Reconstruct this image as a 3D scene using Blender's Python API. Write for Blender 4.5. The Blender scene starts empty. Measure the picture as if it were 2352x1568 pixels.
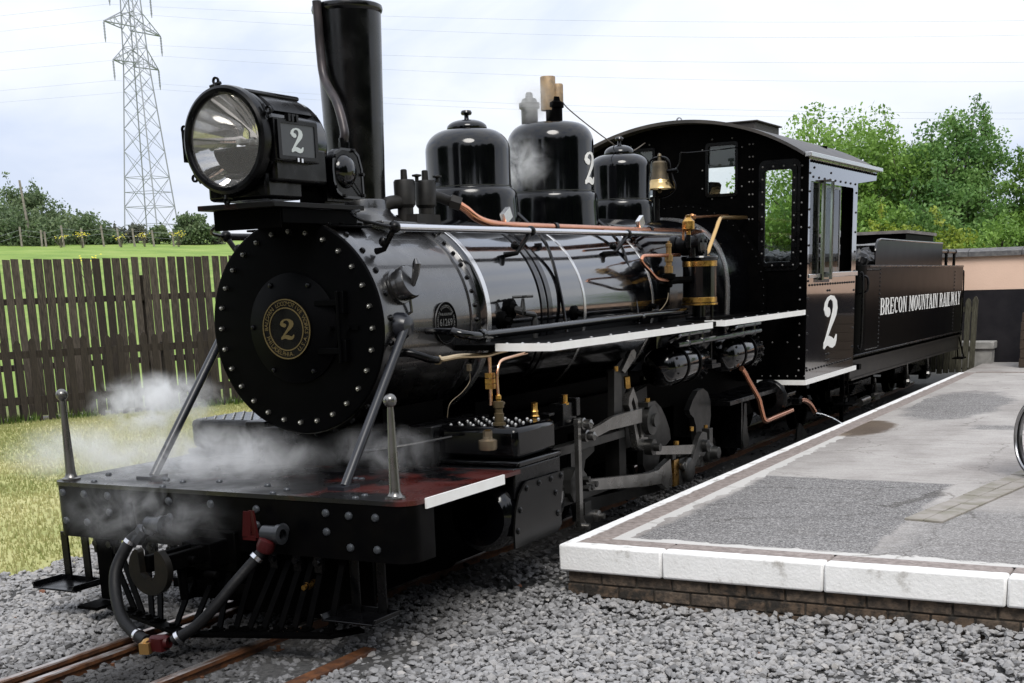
import bpy, bmesh, math, random
import numpy as np
from mathutils import Vector, Matrix, Euler
random.seed(7); rng = np.random.default_rng(7)
SC = bpy.context.scene
COL = SC.collection
PI = math.pi
R = math.radians

# ------------------------------------------------------------------ camera
cam = bpy.data.cameras.new('camera')
cam.sensor_width = 36.0
cam.lens = 2998.361 / 2352 * 36.0
cam.shift_y = 584.528 / 2352
cam.clip_start = 0.1; cam.clip_end = 3000
co = bpy.data.objects.new('camera', cam); COL.objects.link(co)
_y, _p, _r = R(-28.729), R(-13.707), R(-1.941)
_f = Vector((math.sin(_y)*math.cos(_p), math.cos(_y)*math.cos(_p), math.sin(_p)))
_rt = Vector((math.cos(_y), -math.sin(_y), 0)); _up = _rt.cross(_f)
_r2 = math.cos(_r)*_rt + math.sin(_r)*_up
_u2 = -math.sin(_r)*_rt + math.cos(_r)*_up
_m = Matrix((_r2, _u2, -_f)).transposed().to_4x4()
_m.translation = Vector((4.881, -6.373, 0.252))
co.matrix_world = _m
SC.camera = co

# ------------------------------------------------------------------ sky
world = bpy.data.worlds.new('World'); SC.world = world; world.use_nodes = True
nt = world.node_tree; nt.nodes.clear()
N = nt.nodes.new; Lk = nt.links.new
out = N('ShaderNodeOutputWorld')
sky = N('ShaderNodeTexSky'); sky.sky_type = 'NISHITA'; sky.sun_disc = False
sky.sun_elevation = R(48); sky.sun_rotation = R(60)
bg1 = N('ShaderNodeBackground'); bg1.inputs[1].default_value = 0.10
Lk(sky.outputs[0], bg1.inputs[0])
tc = N('ShaderNodeTexCoord'); mp = N('ShaderNodeMapping'); mp.inputs['Scale'].default_value = (1.0, 1.0, 2.6)
mp.inputs['Location'].default_value = (3.1, 1.7, 0.4)
Lk(tc.outputs['Generated'], mp.inputs[0])
nz = N('ShaderNodeTexNoise'); nz.inputs['Scale'].default_value = 3.1; nz.inputs['Detail'].default_value = 7
nz.inputs['Roughness'].default_value = 0.52; nz.inputs['Distortion'].default_value = 0.35
Lk(mp.outputs[0], nz.inputs[0])
cr = N('ShaderNodeValToRGB')
cr.color_ramp.elements[0].position = 0.36; cr.color_ramp.elements[0].color = (0.66, 0.735, 0.90, 1)
cr.color_ramp.elements[1].position = 0.66; cr.color_ramp.elements[1].color = (1.0, 1.02, 1.05, 1)
e = cr.color_ramp.elements.new(0.5); e.color = (0.86, 0.90, 0.99, 1)
Lk(nz.outputs[0], cr.inputs[0])
bg2 = N('ShaderNodeBackground'); bg2.inputs[1].default_value = 0.68
# an overcast sky is brighter overhead than at the horizon
sz = N('ShaderNodeSeparateXYZ'); Lk(tc.outputs['Generated'], sz.inputs[0])
zg = N('ShaderNodeMapRange'); zg.inputs[1].default_value = 0; zg.inputs[2].default_value = 1; zg.inputs[3].default_value = .94; zg.inputs[4].default_value = 1.55; Lk(sz.outputs[2], zg.inputs[0])
vm = N('ShaderNodeVectorMath'); vm.operation = 'SCALE'; Lk(cr.outputs[0], vm.inputs[0]); Lk(zg.outputs[0], vm.inputs['Scale']); Lk(vm.outputs[0], bg2.inputs[0])
mx = N('ShaderNodeMixShader'); mx.inputs[0].default_value = 0.94
Lk(bg1.outputs[0], mx.inputs[1]); Lk(bg2.outputs[0], mx.inputs[2]); Lk(mx.outputs[0], out.inputs[0])

sun = bpy.data.lights.new('sun', 'SUN'); sun.energy = 1.5; sun.angle = R(25); sun.color = (1, 0.96, 0.9)
so = bpy.data.objects.new('sun', sun); COL.objects.link(so)
so.rotation_euler = Euler((R(42), 0, R(35)), 'XYZ')

SC.view_settings.view_transform = 'Standard'; SC.view_settings.look = 'None'
SC.view_settings.exposure = 0.70; SC.view_settings.gamma = 1.0; SC.view_settings.use_curve_mapping = False
SC.render.engine = 'CYCLES'
SC.cycles.max_bounces = 12; SC.cycles.glossy_bounces = 10; SC.cycles.transmission_bounces = 8; SC.cycles.volume_bounces = 4; SC.cycles.transparent_max_bounces = 12
SC.cycles.use_denoising = True

# ------------------------------------------------------------------ materials
def mat(name, col, rough=0.5, metal=0.0, spec=0.5, noise=0, nscale=8.0, col2=None, bump=0.0, bscale=40.0, coat=0.0, lo=.4, hi=.62, rvar=0.0, stretch=None):
    m = bpy.data.materials.new(name); m.use_nodes = True
    t = m.node_tree; b = t.nodes['Principled BSDF']
    b.inputs['Base Color'].default_value = (*col, 1); b.inputs['Roughness'].default_value = rough
    b.inputs['Metallic'].default_value = metal; b.inputs['Specular IOR Level'].default_value = spec
    if coat: b.inputs['Coat Weight'].default_value = coat; b.inputs['Coat Roughness'].default_value = 0.04
    g = t.nodes.new('ShaderNodeNewGeometry')
    src = g.outputs['Position']
    if stretch:
        mm = t.nodes.new('ShaderNodeMapping'); mm.inputs['Scale'].default_value = stretch
        t.links.new(src, mm.inputs[0]); src = mm.outputs[0]
    if col2 is not None:
        n = t.nodes.new('ShaderNodeTexNoise'); n.inputs['Scale'].default_value = nscale; n.inputs['Detail'].default_value = 6
        n.inputs['Roughness'].default_value = .6
        t.links.new(src, n.inputs[0])
        r = t.nodes.new('ShaderNodeValToRGB')
        r.color_ramp.elements[0].position = lo; r.color_ramp.elements[0].color = (*col, 1)
        r.color_ramp.elements[1].position = hi; r.color_ramp.elements[1].color = (*col2, 1)
        t.links.new(n.outputs[0], r.inputs[0]); t.links.new(r.outputs[0], b.inputs['Base Color'])
    if rvar:
        n = t.nodes.new('ShaderNodeTexNoise'); n.inputs['Scale'].default_value = nscale*1.7; n.inputs['Detail'].default_value = 5
        t.links.new(src, n.inputs[0])
        r = t.nodes.new('ShaderNodeMapRange'); r.inputs[1].default_value = .35; r.inputs[2].default_value = .7
        r.inputs[3].default_value = max(.02, rough - rvar*.3); r.inputs[4].default_value = rough + rvar
        t.links.new(n.outputs[0], r.inputs[0]); t.links.new(r.outputs[0], b.inputs['Roughness'])
    if bump:
        n = t.nodes.new('ShaderNodeTexNoise'); n.inputs['Scale'].default_value = bscale; n.inputs['Detail'].default_value = 5
        t.links.new(src, n.inputs[0])
        bp = t.nodes.new('ShaderNodeBump'); bp.inputs['Strength'].default_value = bump; bp.inputs['Distance'].default_value = 0.01
        t.links.new(n.outputs[0], bp.inputs['Height']); t.links.new(bp.outputs[0], b.inputs['Normal'])
    return m

M = {}
M['gloss'] = mat('gloss_black_paint', (.0012, .0013, .0018), .10, spec=.5, bump=.02, bscale=4.0, nscale=5, rvar=.09)
M['chest'] = mat('chest_paint', (.0009, .0009, .0012), .12, spec=.28, bump=.015, bscale=4.0, nscale=5, rvar=.08)
M['panel'] = mat('semi_gloss_panel', (.0010, .0010, .0013), .11, spec=.9, bump=.01, bscale=2.0, nscale=2, rvar=.02, coat=.9)
M['boilerpaint'] = mat('boiler_paint', (.0012, .0013, .0018), .10, spec=.9, bump=.014, bscale=3.0, nscale=5, rvar=.07, coat=.8)
M['tpanel'] = mat('tender_panel', (.0010, .0010, .0012), .28, spec=.035, bump=.01, bscale=2.0, nscale=2, rvar=.02)
M['black'] = mat('black_paint', (.001, .001, .0013), .24, spec=.22, nscale=6, rvar=.18)
M['dull'] = mat('dull_black_paint', (.0006, .0006, .0007), .5, spec=.02, col2=(.0013, .0012, .0012), nscale=9)
M['front'] = mat('smokebox_front_paint', (.0006, .0007, .0009), .45, spec=.04, col2=(.0011, .0011, .0014), nscale=5)
M['smoke'] = mat('smokebox_graphite', (.003, .003, .0036), .26, spec=1.0, col2=(.010, .0088, .008), nscale=4, bump=.02, bscale=8, rvar=.10, lo=.35, hi=.75, coat=.5)
M['deck'] = mat('deck_paint', (.003, .003, .0036), .26, spec=.5, col2=(.055, .010, .008), nscale=2.6, lo=.57, hi=.67, rvar=.25, bump=.05, bscale=25)
M['redblack'] = mat('worn_shelf_paint', (.002, .0018, .0018), .45, spec=.15, col2=(.035, .009, .007), nscale=5, lo=.52, hi=.72)
M['white'] = mat('white_paint', (.84, .84, .82), .38, col2=(.76, .75, .72), nscale=9, lo=.35, hi=.8)
M['letter'] = mat('letter_paint', (.74, .74, .72), .4)
M['silver'] = mat('silver_band', (.62, .62, .62), .25, metal=.9)
M['steel'] = mat('bare_steel', (.20, .196, .188), .27, metal=.9, col2=(.155, .150, .142), nscale=5, rvar=.12)
M['greysteel'] = mat('oiled_steel', (.042, .042, .041), .38, metal=.75, col2=(.030, .0295, .0285), nscale=5, rvar=.12)
M['darksteel'] = mat('oily_dark_steel', (.010, .0098, .0095), .5, metal=.4, spec=.1, col2=(.005, .005, .0048), nscale=6)
M['polish'] = mat('polished_steel', (.62, .62, .64), .2, metal=1.0)
M['brightnut'] = mat('bright_nut', (.36, .355, .34), .28, metal=.9)
M['mirror'] = mat('reflector_silver', (.97, .96, .94), .03, metal=1.0)
M['brass'] = mat('brass', (.60, .36, .10), .28, metal=1.0, col2=(.36, .20, .06), nscale=14, rvar=.12)
M['gold'] = mat('gold_leaf', (.14, .105, .045), .45, metal=.6)
M['copper'] = mat('copper', (.66, .31, .19), .24, metal=1.0, col2=(.56, .24, .14), nscale=3)
M['bronze'] = mat('old_bell_bronze', (.12, .095, .06), .5, metal=.75, col2=(.075, .062, .045), nscale=12)
M['rusty'] = mat('rusty_iron', (.055, .022, .010), .6, col2=(.12, .046, .016), nscale=12, bump=.25, bscale=60, spec=.4)
M['railtop'] = mat('railtop_steel', (.42, .39, .37), .28, metal=.8, col2=(.22, .12, .075), nscale=5, stretch=(6, 1, 6), lo=.42, hi=.6)
M['rubber'] = mat('hose_rubber', (.005, .005, .0056), .5, spec=.2, bump=.2, bscale=30)
M['redpaint'] = mat('red_paint', (.035, .0045, .0045), .4, spec=.2)
M['boardpaint'] = mat('number_board', (.030, .033, .037), .35)
M['greydigit'] = mat('grey_digit_paint', (.50, .54, .53), .4)
M['sidegrey'] = mat('whistle_brown', (.33, .23, .13), .55, metal=.3, col2=(.20, .15, .10), nscale=16)
M['ballast'] = mat('ballast_dirt', (.022, .021, .020), .9, col2=(.055, .053, .05), nscale=30, bump=.6, bscale=60)
M['sleeper'] = mat('sleeper_wood', (.028, .019, .012), .8, col2=(.055, .036, .022), nscale=20, stretch=(1, 8, 8), bump=.4)
M['brick'] = mat('dirty_brick', (.105, .072, .048), .9, col2=(.024, .020, .016), nscale=16, bump=.9, bscale=40, lo=.40, hi=.58)
M['brick2'] = mat('dark_brick', (.045, .035, .027), .9, col2=(.13, .095, .068), nscale=19, bump=.9, bscale=40, lo=.42, hi=.64)
M['mortar'] = mat('old_mortar', (.07, .062, .05), .95, col2=(.035, .03, .026), nscale=14)
M['peach'] = mat('peach_render', (.80, .57, .44), .85, col2=(.71, .50, .38), nscale=1.6, bump=.25, bscale=45, lo=.3, hi=.75)
M['plinth'] = mat('dark_plinth_paint', (.014, .0135, .016), .7, spec=.1, col2=(.022, .0205, .023), nscale=2.5, bump=.15, bscale=30)
M['slate'] = mat('coping_slate', (.085, .083, .085), .8, col2=(.15, .145, .14), nscale=16, bump=.3)
M['wood'] = mat('weathered_fence_wood', (0.0231, 0.0173, 0.0120), .88, col2=(0.1020, 0.0832, 0.0600), nscale=9, stretch=(7, 7, .8), bump=.5, bscale=20, lo=.4, hi=.75)
M['wood2'] = mat('dark_fence_wood', (0.0163, 0.0115, 0.0078), .88, col2=(0.0394, 0.0294, 0.0204), nscale=10, stretch=(7, 7, .8), bump=.5, bscale=20, lo=.4, hi=.75)
M['wood3'] = mat('pale_weathered_wood', (0.0374, 0.0294, 0.0216), .9, col2=(0.1020, 0.0832, 0.0630), nscale=8, stretch=(7, 7, .8), bump=.5, bscale=20, lo=.38, hi=.72)
M['woodgreen'] = mat('mossy_fence_wood', (.045, .042, .028), .9, col2=(.10, .095, .066), nscale=9, stretch=(7, 7, .8), bump=.4)
M['greypost'] = mat('grey_post_wood', (.16, .14, .12), .9, col2=(.26, .23, .20), nscale=6)
M['concrete'] = mat('concrete_block', (.34, .33, .31), .85, col2=(.24, .235, .22), nscale=6, bump=.2)
M['galv'] = mat('galvanised_lattice', (.26, .27, .30), .6, metal=.2)
M['wire'] = mat('conductor_wire', (.42, .44, .48), .6)
M['bark'] = mat('bark', (.06, .048, .036), .9, col2=(.12, .10, .08), nscale=14, bump=.4)
M['cloth'] = mat('dark_overalls', (.012, .014, .02), .9)
M['skin'] = mat('skin', (.40, .24, .17), .6)
M['chrome'] = mat('chrome', (.42, .42, .43), .3, metal=1.0)
M['seatcloth'] = mat('wheelchair_cloth', (.03, .012, .012), .8)
M['petal'] = mat('ragwort_petal', (.80, .70, .06), .7)
M['coal'] = mat('coal', (.012, .012, .013), .5)
M['path'] = mat('pale_gravel_path', (.30, .29, .27), .95, col2=(.20, .19, .18), nscale=25, bump=.5)
M['sett'] = mat('mossy_sett', (.30, .275, .25), .9, col2=(.21, .195, .155), nscale=6, bump=.4)

def glassmat(name, tint, refl=.9, rough=0.0):
    m = bpy.data.materials.new(name); m.use_nodes = True; t = m.node_tree; t.nodes.clear()
    o = t.nodes.new('ShaderNodeOutputMaterial'); mi = t.nodes.new('ShaderNodeMixShader')
    tr = t.nodes.new('ShaderNodeBsdfTransparent'); tr.inputs[0].default_value = (*tint, 1)
    gl = t.nodes.new('ShaderNodeBsdfGlossy'); gl.inputs['Roughness'].default_value = rough
    fr = t.nodes.new('ShaderNodeFresnel'); fr.inputs[0].default_value = 1.5
    mu = t.nodes.new('ShaderNodeMath'); mu.operation = 'MULTIPLY'; mu.inputs[1].default_value = refl
    t.links.new(fr.outputs[0], mu.inputs[0]); t.links.new(mu.outputs[0], mi.inputs[0])
    t.links.new(tr.outputs[0], mi.inputs[1]); t.links.new(gl.outputs[0], mi.inputs[2]); t.links.new(mi.outputs[0], o.inputs[0])
    return m
M['glass'] = glassmat('window_glass', (.90, .93, .92), 1.0)
M['lens'] = glassmat('lamp_glass', (.97, .97, .97), .5)
_lt = M['lens'].node_tree; _mo = [n for n in _lt.nodes if n.type == 'OUTPUT_MATERIAL'][0]; _sh = _mo.inputs[0].links[0].from_socket
_df = _lt.nodes.new('ShaderNodeBsdfDiffuse'); _df.inputs[0].default_value = (.80,.78,.74,1); _mm = _lt.nodes.new('ShaderNodeMixShader'); _mm.inputs[0].default_value = .05   # pale diffuse film added to brighten the lens
_lt.links.new(_sh, _mm.inputs[1]); _lt.links.new(_df.outputs[0], _mm.inputs[2]); _lt.links.new(_mm.outputs[0], _mo.inputs[0])

def leafmat(name, c1, c2, c3):
    m = bpy.data.materials.new(name); m.use_nodes = True; t = m.node_tree; b = t.nodes['Principled BSDF']
    a = t.nodes.new('ShaderNodeAttribute'); a.attribute_name = 'tint'
    r = t.nodes.new('ShaderNodeValToRGB'); r.color_ramp.elements[0].color = (*c1, 1); r.color_ramp.elements[1].color = (*c3, 1)
    e = r.color_ramp.elements.new(.5); e.color = (*c2, 1)
    t.links.new(a.outputs['Fac'], r.inputs[0]); t.links.new(r.outputs[0], b.inputs['Base Color'])
    b.inputs['Roughness'].default_value = .5; b.inputs['Specular IOR Level'].default_value = .35
    tl = t.nodes.new('ShaderNodeBsdfTranslucent'); t.links.new(r.outputs[0], tl.inputs[0])
    mi = t.nodes.new('ShaderNodeMixShader'); mi.inputs[0].default_value = .38
    t.links.new(b.outputs[0], mi.inputs[1]); t.links.new(tl.outputs[0], mi.inputs[2])
    t.links.new(mi.outputs[0], t.nodes['Material Output'].inputs[0]); return m
M['leaf_mid'] = leafmat('mid_green_leaf', (0.1004, 0.1959, 0.0351), (0.1882, 0.3264, 0.0602), (0.3140, 0.4771, 0.1129))
M['leaf_dark'] = leafmat('dark_green_leaf', (0.0619, 0.1463, 0.0394), (0.1268, 0.2475, 0.0619), (0.2391, 0.3800, 0.1125))
M['leaf_yel'] = leafmat('yellow_green_leaf', (0.1466, 0.2155, 0.0241), (0.2587, 0.3365, 0.0431), (0.4140, 0.4657, 0.0775))
M['leaf_far'] = leafmat('hedge_leaf', (0.0672, 0.1076, 0.0538), (0.1300, 0.1838, 0.0852), (0.2242, 0.2803, 0.1390))
M['leaf_dry'] = leafmat('greyish_hedge_leaf', (0.0780, 0.0910, 0.0650), (0.1300, 0.1404, 0.1014), (0.2080, 0.2080, 0.1625))
M['blade'] = leafmat('lawn_blade', (.24, .275, .09), (.37, .365, .155), (.50, .465, .23))
M['bladegreen'] = leafmat('green_blade', (.06, .11, .02), (.10, .16, .03), (.18, .22, .06))
M['stone'] = leafmat('ballast_stone', (.022, .0215, .022), (.29, .286, .286), (.60, .595, .59))
_t = M['stone'].node_tree
for l in list(_t.links):
    if l.to_node.type == 'OUTPUT_MATERIAL': _t.links.remove(l)
_t.links.new(_t.nodes['Principled BSDF'].outputs[0], _t.nodes['Material Output'].inputs[0])
_r = [n for n in _t.nodes if n.type == 'VALTORGB'][0]
e = _r.color_ramp.elements.new(.965); e.color = (.36, .345, .33, 1)
_r.color_ramp.elements[-1].color = (.17, .075, .045, 1); _r.color_ramp.elements[-1].position = .995
_t.nodes['Principled BSDF'].inputs['Roughness'].default_value = .85

_dt = M['deck'].node_tree
_rp = [n for n in _dt.nodes if n.type == 'VALTORGB'][0]; _src = _rp.inputs[0].links[0].from_socket
_gg = _dt.nodes.new('ShaderNodeNewGeometry'); _sx = _dt.nodes.new('ShaderNodeSeparateXYZ'); _dt.links.new(_gg.outputs['Position'], _sx.inputs[0])
_ma = _dt.nodes.new('ShaderNodeMath'); _ma.operation = 'MULTIPLY_ADD'; _ma.inputs[1].default_value = .13; _ma.use_clamp = False
_dt.links.new(_sx.outputs[0], _ma.inputs[0]); _dt.links.new(_src, _ma.inputs[2]); _dt.links.new(_ma.outputs[0], _rp.inputs[0])
for _k, _v in (('panel', 2.0), ('boilerpaint', 1.6)): M[_k].node_tree.nodes['Principled BSDF'].inputs['Coat IOR'].default_value = _v
# ------------------------------------------------------------------ helpers
SIB = {}; NOSPLIT = {'flower', 'stem', 'trunk', 'gold_lettering', 'raised_lettering', 'bracing', 'leg', 'painted_number', 'face', 'hand'}
class MB:
    def __init__(s): s.v = []; s.f = []
    def add(s, vs, fs):
        o = len(s.v); s.v.extend([tuple(v) for v in vs]); s.f.extend([tuple(i+o for i in f) for f in fs]); return s
    def box(s, c, d, rot=None):
        x, y, z = d[0]/2, d[1]/2, d[2]/2
        vs = [Vector(p) for p in ((-x,-y,-z),(x,-y,-z),(x,y,-z),(-x,y,-z),(-x,-y,z),(x,-y,z),(x,y,z),(-x,y,z))]
        if rot is not None:
            q = Euler(rot).to_matrix(); vs = [q @ v for v in vs]
        c = Vector(c)
        return s.add([v+c for v in vs], [(0,3,2,1),(4,5,6,7),(0,1,5,4),(1,2,6,5),(2,3,7,6),(3,0,4,7)])
    def b2(s, x0, x1, y0, y1, z0, z1): return s.box(((x0+x1)/2,(y0+y1)/2,(z0+z1)/2), (abs(x1-x0),abs(y1-y0),abs(z1-z0)))
    def frame(s, d):
        d = Vector(d).normalized(); a = Vector((0,0,1)) if abs(d.z) < .9 else Vector((1,0,0))
        u = d.cross(a).normalized(); return u, d.cross(u).normalized()
    def tube(s, pts, r, n=10, cap=True):
        pts = [Vector(p) for p in pts]; k = len(pts)
        rs = r if isinstance(r, (list, tuple)) else [r]*k
        o = len(s.v); u = None
        for i, p in enumerate(pts):
            d = (pts[min(i+1,k-1)] - pts[max(i-1,0)]).normalized()
            if u is None: u, w = s.frame(d)
            else:
                u = (u - d*u.dot(d)).normalized()
            w = d.cross(u)
            for j in range(n):
                a = 2*PI*j/n; q = p + (u*math.cos(a)+w*math.sin(a))*rs[i]; s.v.append(tuple(q))
        for i in range(k-1):
            for j in range(n):
                a, b = o+i*n+j, o+i*n+(j+1)%n; s.f.append((a, b, b+n, a+n))
        if cap:
            s.f.append(tuple(o+j for j in range(n))[::-1]); s.f.append(tuple(o+(k-1)*n+j for j in range(n)))
        return s
    def cyl(s, a, b, r, r2=None, n=24): return s.tube([a, b], [r, r if r2 is None else r2], n)
    def smooth_tube(s, pts, r, n=10, sub=6):
        P = [Vector(p) for p in pts]; out = []
        for i in range(len(P)-1):
            p0, p1, p2, p3 = P[max(i-1,0)], P[i], P[i+1], P[min(i+2,len(P)-1)]
            for k in range(sub):
                t = k/sub
                out.append(.5*((2*p1)+(-p0+p2)*t+(2*p0-5*p1+4*p2-p3)*t*t+(-p0+3*p1-3*p2+p3)*t**3))
        out.append(P[-1]); return s.tube(out, r, n)
    def lathe(s, c, axis, prof, n=48, a0=0, a1=2*PI):
        # prof: list of (r, h) along the axis from c
        d = Vector(axis).normalized(); u, w = s.frame(d); c = Vector(c); o = len(s.v); k = len(prof); full = abs(a1-a0-2*PI) < 1e-6
        m = n if full else n+1
        for r, h in prof:
            for j in range(m):
                a = a0+(a1-a0)*j/n; s.v.append(tuple(c + d*h + (u*math.cos(a)+w*math.sin(a))*r))
        for i in range(k-1):
            for j in range(n):
                a, b = o+i*m+j, o+i*m+(j+1)%m; s.f.append((a, b, b+m, a+m))
        return s
    def ball(s, c, r, n=14):
        k = n//2; return s.lathe(c, (0,0,1), [(max(1e-4, r*math.sin(PI*i/k)), -r*math.cos(PI*i/k)) for i in range(k+1)], n)
    def plate(s, loops, th, mtx):
        # filled 2D outline (first loop) with holes, extruded by th, placed by mtx
        cu = bpy.data.curves.new('tmp', 'CURVE'); cu.dimensions = '2D'; cu.fill_mode = 'BOTH'; cu.extrude = th/2
        for lp in loops:
            sp = cu.splines.new('POLY'); sp.points.add(len(lp)-1)
            for q, p in zip(sp.points, lp): q.co = (p[0], p[1], 0, 1)
            sp.use_cyclic_u = True
        return s._curve(cu, mtx)
    def text(s, body, size, mtx, th=.002, align='CENTER'):
        cu = bpy.data.curves.new('tmp', 'FONT'); cu.body = body; cu.size = size; cu.align_x = align; cu.align_y = 'CENTER'; cu.extrude = th/2; cu.resolution_u = 2
        return s._curve(cu, mtx)
    def _curve(s, cu, mtx):
        ob = bpy.data.objects.new('tmp', cu); me = bpy.data.meshes.new_from_object(ob)
        s.add([mtx @ v.co for v in me.vertices], [tuple(p.vertices) for p in me.polygons])
        bpy.data.objects.remove(ob); bpy.data.meshes.remove(me); bpy.data.curves.remove(cu); return s
    def mesh(s, name, material, smooth=True, ang=35):
        me = bpy.data.meshes.new(name); me.from_pydata(s.v, [], s.f); me.validate()
        if material is not None: me.materials.append(material)
        bm = bmesh.new(); bm.from_mesh(me); bmesh.ops.recalc_face_normals(bm, faces=bm.faces); bm.to_mesh(me); bm.free()
        if smooth:
            me.polygons.foreach_set('use_smooth', [True]*len(me.polygons)); me.set_sharp_from_angle(angle=R(ang))
        me.update(); return me
    def pieces(s):
        # groups of touching / close loose islands, so that separate pieces become objects of their own
        n = len(s.v); par = list(range(n))
        def find(a):
            while par[a] != a: par[a] = par[par[a]]; a = par[a]
            return a
        for f in s.f:
            r0 = find(f[0])
            for i in f[1:]: par[find(i)] = r0
        isl = {}
        for i in range(n): isl.setdefault(find(i), []).append(i)
        keys = list(isl); V = np.array(s.v, dtype=float)
        lo = np.array([V[isl[k]].min(0) for k in keys]); hi = np.array([V[isl[k]].max(0) for k in keys]); size = (hi-lo).max(1); k = len(keys)
        gap = np.maximum(0, np.maximum(lo[:,None]-hi[None], lo[None]-hi[:,None])); near = np.sqrt((gap**2).sum(2)) <= np.maximum(.02, .45*np.maximum(size[:,None], size[None]))
        grp = list(range(k))
        def fg(a):
            while grp[a] != a: a = grp[a]
            return a
        for a, c in zip(*np.nonzero(np.triu(near, 1))): grp[fg(int(c))] = fg(int(a))
        out = {}
        of = {key: fg(i) for i, key in enumerate(keys)}
        for f in s.f: out.setdefault(of[find(f[0])], []).append(f)
        return list(out.values())
    def build(s, name, material, parent=None, smooth=True, bevel=0, ang=35, **props):
        ps = s.pieces() if parent is not None and 'kind' not in props and name not in NOSPLIT and len(s.v) < 6000 else [s.f]
        first = None
        for fs in ps:
            if len(ps) == 1: me = s.mesh(name, material, smooth, ang)
            else:
                used = sorted({i for f in fs for i in f}); mp = {i: j for j, i in enumerate(used)}
                q = MB(); q.v = [s.v[i] for i in used]; q.f = [tuple(mp[i] for i in f) for f in fs]; me = q.mesh(name, material, smooth, ang)
            o = link(name, me, parent, bevel=bevel, **props)
            if first is None: first = o; SIB[o.name] = [o]
            else: SIB[first.name].append(o)
        return first

def link(name, me, parent=None, loc=(0,0,0), rot=(0,0,0), scale=1, bevel=0, **props):
    o = bpy.data.objects.new(name, me); COL.objects.link(o)
    o.location = loc; o.rotation_euler = rot
    o.scale = (scale,)*3 if isinstance(scale, (int, float)) else scale
    if parent is not None:
        o.parent = parent
        if parent.parent is None: o.matrix_parent_inverse = BASE.get(parent.name, Matrix())
        else: o.matrix_parent_inverse = LOCAL.get(parent.name, Matrix())
    LOCAL[o.name] = (Matrix.Translation(Vector(loc)) @ Euler(rot).to_matrix().to_4x4() @ Matrix.Diagonal((*o.scale, 1))).inverted()
    if parent is None: BASE[o.name] = LOCAL[o.name]
    if bevel:
        b = o.modifiers.new('bevel', 'BEVEL'); b.width = bevel; b.segments = 2; b.limit_method = 'ANGLE'; b.angle_limit = R(40)
    for k, v in props.items(): o[k] = v
    return o
BASE = {}; LOCAL = {}
def thing(name, label, cat, loc, group=None):
    o = bpy.data.objects.new(name, None); COL.objects.link(o); o.location = loc; o.empty_display_size = .2
    o['label'] = label; o['category'] = cat
    if group: o['group'] = group
    BASE[o.name] = Matrix.Translation(-Vector(loc)); return o
def tag(o, label, cat, group=None):
    o['label'] = label; o['category'] = cat
    if group: o['group'] = group
    return o
def axes(o, ux, uy):
    ux = Vector(ux).normalized(); uy = Vector(uy).normalized(); uz = ux.cross(uy)
    m = Matrix((ux, uy, uz)).transposed().to_4x4(); m.translation = Vector(o); return m
def rrect(x0, x1, y0, y1, r, n=5):
    out = []
    for cx, cy, a in ((x1-r, y1-r, 0), (x0+r, y1-r, 90), (x0+r, y0+r, 180), (x1-r, y0+r, 270)):
        for i in range(n+1): t = R(a+90*i/n); out.append((cx+r*math.cos(t), cy+r*math.sin(t)))
    return out
def circ(cx, cy, r, n=24, a0=0, a1=360):
    return [(cx+r*math.cos(R(a0+(a1-a0)*i/n)), cy+r*math.sin(R(a0+(a1-a0)*i/n))) for i in range(n + (0 if a1-a0 == 360 else 1))]
def dot_mesh(name, r, h, m, n=10):   # rivet / bolt head pointing to +z
    b = MB(); b.lathe((0,0,0), (0,0,1), [(r, 0), (r, h*.35), (r*.75, h*.8), (r*.3, h), (1e-4, h)], n); return b.mesh(name, m)
def nut_mesh(name, r, h, m):
    b = MB(); b.lathe((0,0,0), (0,0,1), [(r*1.25, 0), (r*1.25, h*.15)], 14).lathe((0,0,0), (0,0,1), [(r, 0), (r, h*.6), (1e-4, h*.6)], 6)
    b.lathe((0,0,0), (0,0,1), [(r*.5, h*.6), (r*.5, h*.9), (r*.3, h), (1e-4, h)], 8); return b.mesh(name, m)
def rot_to(d):
    return Vector((0,0,1)).rotation_difference(Vector(d).normalized()).to_euler()
def rivets(mb, pts, d, r=.012, h=.009, n=7):
    for p in pts: mb.lathe(p, d, [(r, 0), (r*.8, h*.6), (r*.35, h), (1e-4, h)], n)
def line(a, b, n): return [Vector(a).lerp(Vector(b), i/(n-1)) for i in range(n)]

# numeral 2 as swept strokes in a unit-high box (about .58 wide)
def two_polys():
    def strip(sp):
        L, Rr = [], []
        for i, (x, y, w) in enumerate(sp):
            a = sp[max(i-1, 0)]; b = sp[min(i+1, len(sp)-1)]
            dx, dy = b[0]-a[0], b[1]-a[1]; l = math.hypot(dx, dy) or 1
            L.append((x-dy/l*w/2, y+dx/l*w/2)); Rr.append((x+dy/l*w/2, y-dx/l*w/2))
        return L + Rr[::-1]
    spine = [(.13,.66,.15),(.075,.75,.15),(.09,.85,.11),(.16,.93,.08),(.27,.965,.07),(.38,.93,.12),(.45,.85,.17),(.47,.75,.185),(.44,.65,.175),(.37,.54,.14),(.28,.42,.105),(.19,.29,.08),(.11,.16,.07),(.055,.06,.06)]
    base = [(.03,.0,.04),(.07,.075,.12),(.14,.13,.17),(.23,.135,.19),(.32,.10,.20),(.40,.075,.18),(.46,.085,.14),(.51,.14,.09),(.545,.235,.03)]
    ball = circ(.165, .685, .095, 14)
    return [strip(spine), strip(base), ball]
TWO = two_polys()
def put_two(mb, mtx, h, th=.003, wx=1.5):
    for i, pl in enumerate(TWO):
        m = mtx @ Matrix.Translation((0, 0, .0004*i)) @ Matrix.Diagonal((h*wx, h, h, 1))
        mb.plate([pl], th/h, m)

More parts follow.
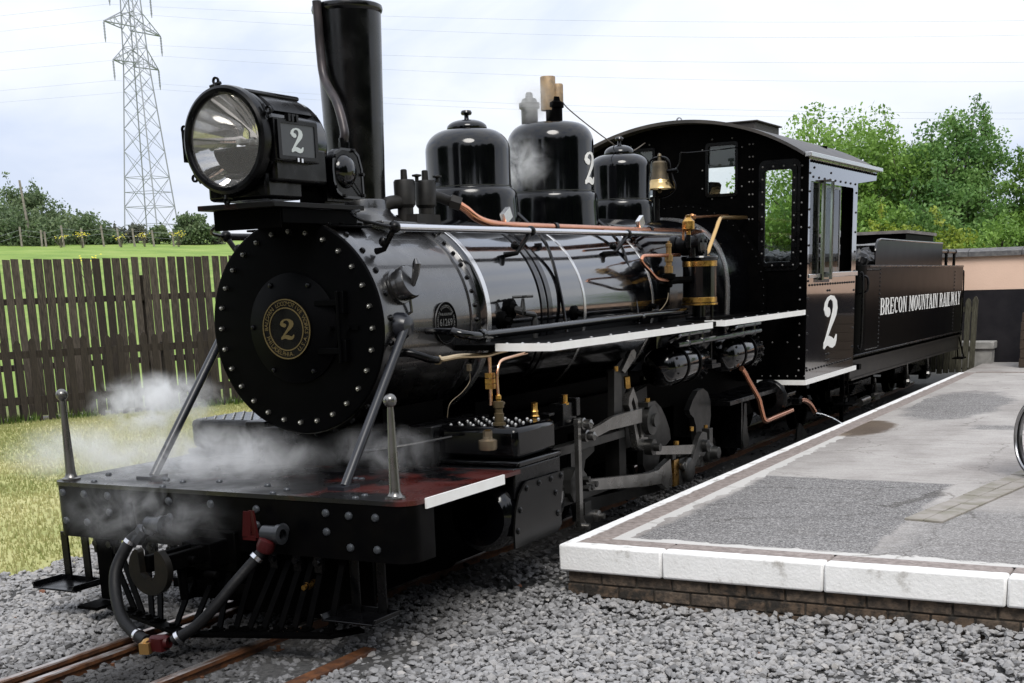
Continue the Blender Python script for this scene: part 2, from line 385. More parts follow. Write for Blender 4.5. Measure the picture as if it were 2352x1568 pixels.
# slab-serif capitals as simple polygons
def glyph(ch):
    P = []; t, h = .17, .065
    def rc(a, b, c, d): P.append([(a,b),(c,b),(c,d),(a,d)])
    def stem(x, w=t, lo=0, hi=1, s=True):
        rc(x, lo, x+w, hi)
        if s: rc(x-.06, lo, x+w+.06, lo+h); rc(x-.06, hi-h, x+w+.06, hi)
    def arc(cx, cy, rx, ry, a0, a1, tx=t, ty=h, n=14):
        o = [(cx+rx*math.cos(R(a0+(a1-a0)*i/n)), cy+ry*math.sin(R(a0+(a1-a0)*i/n))) for i in range(n+1)]
        q = [(cx+(rx-tx)*math.cos(R(a0+(a1-a0)*i/n)), cy+(ry-ty)*math.sin(R(a0+(a1-a0)*i/n))) for i in range(n+1)]
        P.append(o+q[::-1])
    def poly(*p): P.append(list(p))
    w = .62
    if ch == 'B': stem(.06); rc(.2,.93,.34,1); rc(.2,.475,.34,.54); rc(.2,0,.34,.065); arc(.32,.74,.26,.26,-90,90); arc(.32,.27,.30,.27,-90,90); w=.68
    elif ch == 'R': stem(.06); rc(.2,.93,.34,1); rc(.2,.47,.36,.535); arc(.32,.735,.28,.265,-90,90); poly((.30,.48),(.46,.5),(.66,0),(.48,0)); rc(.46,0,.72,.06); w=.72
    elif ch == 'E': stem(.06); rc(.2,0,.56,h); rc(.2,1-h,.54,1); rc(.2,.47,.42,.53); rc(.5,0,.57,.27); rc(.48,.74,.54,1); rc(.38,.38,.43,.62); w=.62
    elif ch == 'C': arc(.34,.5,.32,.5,48,312); rc(.5,.68,.57,.97); w=.64
    elif ch == 'O': arc(.35,.5,.33,.5,0,180); arc(.35,.5,.33,.5,180,360); w=.70
    elif ch == 'N': stem(.09,.06); poly((.05,1),(.24,1),(.60,0),(.48,0)); rc(.54,0,.60,1); rc(.47,1-h,.67,1); w=.70
    elif ch == 'M': stem(.08,.06); poly((.06,1),(.25,1),(.45,.1),(.36,.1)); poly((.36,.1),(.44,.1),(.64,1),(.58,1)); stem(.60,t); w=.86
    elif ch == 'U': stem(.08,t,.25,1,False); rc(.02,1-h,.31,1); rc(.54,.25,.60,1); rc(.47,1-h,.67,1); arc(.34,.26,.26,.26,180,360,.12,.08); w=.69
    elif ch == 'T': stem(.22,t,0,.99,False); rc(.14,0,.47,h); rc(.02,1-h,.59,1); rc(.02,.72,.08,1); rc(.53,.72,.59,1); w=.61
    elif ch == 'A': poly((.05,0),(.11,0),(.36,.95),(.28,1)); poly((.26,1),(.40,1),(.64,0),(.45,0)); rc(.14,.28,.50,.345); rc(0,0,.19,.06); rc(.40,0,.70,.06); w=.70
    elif ch == 'I': stem(.07); w=.31
    elif ch == 'L': stem(.06); rc(.2,0,.54,h); rc(.48,0,.55,.30); w=.58
    elif ch == 'W': poly((.04,1),(.22,1),(.34,0),(.25,0)); poly((.25,0),(.33,0),(.47,.98),(.41,.98)); poly((.36,1),(.54,1),(.66,0),(.57,0)); poly((.57,0),(.65,0),(.80,1),(.74,1)); rc(0,1-h,.25,1); rc(.68,1-h,.86,1); w=.86
    elif ch == 'Y': poly((.04,1),(.23,1),(.38,.42),(.27,.42)); poly((.31,.42),(.38,.42),(.60,1),(.54,1)); rc(.24,0,.40,.44); rc(.16,0,.48,h); rc(0,1-h,.28,1); rc(.47,1-h,.66,1); w=.64
    elif ch == ' ': w=.30
    return P, w

# ================================================================== GROUND
ZG = -1.70
FD = np.array([.4418, .8971]); FN = np.array([-.8971, .4418]); F0 = np.array([-12.01, 7.93])
def terrain(x, y):
    t = (x-F0[0])*FN[0] + (y-F0[1])*FN[1]
    s = np.clip(t-1.2, 0, None)
    h = np.where(s < 80, .072*s, .072*80 + (1-np.exp(-(s-80)/25))*.4)
    return ZG - .03 + h
def gridmesh(name, xs, ys, fz, m):
    X, Y = np.meshgrid(xs, ys, indexing='ij'); Z = fz(X, Y)
    v = np.stack([X, Y, Z], -1).reshape(-1, 3); a, b = X.shape
    i = np.arange(a*b).reshape(a, b)
    f = np.stack([i[:-1,:-1], i[1:,:-1], i[1:,1:], i[:-1,1:]], -1).reshape(-1, 4)
    me = bpy.data.meshes.new(name); me.from_pydata(v.tolist(), [], f.tolist()); me.materials.append(m)
    me.polygons.foreach_set('use_smooth', [True]*len(me.polygons)); return me
def axis_pts(a, b, near, step, far):
    c = np.arange(near[0], near[1]+1e-6, step)
    l = near[0] - np.geomspace(step, near[0]-a, far)[::-1] if near[0] > a else np.array([])
    r = near[1] + np.geomspace(step, b-near[1], far) if b > near[1] else np.array([])
    return np.concatenate([l, c, r])
gm = bpy.data.materials.new('meadow_grass'); gm.use_nodes = True
t = gm.node_tree; b = t.nodes['Principled BSDF']; b.inputs['Roughness'].default_value = .9; b.inputs['Specular IOR Level'].default_value = .15
g = t.nodes.new('ShaderNodeNewGeometry'); dt = t.nodes.new('ShaderNodeVectorMath'); dt.operation = 'DOT_PRODUCT'
dt.inputs[1].default_value = (FN[0], FN[1], 0); t.links.new(g.outputs['Position'], dt.inputs[0])
off = float(F0 @ FN)
mr = t.nodes.new('ShaderNodeMapRange'); mr.inputs[1].default_value = off+.2; mr.inputs[2].default_value = off+2.5; t.links.new(dt.outputs['Value'], mr.inputs[0])
def nramp(scale, cols, stretch=None, detail=6):
    n = t.nodes.new('ShaderNodeTexNoise'); n.inputs['Scale'].default_value = scale; n.inputs['Detail'].default_value = detail; n.inputs['Roughness'].default_value = .62
    s = g.outputs['Position']
    if stretch:
        mm = t.nodes.new('ShaderNodeMapping'); mm.inputs['Scale'].default_value = stretch; t.links.new(s, mm.inputs[0]); s = mm.outputs[0]
    t.links.new(s, n.inputs[0]); r = t.nodes.new('ShaderNodeValToRGB')
    r.color_ramp.elements[0].position = .33; r.color_ramp.elements[0].color = (*cols[0], 1); r.color_ramp.elements[1].position = .68; r.color_ramp.elements[1].color = (*cols[2], 1)
    e = r.color_ramp.elements.new(.5); e.color = (*cols[1], 1); t.links.new(n.outputs[0], r.inputs[0]); return r
lawn = nramp(.9, ((.25, .28, .10), (.37, .37, .155), (.48, .45, .22)))
field = nramp(.35, ((.15, .235, .055), (.205, .295, .07), (.27, .345, .10)))
mixc = t.nodes.new('ShaderNodeMix'); mixc.data_type = 'RGBA'
t.links.new(mr.outputs[0], mixc.inputs[0]); t.links.new(lawn.outputs[0], mixc.inputs[6]); t.links.new(field.outputs[0], mixc.inputs[7])
t.links.new(mixc.outputs[2], b.inputs['Base Color'])
n = t.nodes.new('ShaderNodeTexNoise'); n.inputs['Scale'].default_value = 9; n.inputs['Detail'].default_value = 8; t.links.new(g.outputs['Position'], n.inputs[0])
bp = t.nodes.new('ShaderNodeBump'); bp.inputs['Strength'].default_value = .5; bp.inputs['Distance'].default_value = .08; t.links.new(n.outputs[0], bp.inputs['Height']); t.links.new(bp.outputs[0], b.inputs['Normal'])
link('ground', gridmesh('ground', axis_pts(-600, 500, (-30, 12), 1.2, 40), axis_pts(-400, 700, (-16, 30), 1.2, 40), lambda x, y: terrain(x, y) - .02*(x > -2.4), gm), None, kind='structure')
# ballast bed under the track
me = gridmesh('ballast_bed', np.linspace(-2.75, 7, 70), np.linspace(-9, 24, 120), lambda x, y: np.full_like(x, ZG) + .012*np.sin(x*7)*np.sin(y*6) - .03*np.clip((np.abs(x+2.75) < .2)*1., 0, 1), M['ballast'])
link('ballast_bed', me, None, kind='structure')
# gravel path between the two fences
P0 = Vector((*F0, ZG-.018)); fd = Vector((*FD, 0)); fn = Vector((*FN, 0))
mb = MB(); mb.add([P0-fd*8+fn*.06, P0+fd*14+fn*.06, P0+fd*14+fn*.72, P0-fd*8+fn*.72], [(0,1,2,3)]); mb.build('path', M['path'], kind='structure')

def scatter(name, pts, scale, tint, m, base_v, base_f, squash=(1,1,.7), jitter=.35, seed=1, kind='stuff', flat=True):
    r = np.random.default_rng(seed); n = len(pts); k = len(base_v)
    q = r.normal(size=(n, 4)); q /= np.linalg.norm(q, axis=1)[:, None]
    w, x, y, z = q.T
    Rm = np.stack([1-2*(y*y+z*z), 2*(x*y-z*w), 2*(x*z+y*w), 2*(x*y+z*w), 1-2*(x*x+z*z), 2*(y*z-x*w), 2*(x*z-y*w), 2*(y*z+x*w), 1-2*(x*x+y*y)], -1).reshape(n, 3, 3)
    bv = base_v[None]*(1 + r.uniform(-jitter, jitter, (n, k, 1)))
    bv = bv*r.uniform(.65, 1.35, (n, 1, 3))
    v = np.einsum('nij,nkj->nki', Rm, bv)*scale[:, None, None]*np.array(squash) + pts[:, None]
    nf = len(base_f); f = (base_f[None] + (np.arange(n)*k)[:, None, None]).reshape(-1, 3)
    me = bpy.data.meshes.new(name); me.vertices.add(n*k); me.vertices.foreach_set('co', v.reshape(-1).astype(np.float32))
    me.loops.add(len(f)*3); me.loops.foreach_set('vertex_index', f.reshape(-1).astype(np.int32))
    me.polygons.add(len(f)); me.polygons.foreach_set('loop_start', np.arange(0, len(f)*3, 3, dtype=np.int32))
    me.update(calc_edges=True); me.polygons.foreach_set('use_smooth', np.zeros(len(f), dtype=bool))
    a = me.attributes.new('tint', 'FLOAT', 'FACE'); a.data.foreach_set('value', np.repeat(tint, nf).astype(np.float32))
    me.materials.append(m); o = link(name, me, None, kind=kind); return o
bm = bmesh.new(); bmesh.ops.create_icosphere(bm, subdivisions=1, radius=1); bm.verts.ensure_lookup_table()
ICO_V = np.array([v.co[:] for v in bm.verts]); bm.faces.ensure_lookup_table(); ICO_F = np.array([[v.index for v in f.verts] for f in bm.faces]); bm.free()
BOX_V = np.array([(-1,-1,-1),(1,-1,-1),(1,1,-1),(-1,1,-1),(-.8,-.7,1),(.7,-.8,1),(.8,.7,1),(-.7,.8,1)])*.8
BOX_F = np.array([(0,2,1),(0,3,2),(4,5,6),(4,6,7),(0,1,5),(0,5,4),(1,2,6),(1,6,5),(2,3,7),(2,7,6),(3,0,4),(3,4,7)])

def region(n, x0, x1, y0, y1): return np.stack([rng.uniform(x0, x1, n), rng.uniform(y0, y1, n)], 1)
p = np.concatenate([region(38000, -.1, 5.2, -3.6, .62), region(19000, -2.75, -.45, -2.6, .9), region(3500, -2.75, -.45, .9, 4.5), region(5500, -.3, .3, -3.5, 1.5), region(4000, -.7, 1.4, .6, 6), region(1500, -1.5, 1.4, 6, 14)])
edge = -2.6 + .10*np.sin(p[:,1]*5) + .08*np.sin(p[:,1]*13+1)
keep = (p[:,0] > edge) & ~((np.abs(p[:,0]+.29) < .05) | (np.abs(p[:,0]-.33) < .05) | (np.abs(p[:,0]+.43) < .05))
keep &= ~((p[:,0] > 1.42) & (p[:,1] > .6))
p = p[keep]; n = len(p)
inner = (np.abs(p[:,0]-.02) < .32)
heap = .05*np.exp(-((p[:,1]-.60)/.25)**2)*(p[:,0] > 1.2) + .03*np.sin(p[:,0]*2.1)*np.sin(p[:,1]*1.7)
hz = ZG + rng.uniform(-.012, .03, n) + heap*(~inner) - .004*inner
sc = rng.uniform(.011, .024, n)*np.where(rng.random(n) < .06, 1.35, 1)
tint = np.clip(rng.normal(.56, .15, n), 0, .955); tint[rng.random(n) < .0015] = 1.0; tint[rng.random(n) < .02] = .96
oil_shade = np.clip(1-np.abs(p[:,0]-.05)/np.where(p[:,0] > 0, 1.9, 1.2), 0, 1)*(p[:,1] > -3.5)  # oily ballast between the rails, plus the engine's shade painted into the stones
tint = np.where((tint < .95) | (oil_shade > .55), np.clip(tint*(1-oil_shade)**1.15, 0, 1), tint)
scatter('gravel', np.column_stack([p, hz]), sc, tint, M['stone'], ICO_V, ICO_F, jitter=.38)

# lawn blades
def blades(name, pts, h, m, seed, wd=.012, lean=.5):
    r = np.random.default_rng(seed); n = len(pts); a = r.uniform(0, 2*PI, n); hh = h*r.uniform(.5, 1.3, n)
    dx = np.cos(a)*wd; dy = np.sin(a)*wd; b = r.uniform(0, 2*PI, n); ln = hh*lean*r.uniform(0, 1, n)
    v = np.zeros((n, 3, 3)); v[:, 0] = pts; v[:, 1] = pts; v[:, 2] = pts
    v[:, 0, 0] -= dx; v[:, 0, 1] -= dy; v[:, 1, 0] += dx; v[:, 1, 1] += dy
    v[:, 2, 0] += np.cos(b)*ln; v[:, 2, 1] += np.sin(b)*ln; v[:, 2, 2] += hh
    me = bpy.data.meshes.new(name); me.vertices.add(n*3); me.vertices.foreach_set('co', v.reshape(-1).astype(np.float32))
    me.loops.add(n*3); me.loops.foreach_set('vertex_index', np.arange(n*3, dtype=np.int32)); me.polygons.add(n); me.polygons.foreach_set('loop_start', np.arange(0, n*3, 3, dtype=np.int32)); me.update(calc_edges=True)
    at = me.attributes.new('tint', 'FLOAT', 'FACE'); s = np.sin(pts[:,0]*1.3+np.sin(pts[:,1]*.9)*2)*.25
    at.data.foreach_set('value', np.clip(.5+s+r.normal(0, .2, n), 0, 1).astype(np.float32)); me.materials.append(m)
    return link(name, me, None, kind='stuff')
q = region(150000, -13, -2.5, -1, 13); tt = (q-F0) @ FN
q = q[(tt < .25) & (q[:,0] > -14) & (q[:,0] < -2.62 - .1*np.sin(q[:,1]*5))][:90000]
blades('lawn_grass', np.column_stack([q, np.full(len(q), ZG-.035)]), .045, M['blade'], 3)
s_ = rng.uniform(-6, 13, 5200); o_ = rng.normal(0, .07, 5200); clump = (np.sin(s_*2.3)+np.sin(s_*5.1+1)) > .2
q = F0 + s_[:, None]*FD + o_[:, None]*FN; q = q[clump]
blades('fence_foot_grass', np.column_stack([q, np.full(len(q), ZG-.03)]), .14, M['bladegreen'], 4, .014)

# ================================================================== TRACK
track = thing('railway_track', 'narrow gauge track of rusty rails in grey ballast under the engine', 'railway track', (0, 0, -1.74))
def rail(x, y0, y1, ztop):
    prof = [(-.05,-.1),(.05,-.1),(.05,-.088),(.008,-.075),(.008,-.032),(.024,-.026),(.025,-.006),(.018,0),(-.018,0),(-.025,-.006),(-.024,-.026),(-.008,-.032),(-.008,-.075),(-.05,-.088)]
    m = MB(); k = len(prof); ys = np.linspace(y0, y1, 12)
    m.v = [(x+a, yy, ztop+c) for yy in ys for a, c in prof]
    for i in range(len(ys)-1):
        for j in range(k): a, c = i*k+j, i*k+(j+1)%k; m.f.append((a, c, c+k, a+k))
    m.f.append(tuple(range(k))); m.f.append(tuple((len(ys)-1)*k+j for j in range(k))[::-1])
    me = m.mesh('rail', M['rusty'], False); me.materials.append(M['railtop'])
    for p in me.polygons:
        if all(me.vertices[i].co.z > ztop-.0065 for i in p.vertices): p.material_index = 1
    return link('rail', me, track)
for x in (-.29, .33): rail(x, -8, 16, -1.64)
o = rail(-.44, -8, 2.5, -1.64); o.name = 'check_rail'
sl = MB().box((0,0,0), (1.35, .2, .1)).mesh('sleeper', M['sleeper'], False)
for i in range(26): link('sleeper', sl, track, (.02+random.uniform(-.03,.03), -3.4+i*.62, -1.765), (0, 0, random.uniform(-.02,.02)))
for sx in (-.29, .33):
    for k in range(5):
        m = MB(); m.box((sx+.085, -3.4+k*.62, -1.71), (.05, .06, .03)); m.cyl((sx+.085, -3.4+k*.62, -1.70), (sx+.085, -3.4+k*.62, -1.672), .012, n=8); m.build('rail_clip', M['rusty'], track)
o = MB().box((.91, -2.1, -1.705), (.085, 2.7, .06)).build('old_rail', M['rusty'], bevel=.008); tag(o, 'rusty brown iron bar lying loose on the ballast by the platform side', 'scrap rail')

# ================================================================== PLATFORM
ZP = -1.32
pm = bpy.data.materials.new('platform_asphalt'); pm.use_nodes = True; t = pm.node_tree; b = t.nodes['Principled BSDF']; b.inputs['Roughness'].default_value = .9; b.inputs['Specular IOR Level'].default_value = .3
g = t.nodes.new('ShaderNodeNewGeometry')
base = nramp(1.1, ((.255, .236, .222), (.35, .33, .312), (.42, .40, .38)), (1, .6, 1))
fine = nramp(70, ((.72, .71, .70), (1, 1, 1), (1.2, 1.19, 1.17)), None, 4)
streak = nramp(3.0, ((.72, .70, .68), (1, 1, 1), (1.08, 1.08, 1.08)), (.8, 4.5, 1), 8)
def mulc(a, c, f=1.0):
    x = t.nodes.new('ShaderNodeMix'); x.data_type = 'RGBA'; x.blend_type = 'MULTIPLY'; x.inputs[0].default_value = f
    t.links.new(a, x.inputs[6]); t.links.new(c, x.inputs[7]); return x.outputs[2]
col = mulc(mulc(base.outputs[0], fine.outputs[0], .55), streak.outputs[0], .5)
# worn white line along the inside of the kerb and a damp stain where the water lands
sx = t.nodes.new('ShaderNodeSeparateXYZ'); t.links.new(g.outputs['Position'], sx.inputs[0])
def mth(op, a, c=None, d=None):
    x = t.nodes.new('ShaderNodeMath'); x.operation = op
    for i, q in enumerate((a, c, d)):
        if q is None: continue
        if isinstance(q, (int, float)): x.inputs[i].default_value = q
        else: t.links.new(q, x.inputs[i])
    return x.outputs[0]
wn = t.nodes.new('ShaderNodeTexNoise'); wn.inputs['Scale'].default_value = 6; wn.inputs['Detail'].default_value = 6; t.links.new(g.outputs['Position'], wn.inputs[0])
inx = mth('SUBTRACT', sx.outputs[0], 1.68); iny = mth('SUBTRACT', sx.outputs[1], .81)
dline = mth('MINIMUM', inx, iny)
wd = mth('MULTIPLY_ADD', wn.outputs[0], .20, -.035)
lmask = mth('LESS_THAN', dline, wd)
lm2 = mth('MULTIPLY', mth('MULTIPLY', lmask, .85), mth('LESS_THAN', sx.outputs[1], 6.3))
x = t.nodes.new('ShaderNodeMix'); x.data_type = 'RGBA'; t.links.new(lm2, x.inputs[0]); t.links.new(col, x.inputs[6]); x.inputs[7].default_value = (.56, .545, .52, 1); col = x.outputs[2]
# darker tarmac repairs with ragged, worn edges, speckled with aggregate
vz = t.nodes.new('ShaderNodeTexVoronoi'); vz.inputs['Scale'].default_value = 115; t.links.new(g.outputs['Position'], vz.inputs[0])
vs = t.nodes.new('ShaderNodeSeparateColor'); t.links.new(vz.outputs['Color'], vs.inputs[0])
vr = t.nodes.new('ShaderNodeValToRGB'); vr.color_ramp.elements[0].color = (.062,.060,.060,1); vr.color_ramp.elements[1].color = (.36,.35,.34,1); vr.color_ramp.elements[1].position = .97
e = vr.color_ramp.elements.new(.55); e.color = (.155,.150,.149,1); t.links.new(vs.outputs[0], vr.inputs[0])
en = t.nodes.new('ShaderNodeTexNoise'); en.inputs['Scale'].default_value = 2.6; en.inputs['Detail'].default_value = 9; en.inputs['Roughness'].default_value = .7; t.links.new(g.outputs['Position'], en.inputs[0])
jit = mth('MULTIPLY_ADD', en.outputs[0], .9, -.45)
def absd(ax, c, h): return mth('SUBTRACT', mth('ABSOLUTE', mth('SUBTRACT', sx.outputs[ax], c)), h)
d1 = mth('ADD', mth('MAXIMUM', absd(0, 2.50, .70), absd(1, 2.18, 1.30)), mth('MULTIPLY', jit, .22))
ex = mth('DIVIDE', mth('SUBTRACT', sx.outputs[0], 2.22), .52); ey = mth('DIVIDE', mth('SUBTRACT', sx.outputs[1], 9.2), 1.55)
d2 = mth('ADD', mth('MULTIPLY', mth('SUBTRACT', mth('SQRT', mth('ADD', mth('MULTIPLY', ex, ex), mth('MULTIPLY', ey, ey))), 1.0), .5), mth('MULTIPLY', jit, .55))
d3 = mth('ADD', mth('MAXIMUM', mth('SUBTRACT', 3.14, sx.outputs[0]), mth('SUBTRACT', sx.outputs[1], 2.55)), mth('MULTIPLY', jit, .9))
d4 = mth('ADD', mth('MAXIMUM', absd(0, 3.1, .35), absd(1, 7.05, .16)), mth('MULTIPLY', jit, .5))
def edge_(d, lo, hi, v):
    m_ = t.nodes.new('ShaderNodeMapRange'); m_.inputs[1].default_value = lo; m_.inputs[2].default_value = hi; m_.inputs[3].default_value = v; m_.inputs[4].default_value = 0; t.links.new(d, m_.inputs[0]); return m_.outputs[0]
pmask = mth('MAXIMUM', mth('MAXIMUM', edge_(d1, -.02, .03, .92), edge_(d2, -.05, .06, .85)), mth('MAXIMUM', edge_(d3, -.25, .25, .70), edge_(d4, -.04, .05, .75)))
pmask = mth('MULTIPLY', pmask, mth('SUBTRACT', 1.0, lmask))
x = t.nodes.new('ShaderNodeMix'); x.data_type = 'RGBA'; t.links.new(pmask, x.inputs[0]); t.links.new(col, x.inputs[6]); t.links.new(mulc(vr.outputs[0], streak.outputs[0], .6), x.inputs[7]); col = x.outputs[2]
# hairline cracks
vc_ = t.nodes.new('ShaderNodeTexVoronoi'); vc_.feature = 'DISTANCE_TO_EDGE'; vc_.inputs['Scale'].default_value = .75
wv = t.nodes.new('ShaderNodeVectorMath'); wv.operation = 'MULTIPLY_ADD'; wv.inputs[1].default_value = (.5,.5,0); t.links.new(en.outputs['Color'], wv.inputs[0]); t.links.new(g.outputs['Position'], wv.inputs[2]); t.links.new(wv.outputs[0], vc_.inputs[0])
ck = mth('MULTIPLY', mth('LESS_THAN', vc_.outputs['Distance'], .0045), .55)
x = t.nodes.new('ShaderNodeMix'); x.data_type = 'RGBA'; x.blend_type = 'MULTIPLY'; t.links.new(ck, x.inputs[0]); t.links.new(col, x.inputs[6]); x.inputs[7].default_value = (.3,.28,.25,1); col = x.outputs[2]
wx = mth('DIVIDE', mth('SUBTRACT', sx.outputs[0], 1.72), .34); wy = mth('DIVIDE', mth('SUBTRACT', sx.outputs[1], 6.75), .75)
rad = mth('ADD', mth('ADD', mth('MULTIPLY', wx, wx), mth('MULTIPLY', wy, wy)), mth('MULTIPLY', wn.outputs[0], .7))
wet = t.nodes.new('ShaderNodeMapRange'); wet.inputs[1].default_value = 1.0; wet.inputs[2].default_value = 1.35; wet.inputs[3].default_value = 1; wet.inputs[4].default_value = 0; t.links.new(rad, wet.inputs[0])
x = t.nodes.new('ShaderNodeMix'); x.data_type = 'RGBA'; x.blend_type = 'MULTIPLY'; t.links.new(wet.outputs[0], x.inputs[0]); t.links.new(col, x.inputs[6]); x.inputs[7].default_value = (.42, .33, .25, 1)
t.links.new(x.outputs[2], b.inputs['Base Color'])
rr_ = t.nodes.new('ShaderNodeMapRange'); rr_.inputs[3].default_value = .9; rr_.inputs[4].default_value = .3; t.links.new(wet.outputs[0], rr_.inputs[0]); t.links.new(rr_.outputs[0], b.inputs['Roughness'])
n = t.nodes.new('ShaderNodeTexNoise'); n.inputs['Scale'].default_value = 90; n.inputs['Detail'].default_value = 4; t.links.new(g.outputs['Position'], n.inputs[0])
bp = t.nodes.new('ShaderNodeBump'); bp.inputs['Strength'].default_value = .5; bp.inputs['Distance'].default_value = .006; t.links.new(n.outputs[0], bp.inputs['Height']); t.links.new(bp.outputs[0], b.inputs['Normal'])

link('platform_surface', gridmesh('platform_surface', np.linspace(1.66, 9, 30), np.linspace(.79, 13.87, 40), lambda x, y: np.full_like(x, ZP-.002), pm), None, kind='structure')
# kerb (coping stones painted white on the outer edge)
km = bpy.data.materials.new('kerb_paint'); km.use_nodes = True; t = km.node_tree; b = t.nodes['Principled BSDF']; b.inputs['Roughness'].default_value = .75
g = t.nodes.new('ShaderNodeNewGeometry'); sx = t.nodes.new('ShaderNodeSeparateXYZ'); t.links.new(g.outputs['Position'], sx.inputs[0])
wn = t.nodes.new('ShaderNodeTexNoise'); wn.inputs['Scale'].default_value = 9; wn.inputs['Detail'].default_value = 7; t.links.new(g.outputs['Position'], wn.inputs[0])
d = mth('MINIMUM', mth('SUBTRACT', sx.outputs[0], 1.42), mth('SUBTRACT', sx.outputs[1], .545))
w = mth('MULTIPLY_ADD', wn.outputs[0], .05, .062)
msk = t.nodes.new('ShaderNodeMapRange'); msk.inputs[1].default_value = -.004; msk.inputs[2].default_value = .008; msk.inputs[3].default_value = 1; msk.inputs[4].default_value = 0; t.links.new(mth('SUBTRACT', d, w), msk.inputs[0])
wear = nramp(7, ((.42, .40, .37), (.80, .795, .78), (.86, .855, .845)), None, 10); wear.color_ramp.elements[0].position = .30; wear.color_ramp.elements[1].position = .43
stone = nramp(26, ((.17, .14, .125), (.255, .215, .195), (.33, .285, .26)), None, 6)
x = t.nodes.new('ShaderNodeMix'); x.data_type = 'RGBA'; t.links.new(msk.outputs[0], x.inputs[0]); t.links.new(stone.outputs[0], x.inputs[6]); t.links.new(wear.outputs[0], x.inputs[7]); t.links.new(x.outputs[2], b.inputs['Base Color'])
n = t.nodes.new('ShaderNodeTexNoise'); n.inputs['Scale'].default_value = 60; n.inputs['Detail'].default_value = 5; t.links.new(g.outputs['Position'], n.inputs[0])
bp = t.nodes.new('ShaderNodeBump'); bp.inputs['Strength'].default_value = .55; bp.inputs['Distance'].default_value = .006; t.links.new(n.outputs[0], bp.inputs['Height']); t.links.new(bp.outputs[0], b.inputs['Normal'])
M['kerb'] = km
plat = thing('platform_edge', 'low station platform wall of dark brick with white painted kerb stones', 'platform', (3, .6, ZG))
xs = [1.42, 2.085] + [3.035+.95*i for i in range(6)]
for i in range(len(xs)-1):
    a, c = xs[i]+(.002 if i else 0), xs[i+1]-.002
    m = MB(); mj = random.uniform(-.003, .003)
    m.b2(a, c, .545+mj, .80, -1.485, ZP+mj*.5); m.build('coping_stone', M['kerb'], plat, bevel=.014)
ys = [.806]+[1.5+.95*i for i in range(14)]
for i in range(len(ys)-1):
    m = MB(); mj = random.uniform(-.004, .004); m.b2(1.42+mj, 1.67, ys[i]+.003, min(ys[i+1], 13.9)-.003, -1.485, ZP+mj*.4); m.build('coping_stone', M['kerb'], plat, bevel=.014)
MB().b2(1.47, 8.5, .60, .72, -1.9, -1.487).b2(1.48, 1.6, .72, 13.9, -1.9, -1.487).build('wall_core', M['mortar'], plat, False)
for k in range(4):
    z = -1.525 - k*.077; x = 1.462 - (.1125 if k % 2 else 0)
    while x < 4.9:
        a = max(x, 1.46); c = x+.215
        br = MB().b2(a, c, .586+random.uniform(-.004,.005), .66, z-.0335, z+.0335)
        br.build('brick', random.choice((M['brick'], M['brick2'], M['brick'])), plat, False, bevel=.006)
        x += .226
# drain channel of setts
dch = thing('drain_channel', 'shallow mossy channel of worn setts running along the platform', 'drain', (3.3, 3.5, ZP))
sett_me = MB().box((0,0,0), (.118, .33, .016)).mesh('sett', M['sett'], False)
p0, p1 = Vector((3.17, 1.95, ZP+.004)), Vector((4.35, 8.6, ZP+.004)); dd = (p1-p0); nn = int(dd.length/.34); dd.normalize(); side = Vector((dd.y, -dd.x, 0))
for i in range(nn):
    for j in range(2):
        q = p0 + dd*(i*.34+.17) + side*(.055+j*.125)
        link('sett', sett_me, dch, q + Vector((0, 0, random.uniform(-.003, .003))), (0, 0, math.atan2(-dd.x, dd.y)+random.uniform(-.01,.01)), bevel=.004)
# paving beyond the far end of the platform
link('pavement', gridmesh('pavement', np.linspace(1.45, 9, 20), np.linspace(13.88, 16.1, 6), lambda x, y: np.full_like(x, ZP-.012), pm), None, kind='structure')
o = MB().b2(1.66, 9, 13.82, 13.92, ZP-.10, ZP+.006)  .build('white_edge_line', M['kerb'], None, False, kind='structure')

# ================================================================== LOCOMOTIVE
loco = thing('steam_locomotive', 'glossy black steam locomotive with tall chimney and big headlamp, numbered 2', 'steam engine', (0, 3.5, -1.64))
BOLT = nut_mesh('bolt', .0135, .028, M['brightnut']); SBOLT = dot_mesh('bolt', .019, .020, M['black'], 8); DBOLT = dot_mesh('bolt', .024, .016, M['black'], 10)
Yv, Xv, Zv = (0, 1, 0), (1, 0, 0), (0, 0, 1)
# smokebox
sb = MB().lathe((0,0,0), Yv, [(.60,-.012),(.626,-.012),(.628,.0),(.628,.09),(.620,.094),(.620,.98),(.630,.984),(.630,1.09),(.62,1.11)], 96).build('smokebox', M['smoke'], loco)
for k in range(28):
    a = 2*PI*(k+.35)/28; d = (math.cos(a), 0, math.sin(a))
    if d[0] > -.6: link('bolt', SBOLT, sb, (d[0]*.627, .047, d[2]*.627), rot_to(d))
for k in range(44):
    a = 2*PI*k/44; d = (math.cos(a), 0, math.sin(a))
    if d[0] > -.2 and d[2] > -.5: link('bolt', SBOLT, sb, (d[0]*.629, 1.035, d[2]*.629), rot_to(d), .8)
fr = MB().lathe((0,0,0), Yv, [(1e-3,-.03),(.605,-.03),(.619,-.026),(.624,-.018),(.624,0)], 96).build('smokebox_front', M['front'], loco)
for k in range(28):
    a = R(90-13.3-k*360/28); link('bolt', BOLT, fr, (.555*math.cos(a), -.03, .555*math.sin(a)), (R(90), 0, 0), 1.0)
dr = MB().lathe((0,0,0), (0,-1,0), [(.322,.03),(.322,.046),(.31,.052),(.20,.092),(.17,.10),(1e-3,.103)], 64).build('smokebox_door', M['front'], loco)
for a in (60, 118, 178, 238, 300): link('bolt', SBOLT, dr, (.285*math.cos(R(a)), -.06, .285*math.sin(R(a))), (R(90), 0, 0), .9)
m = MB()
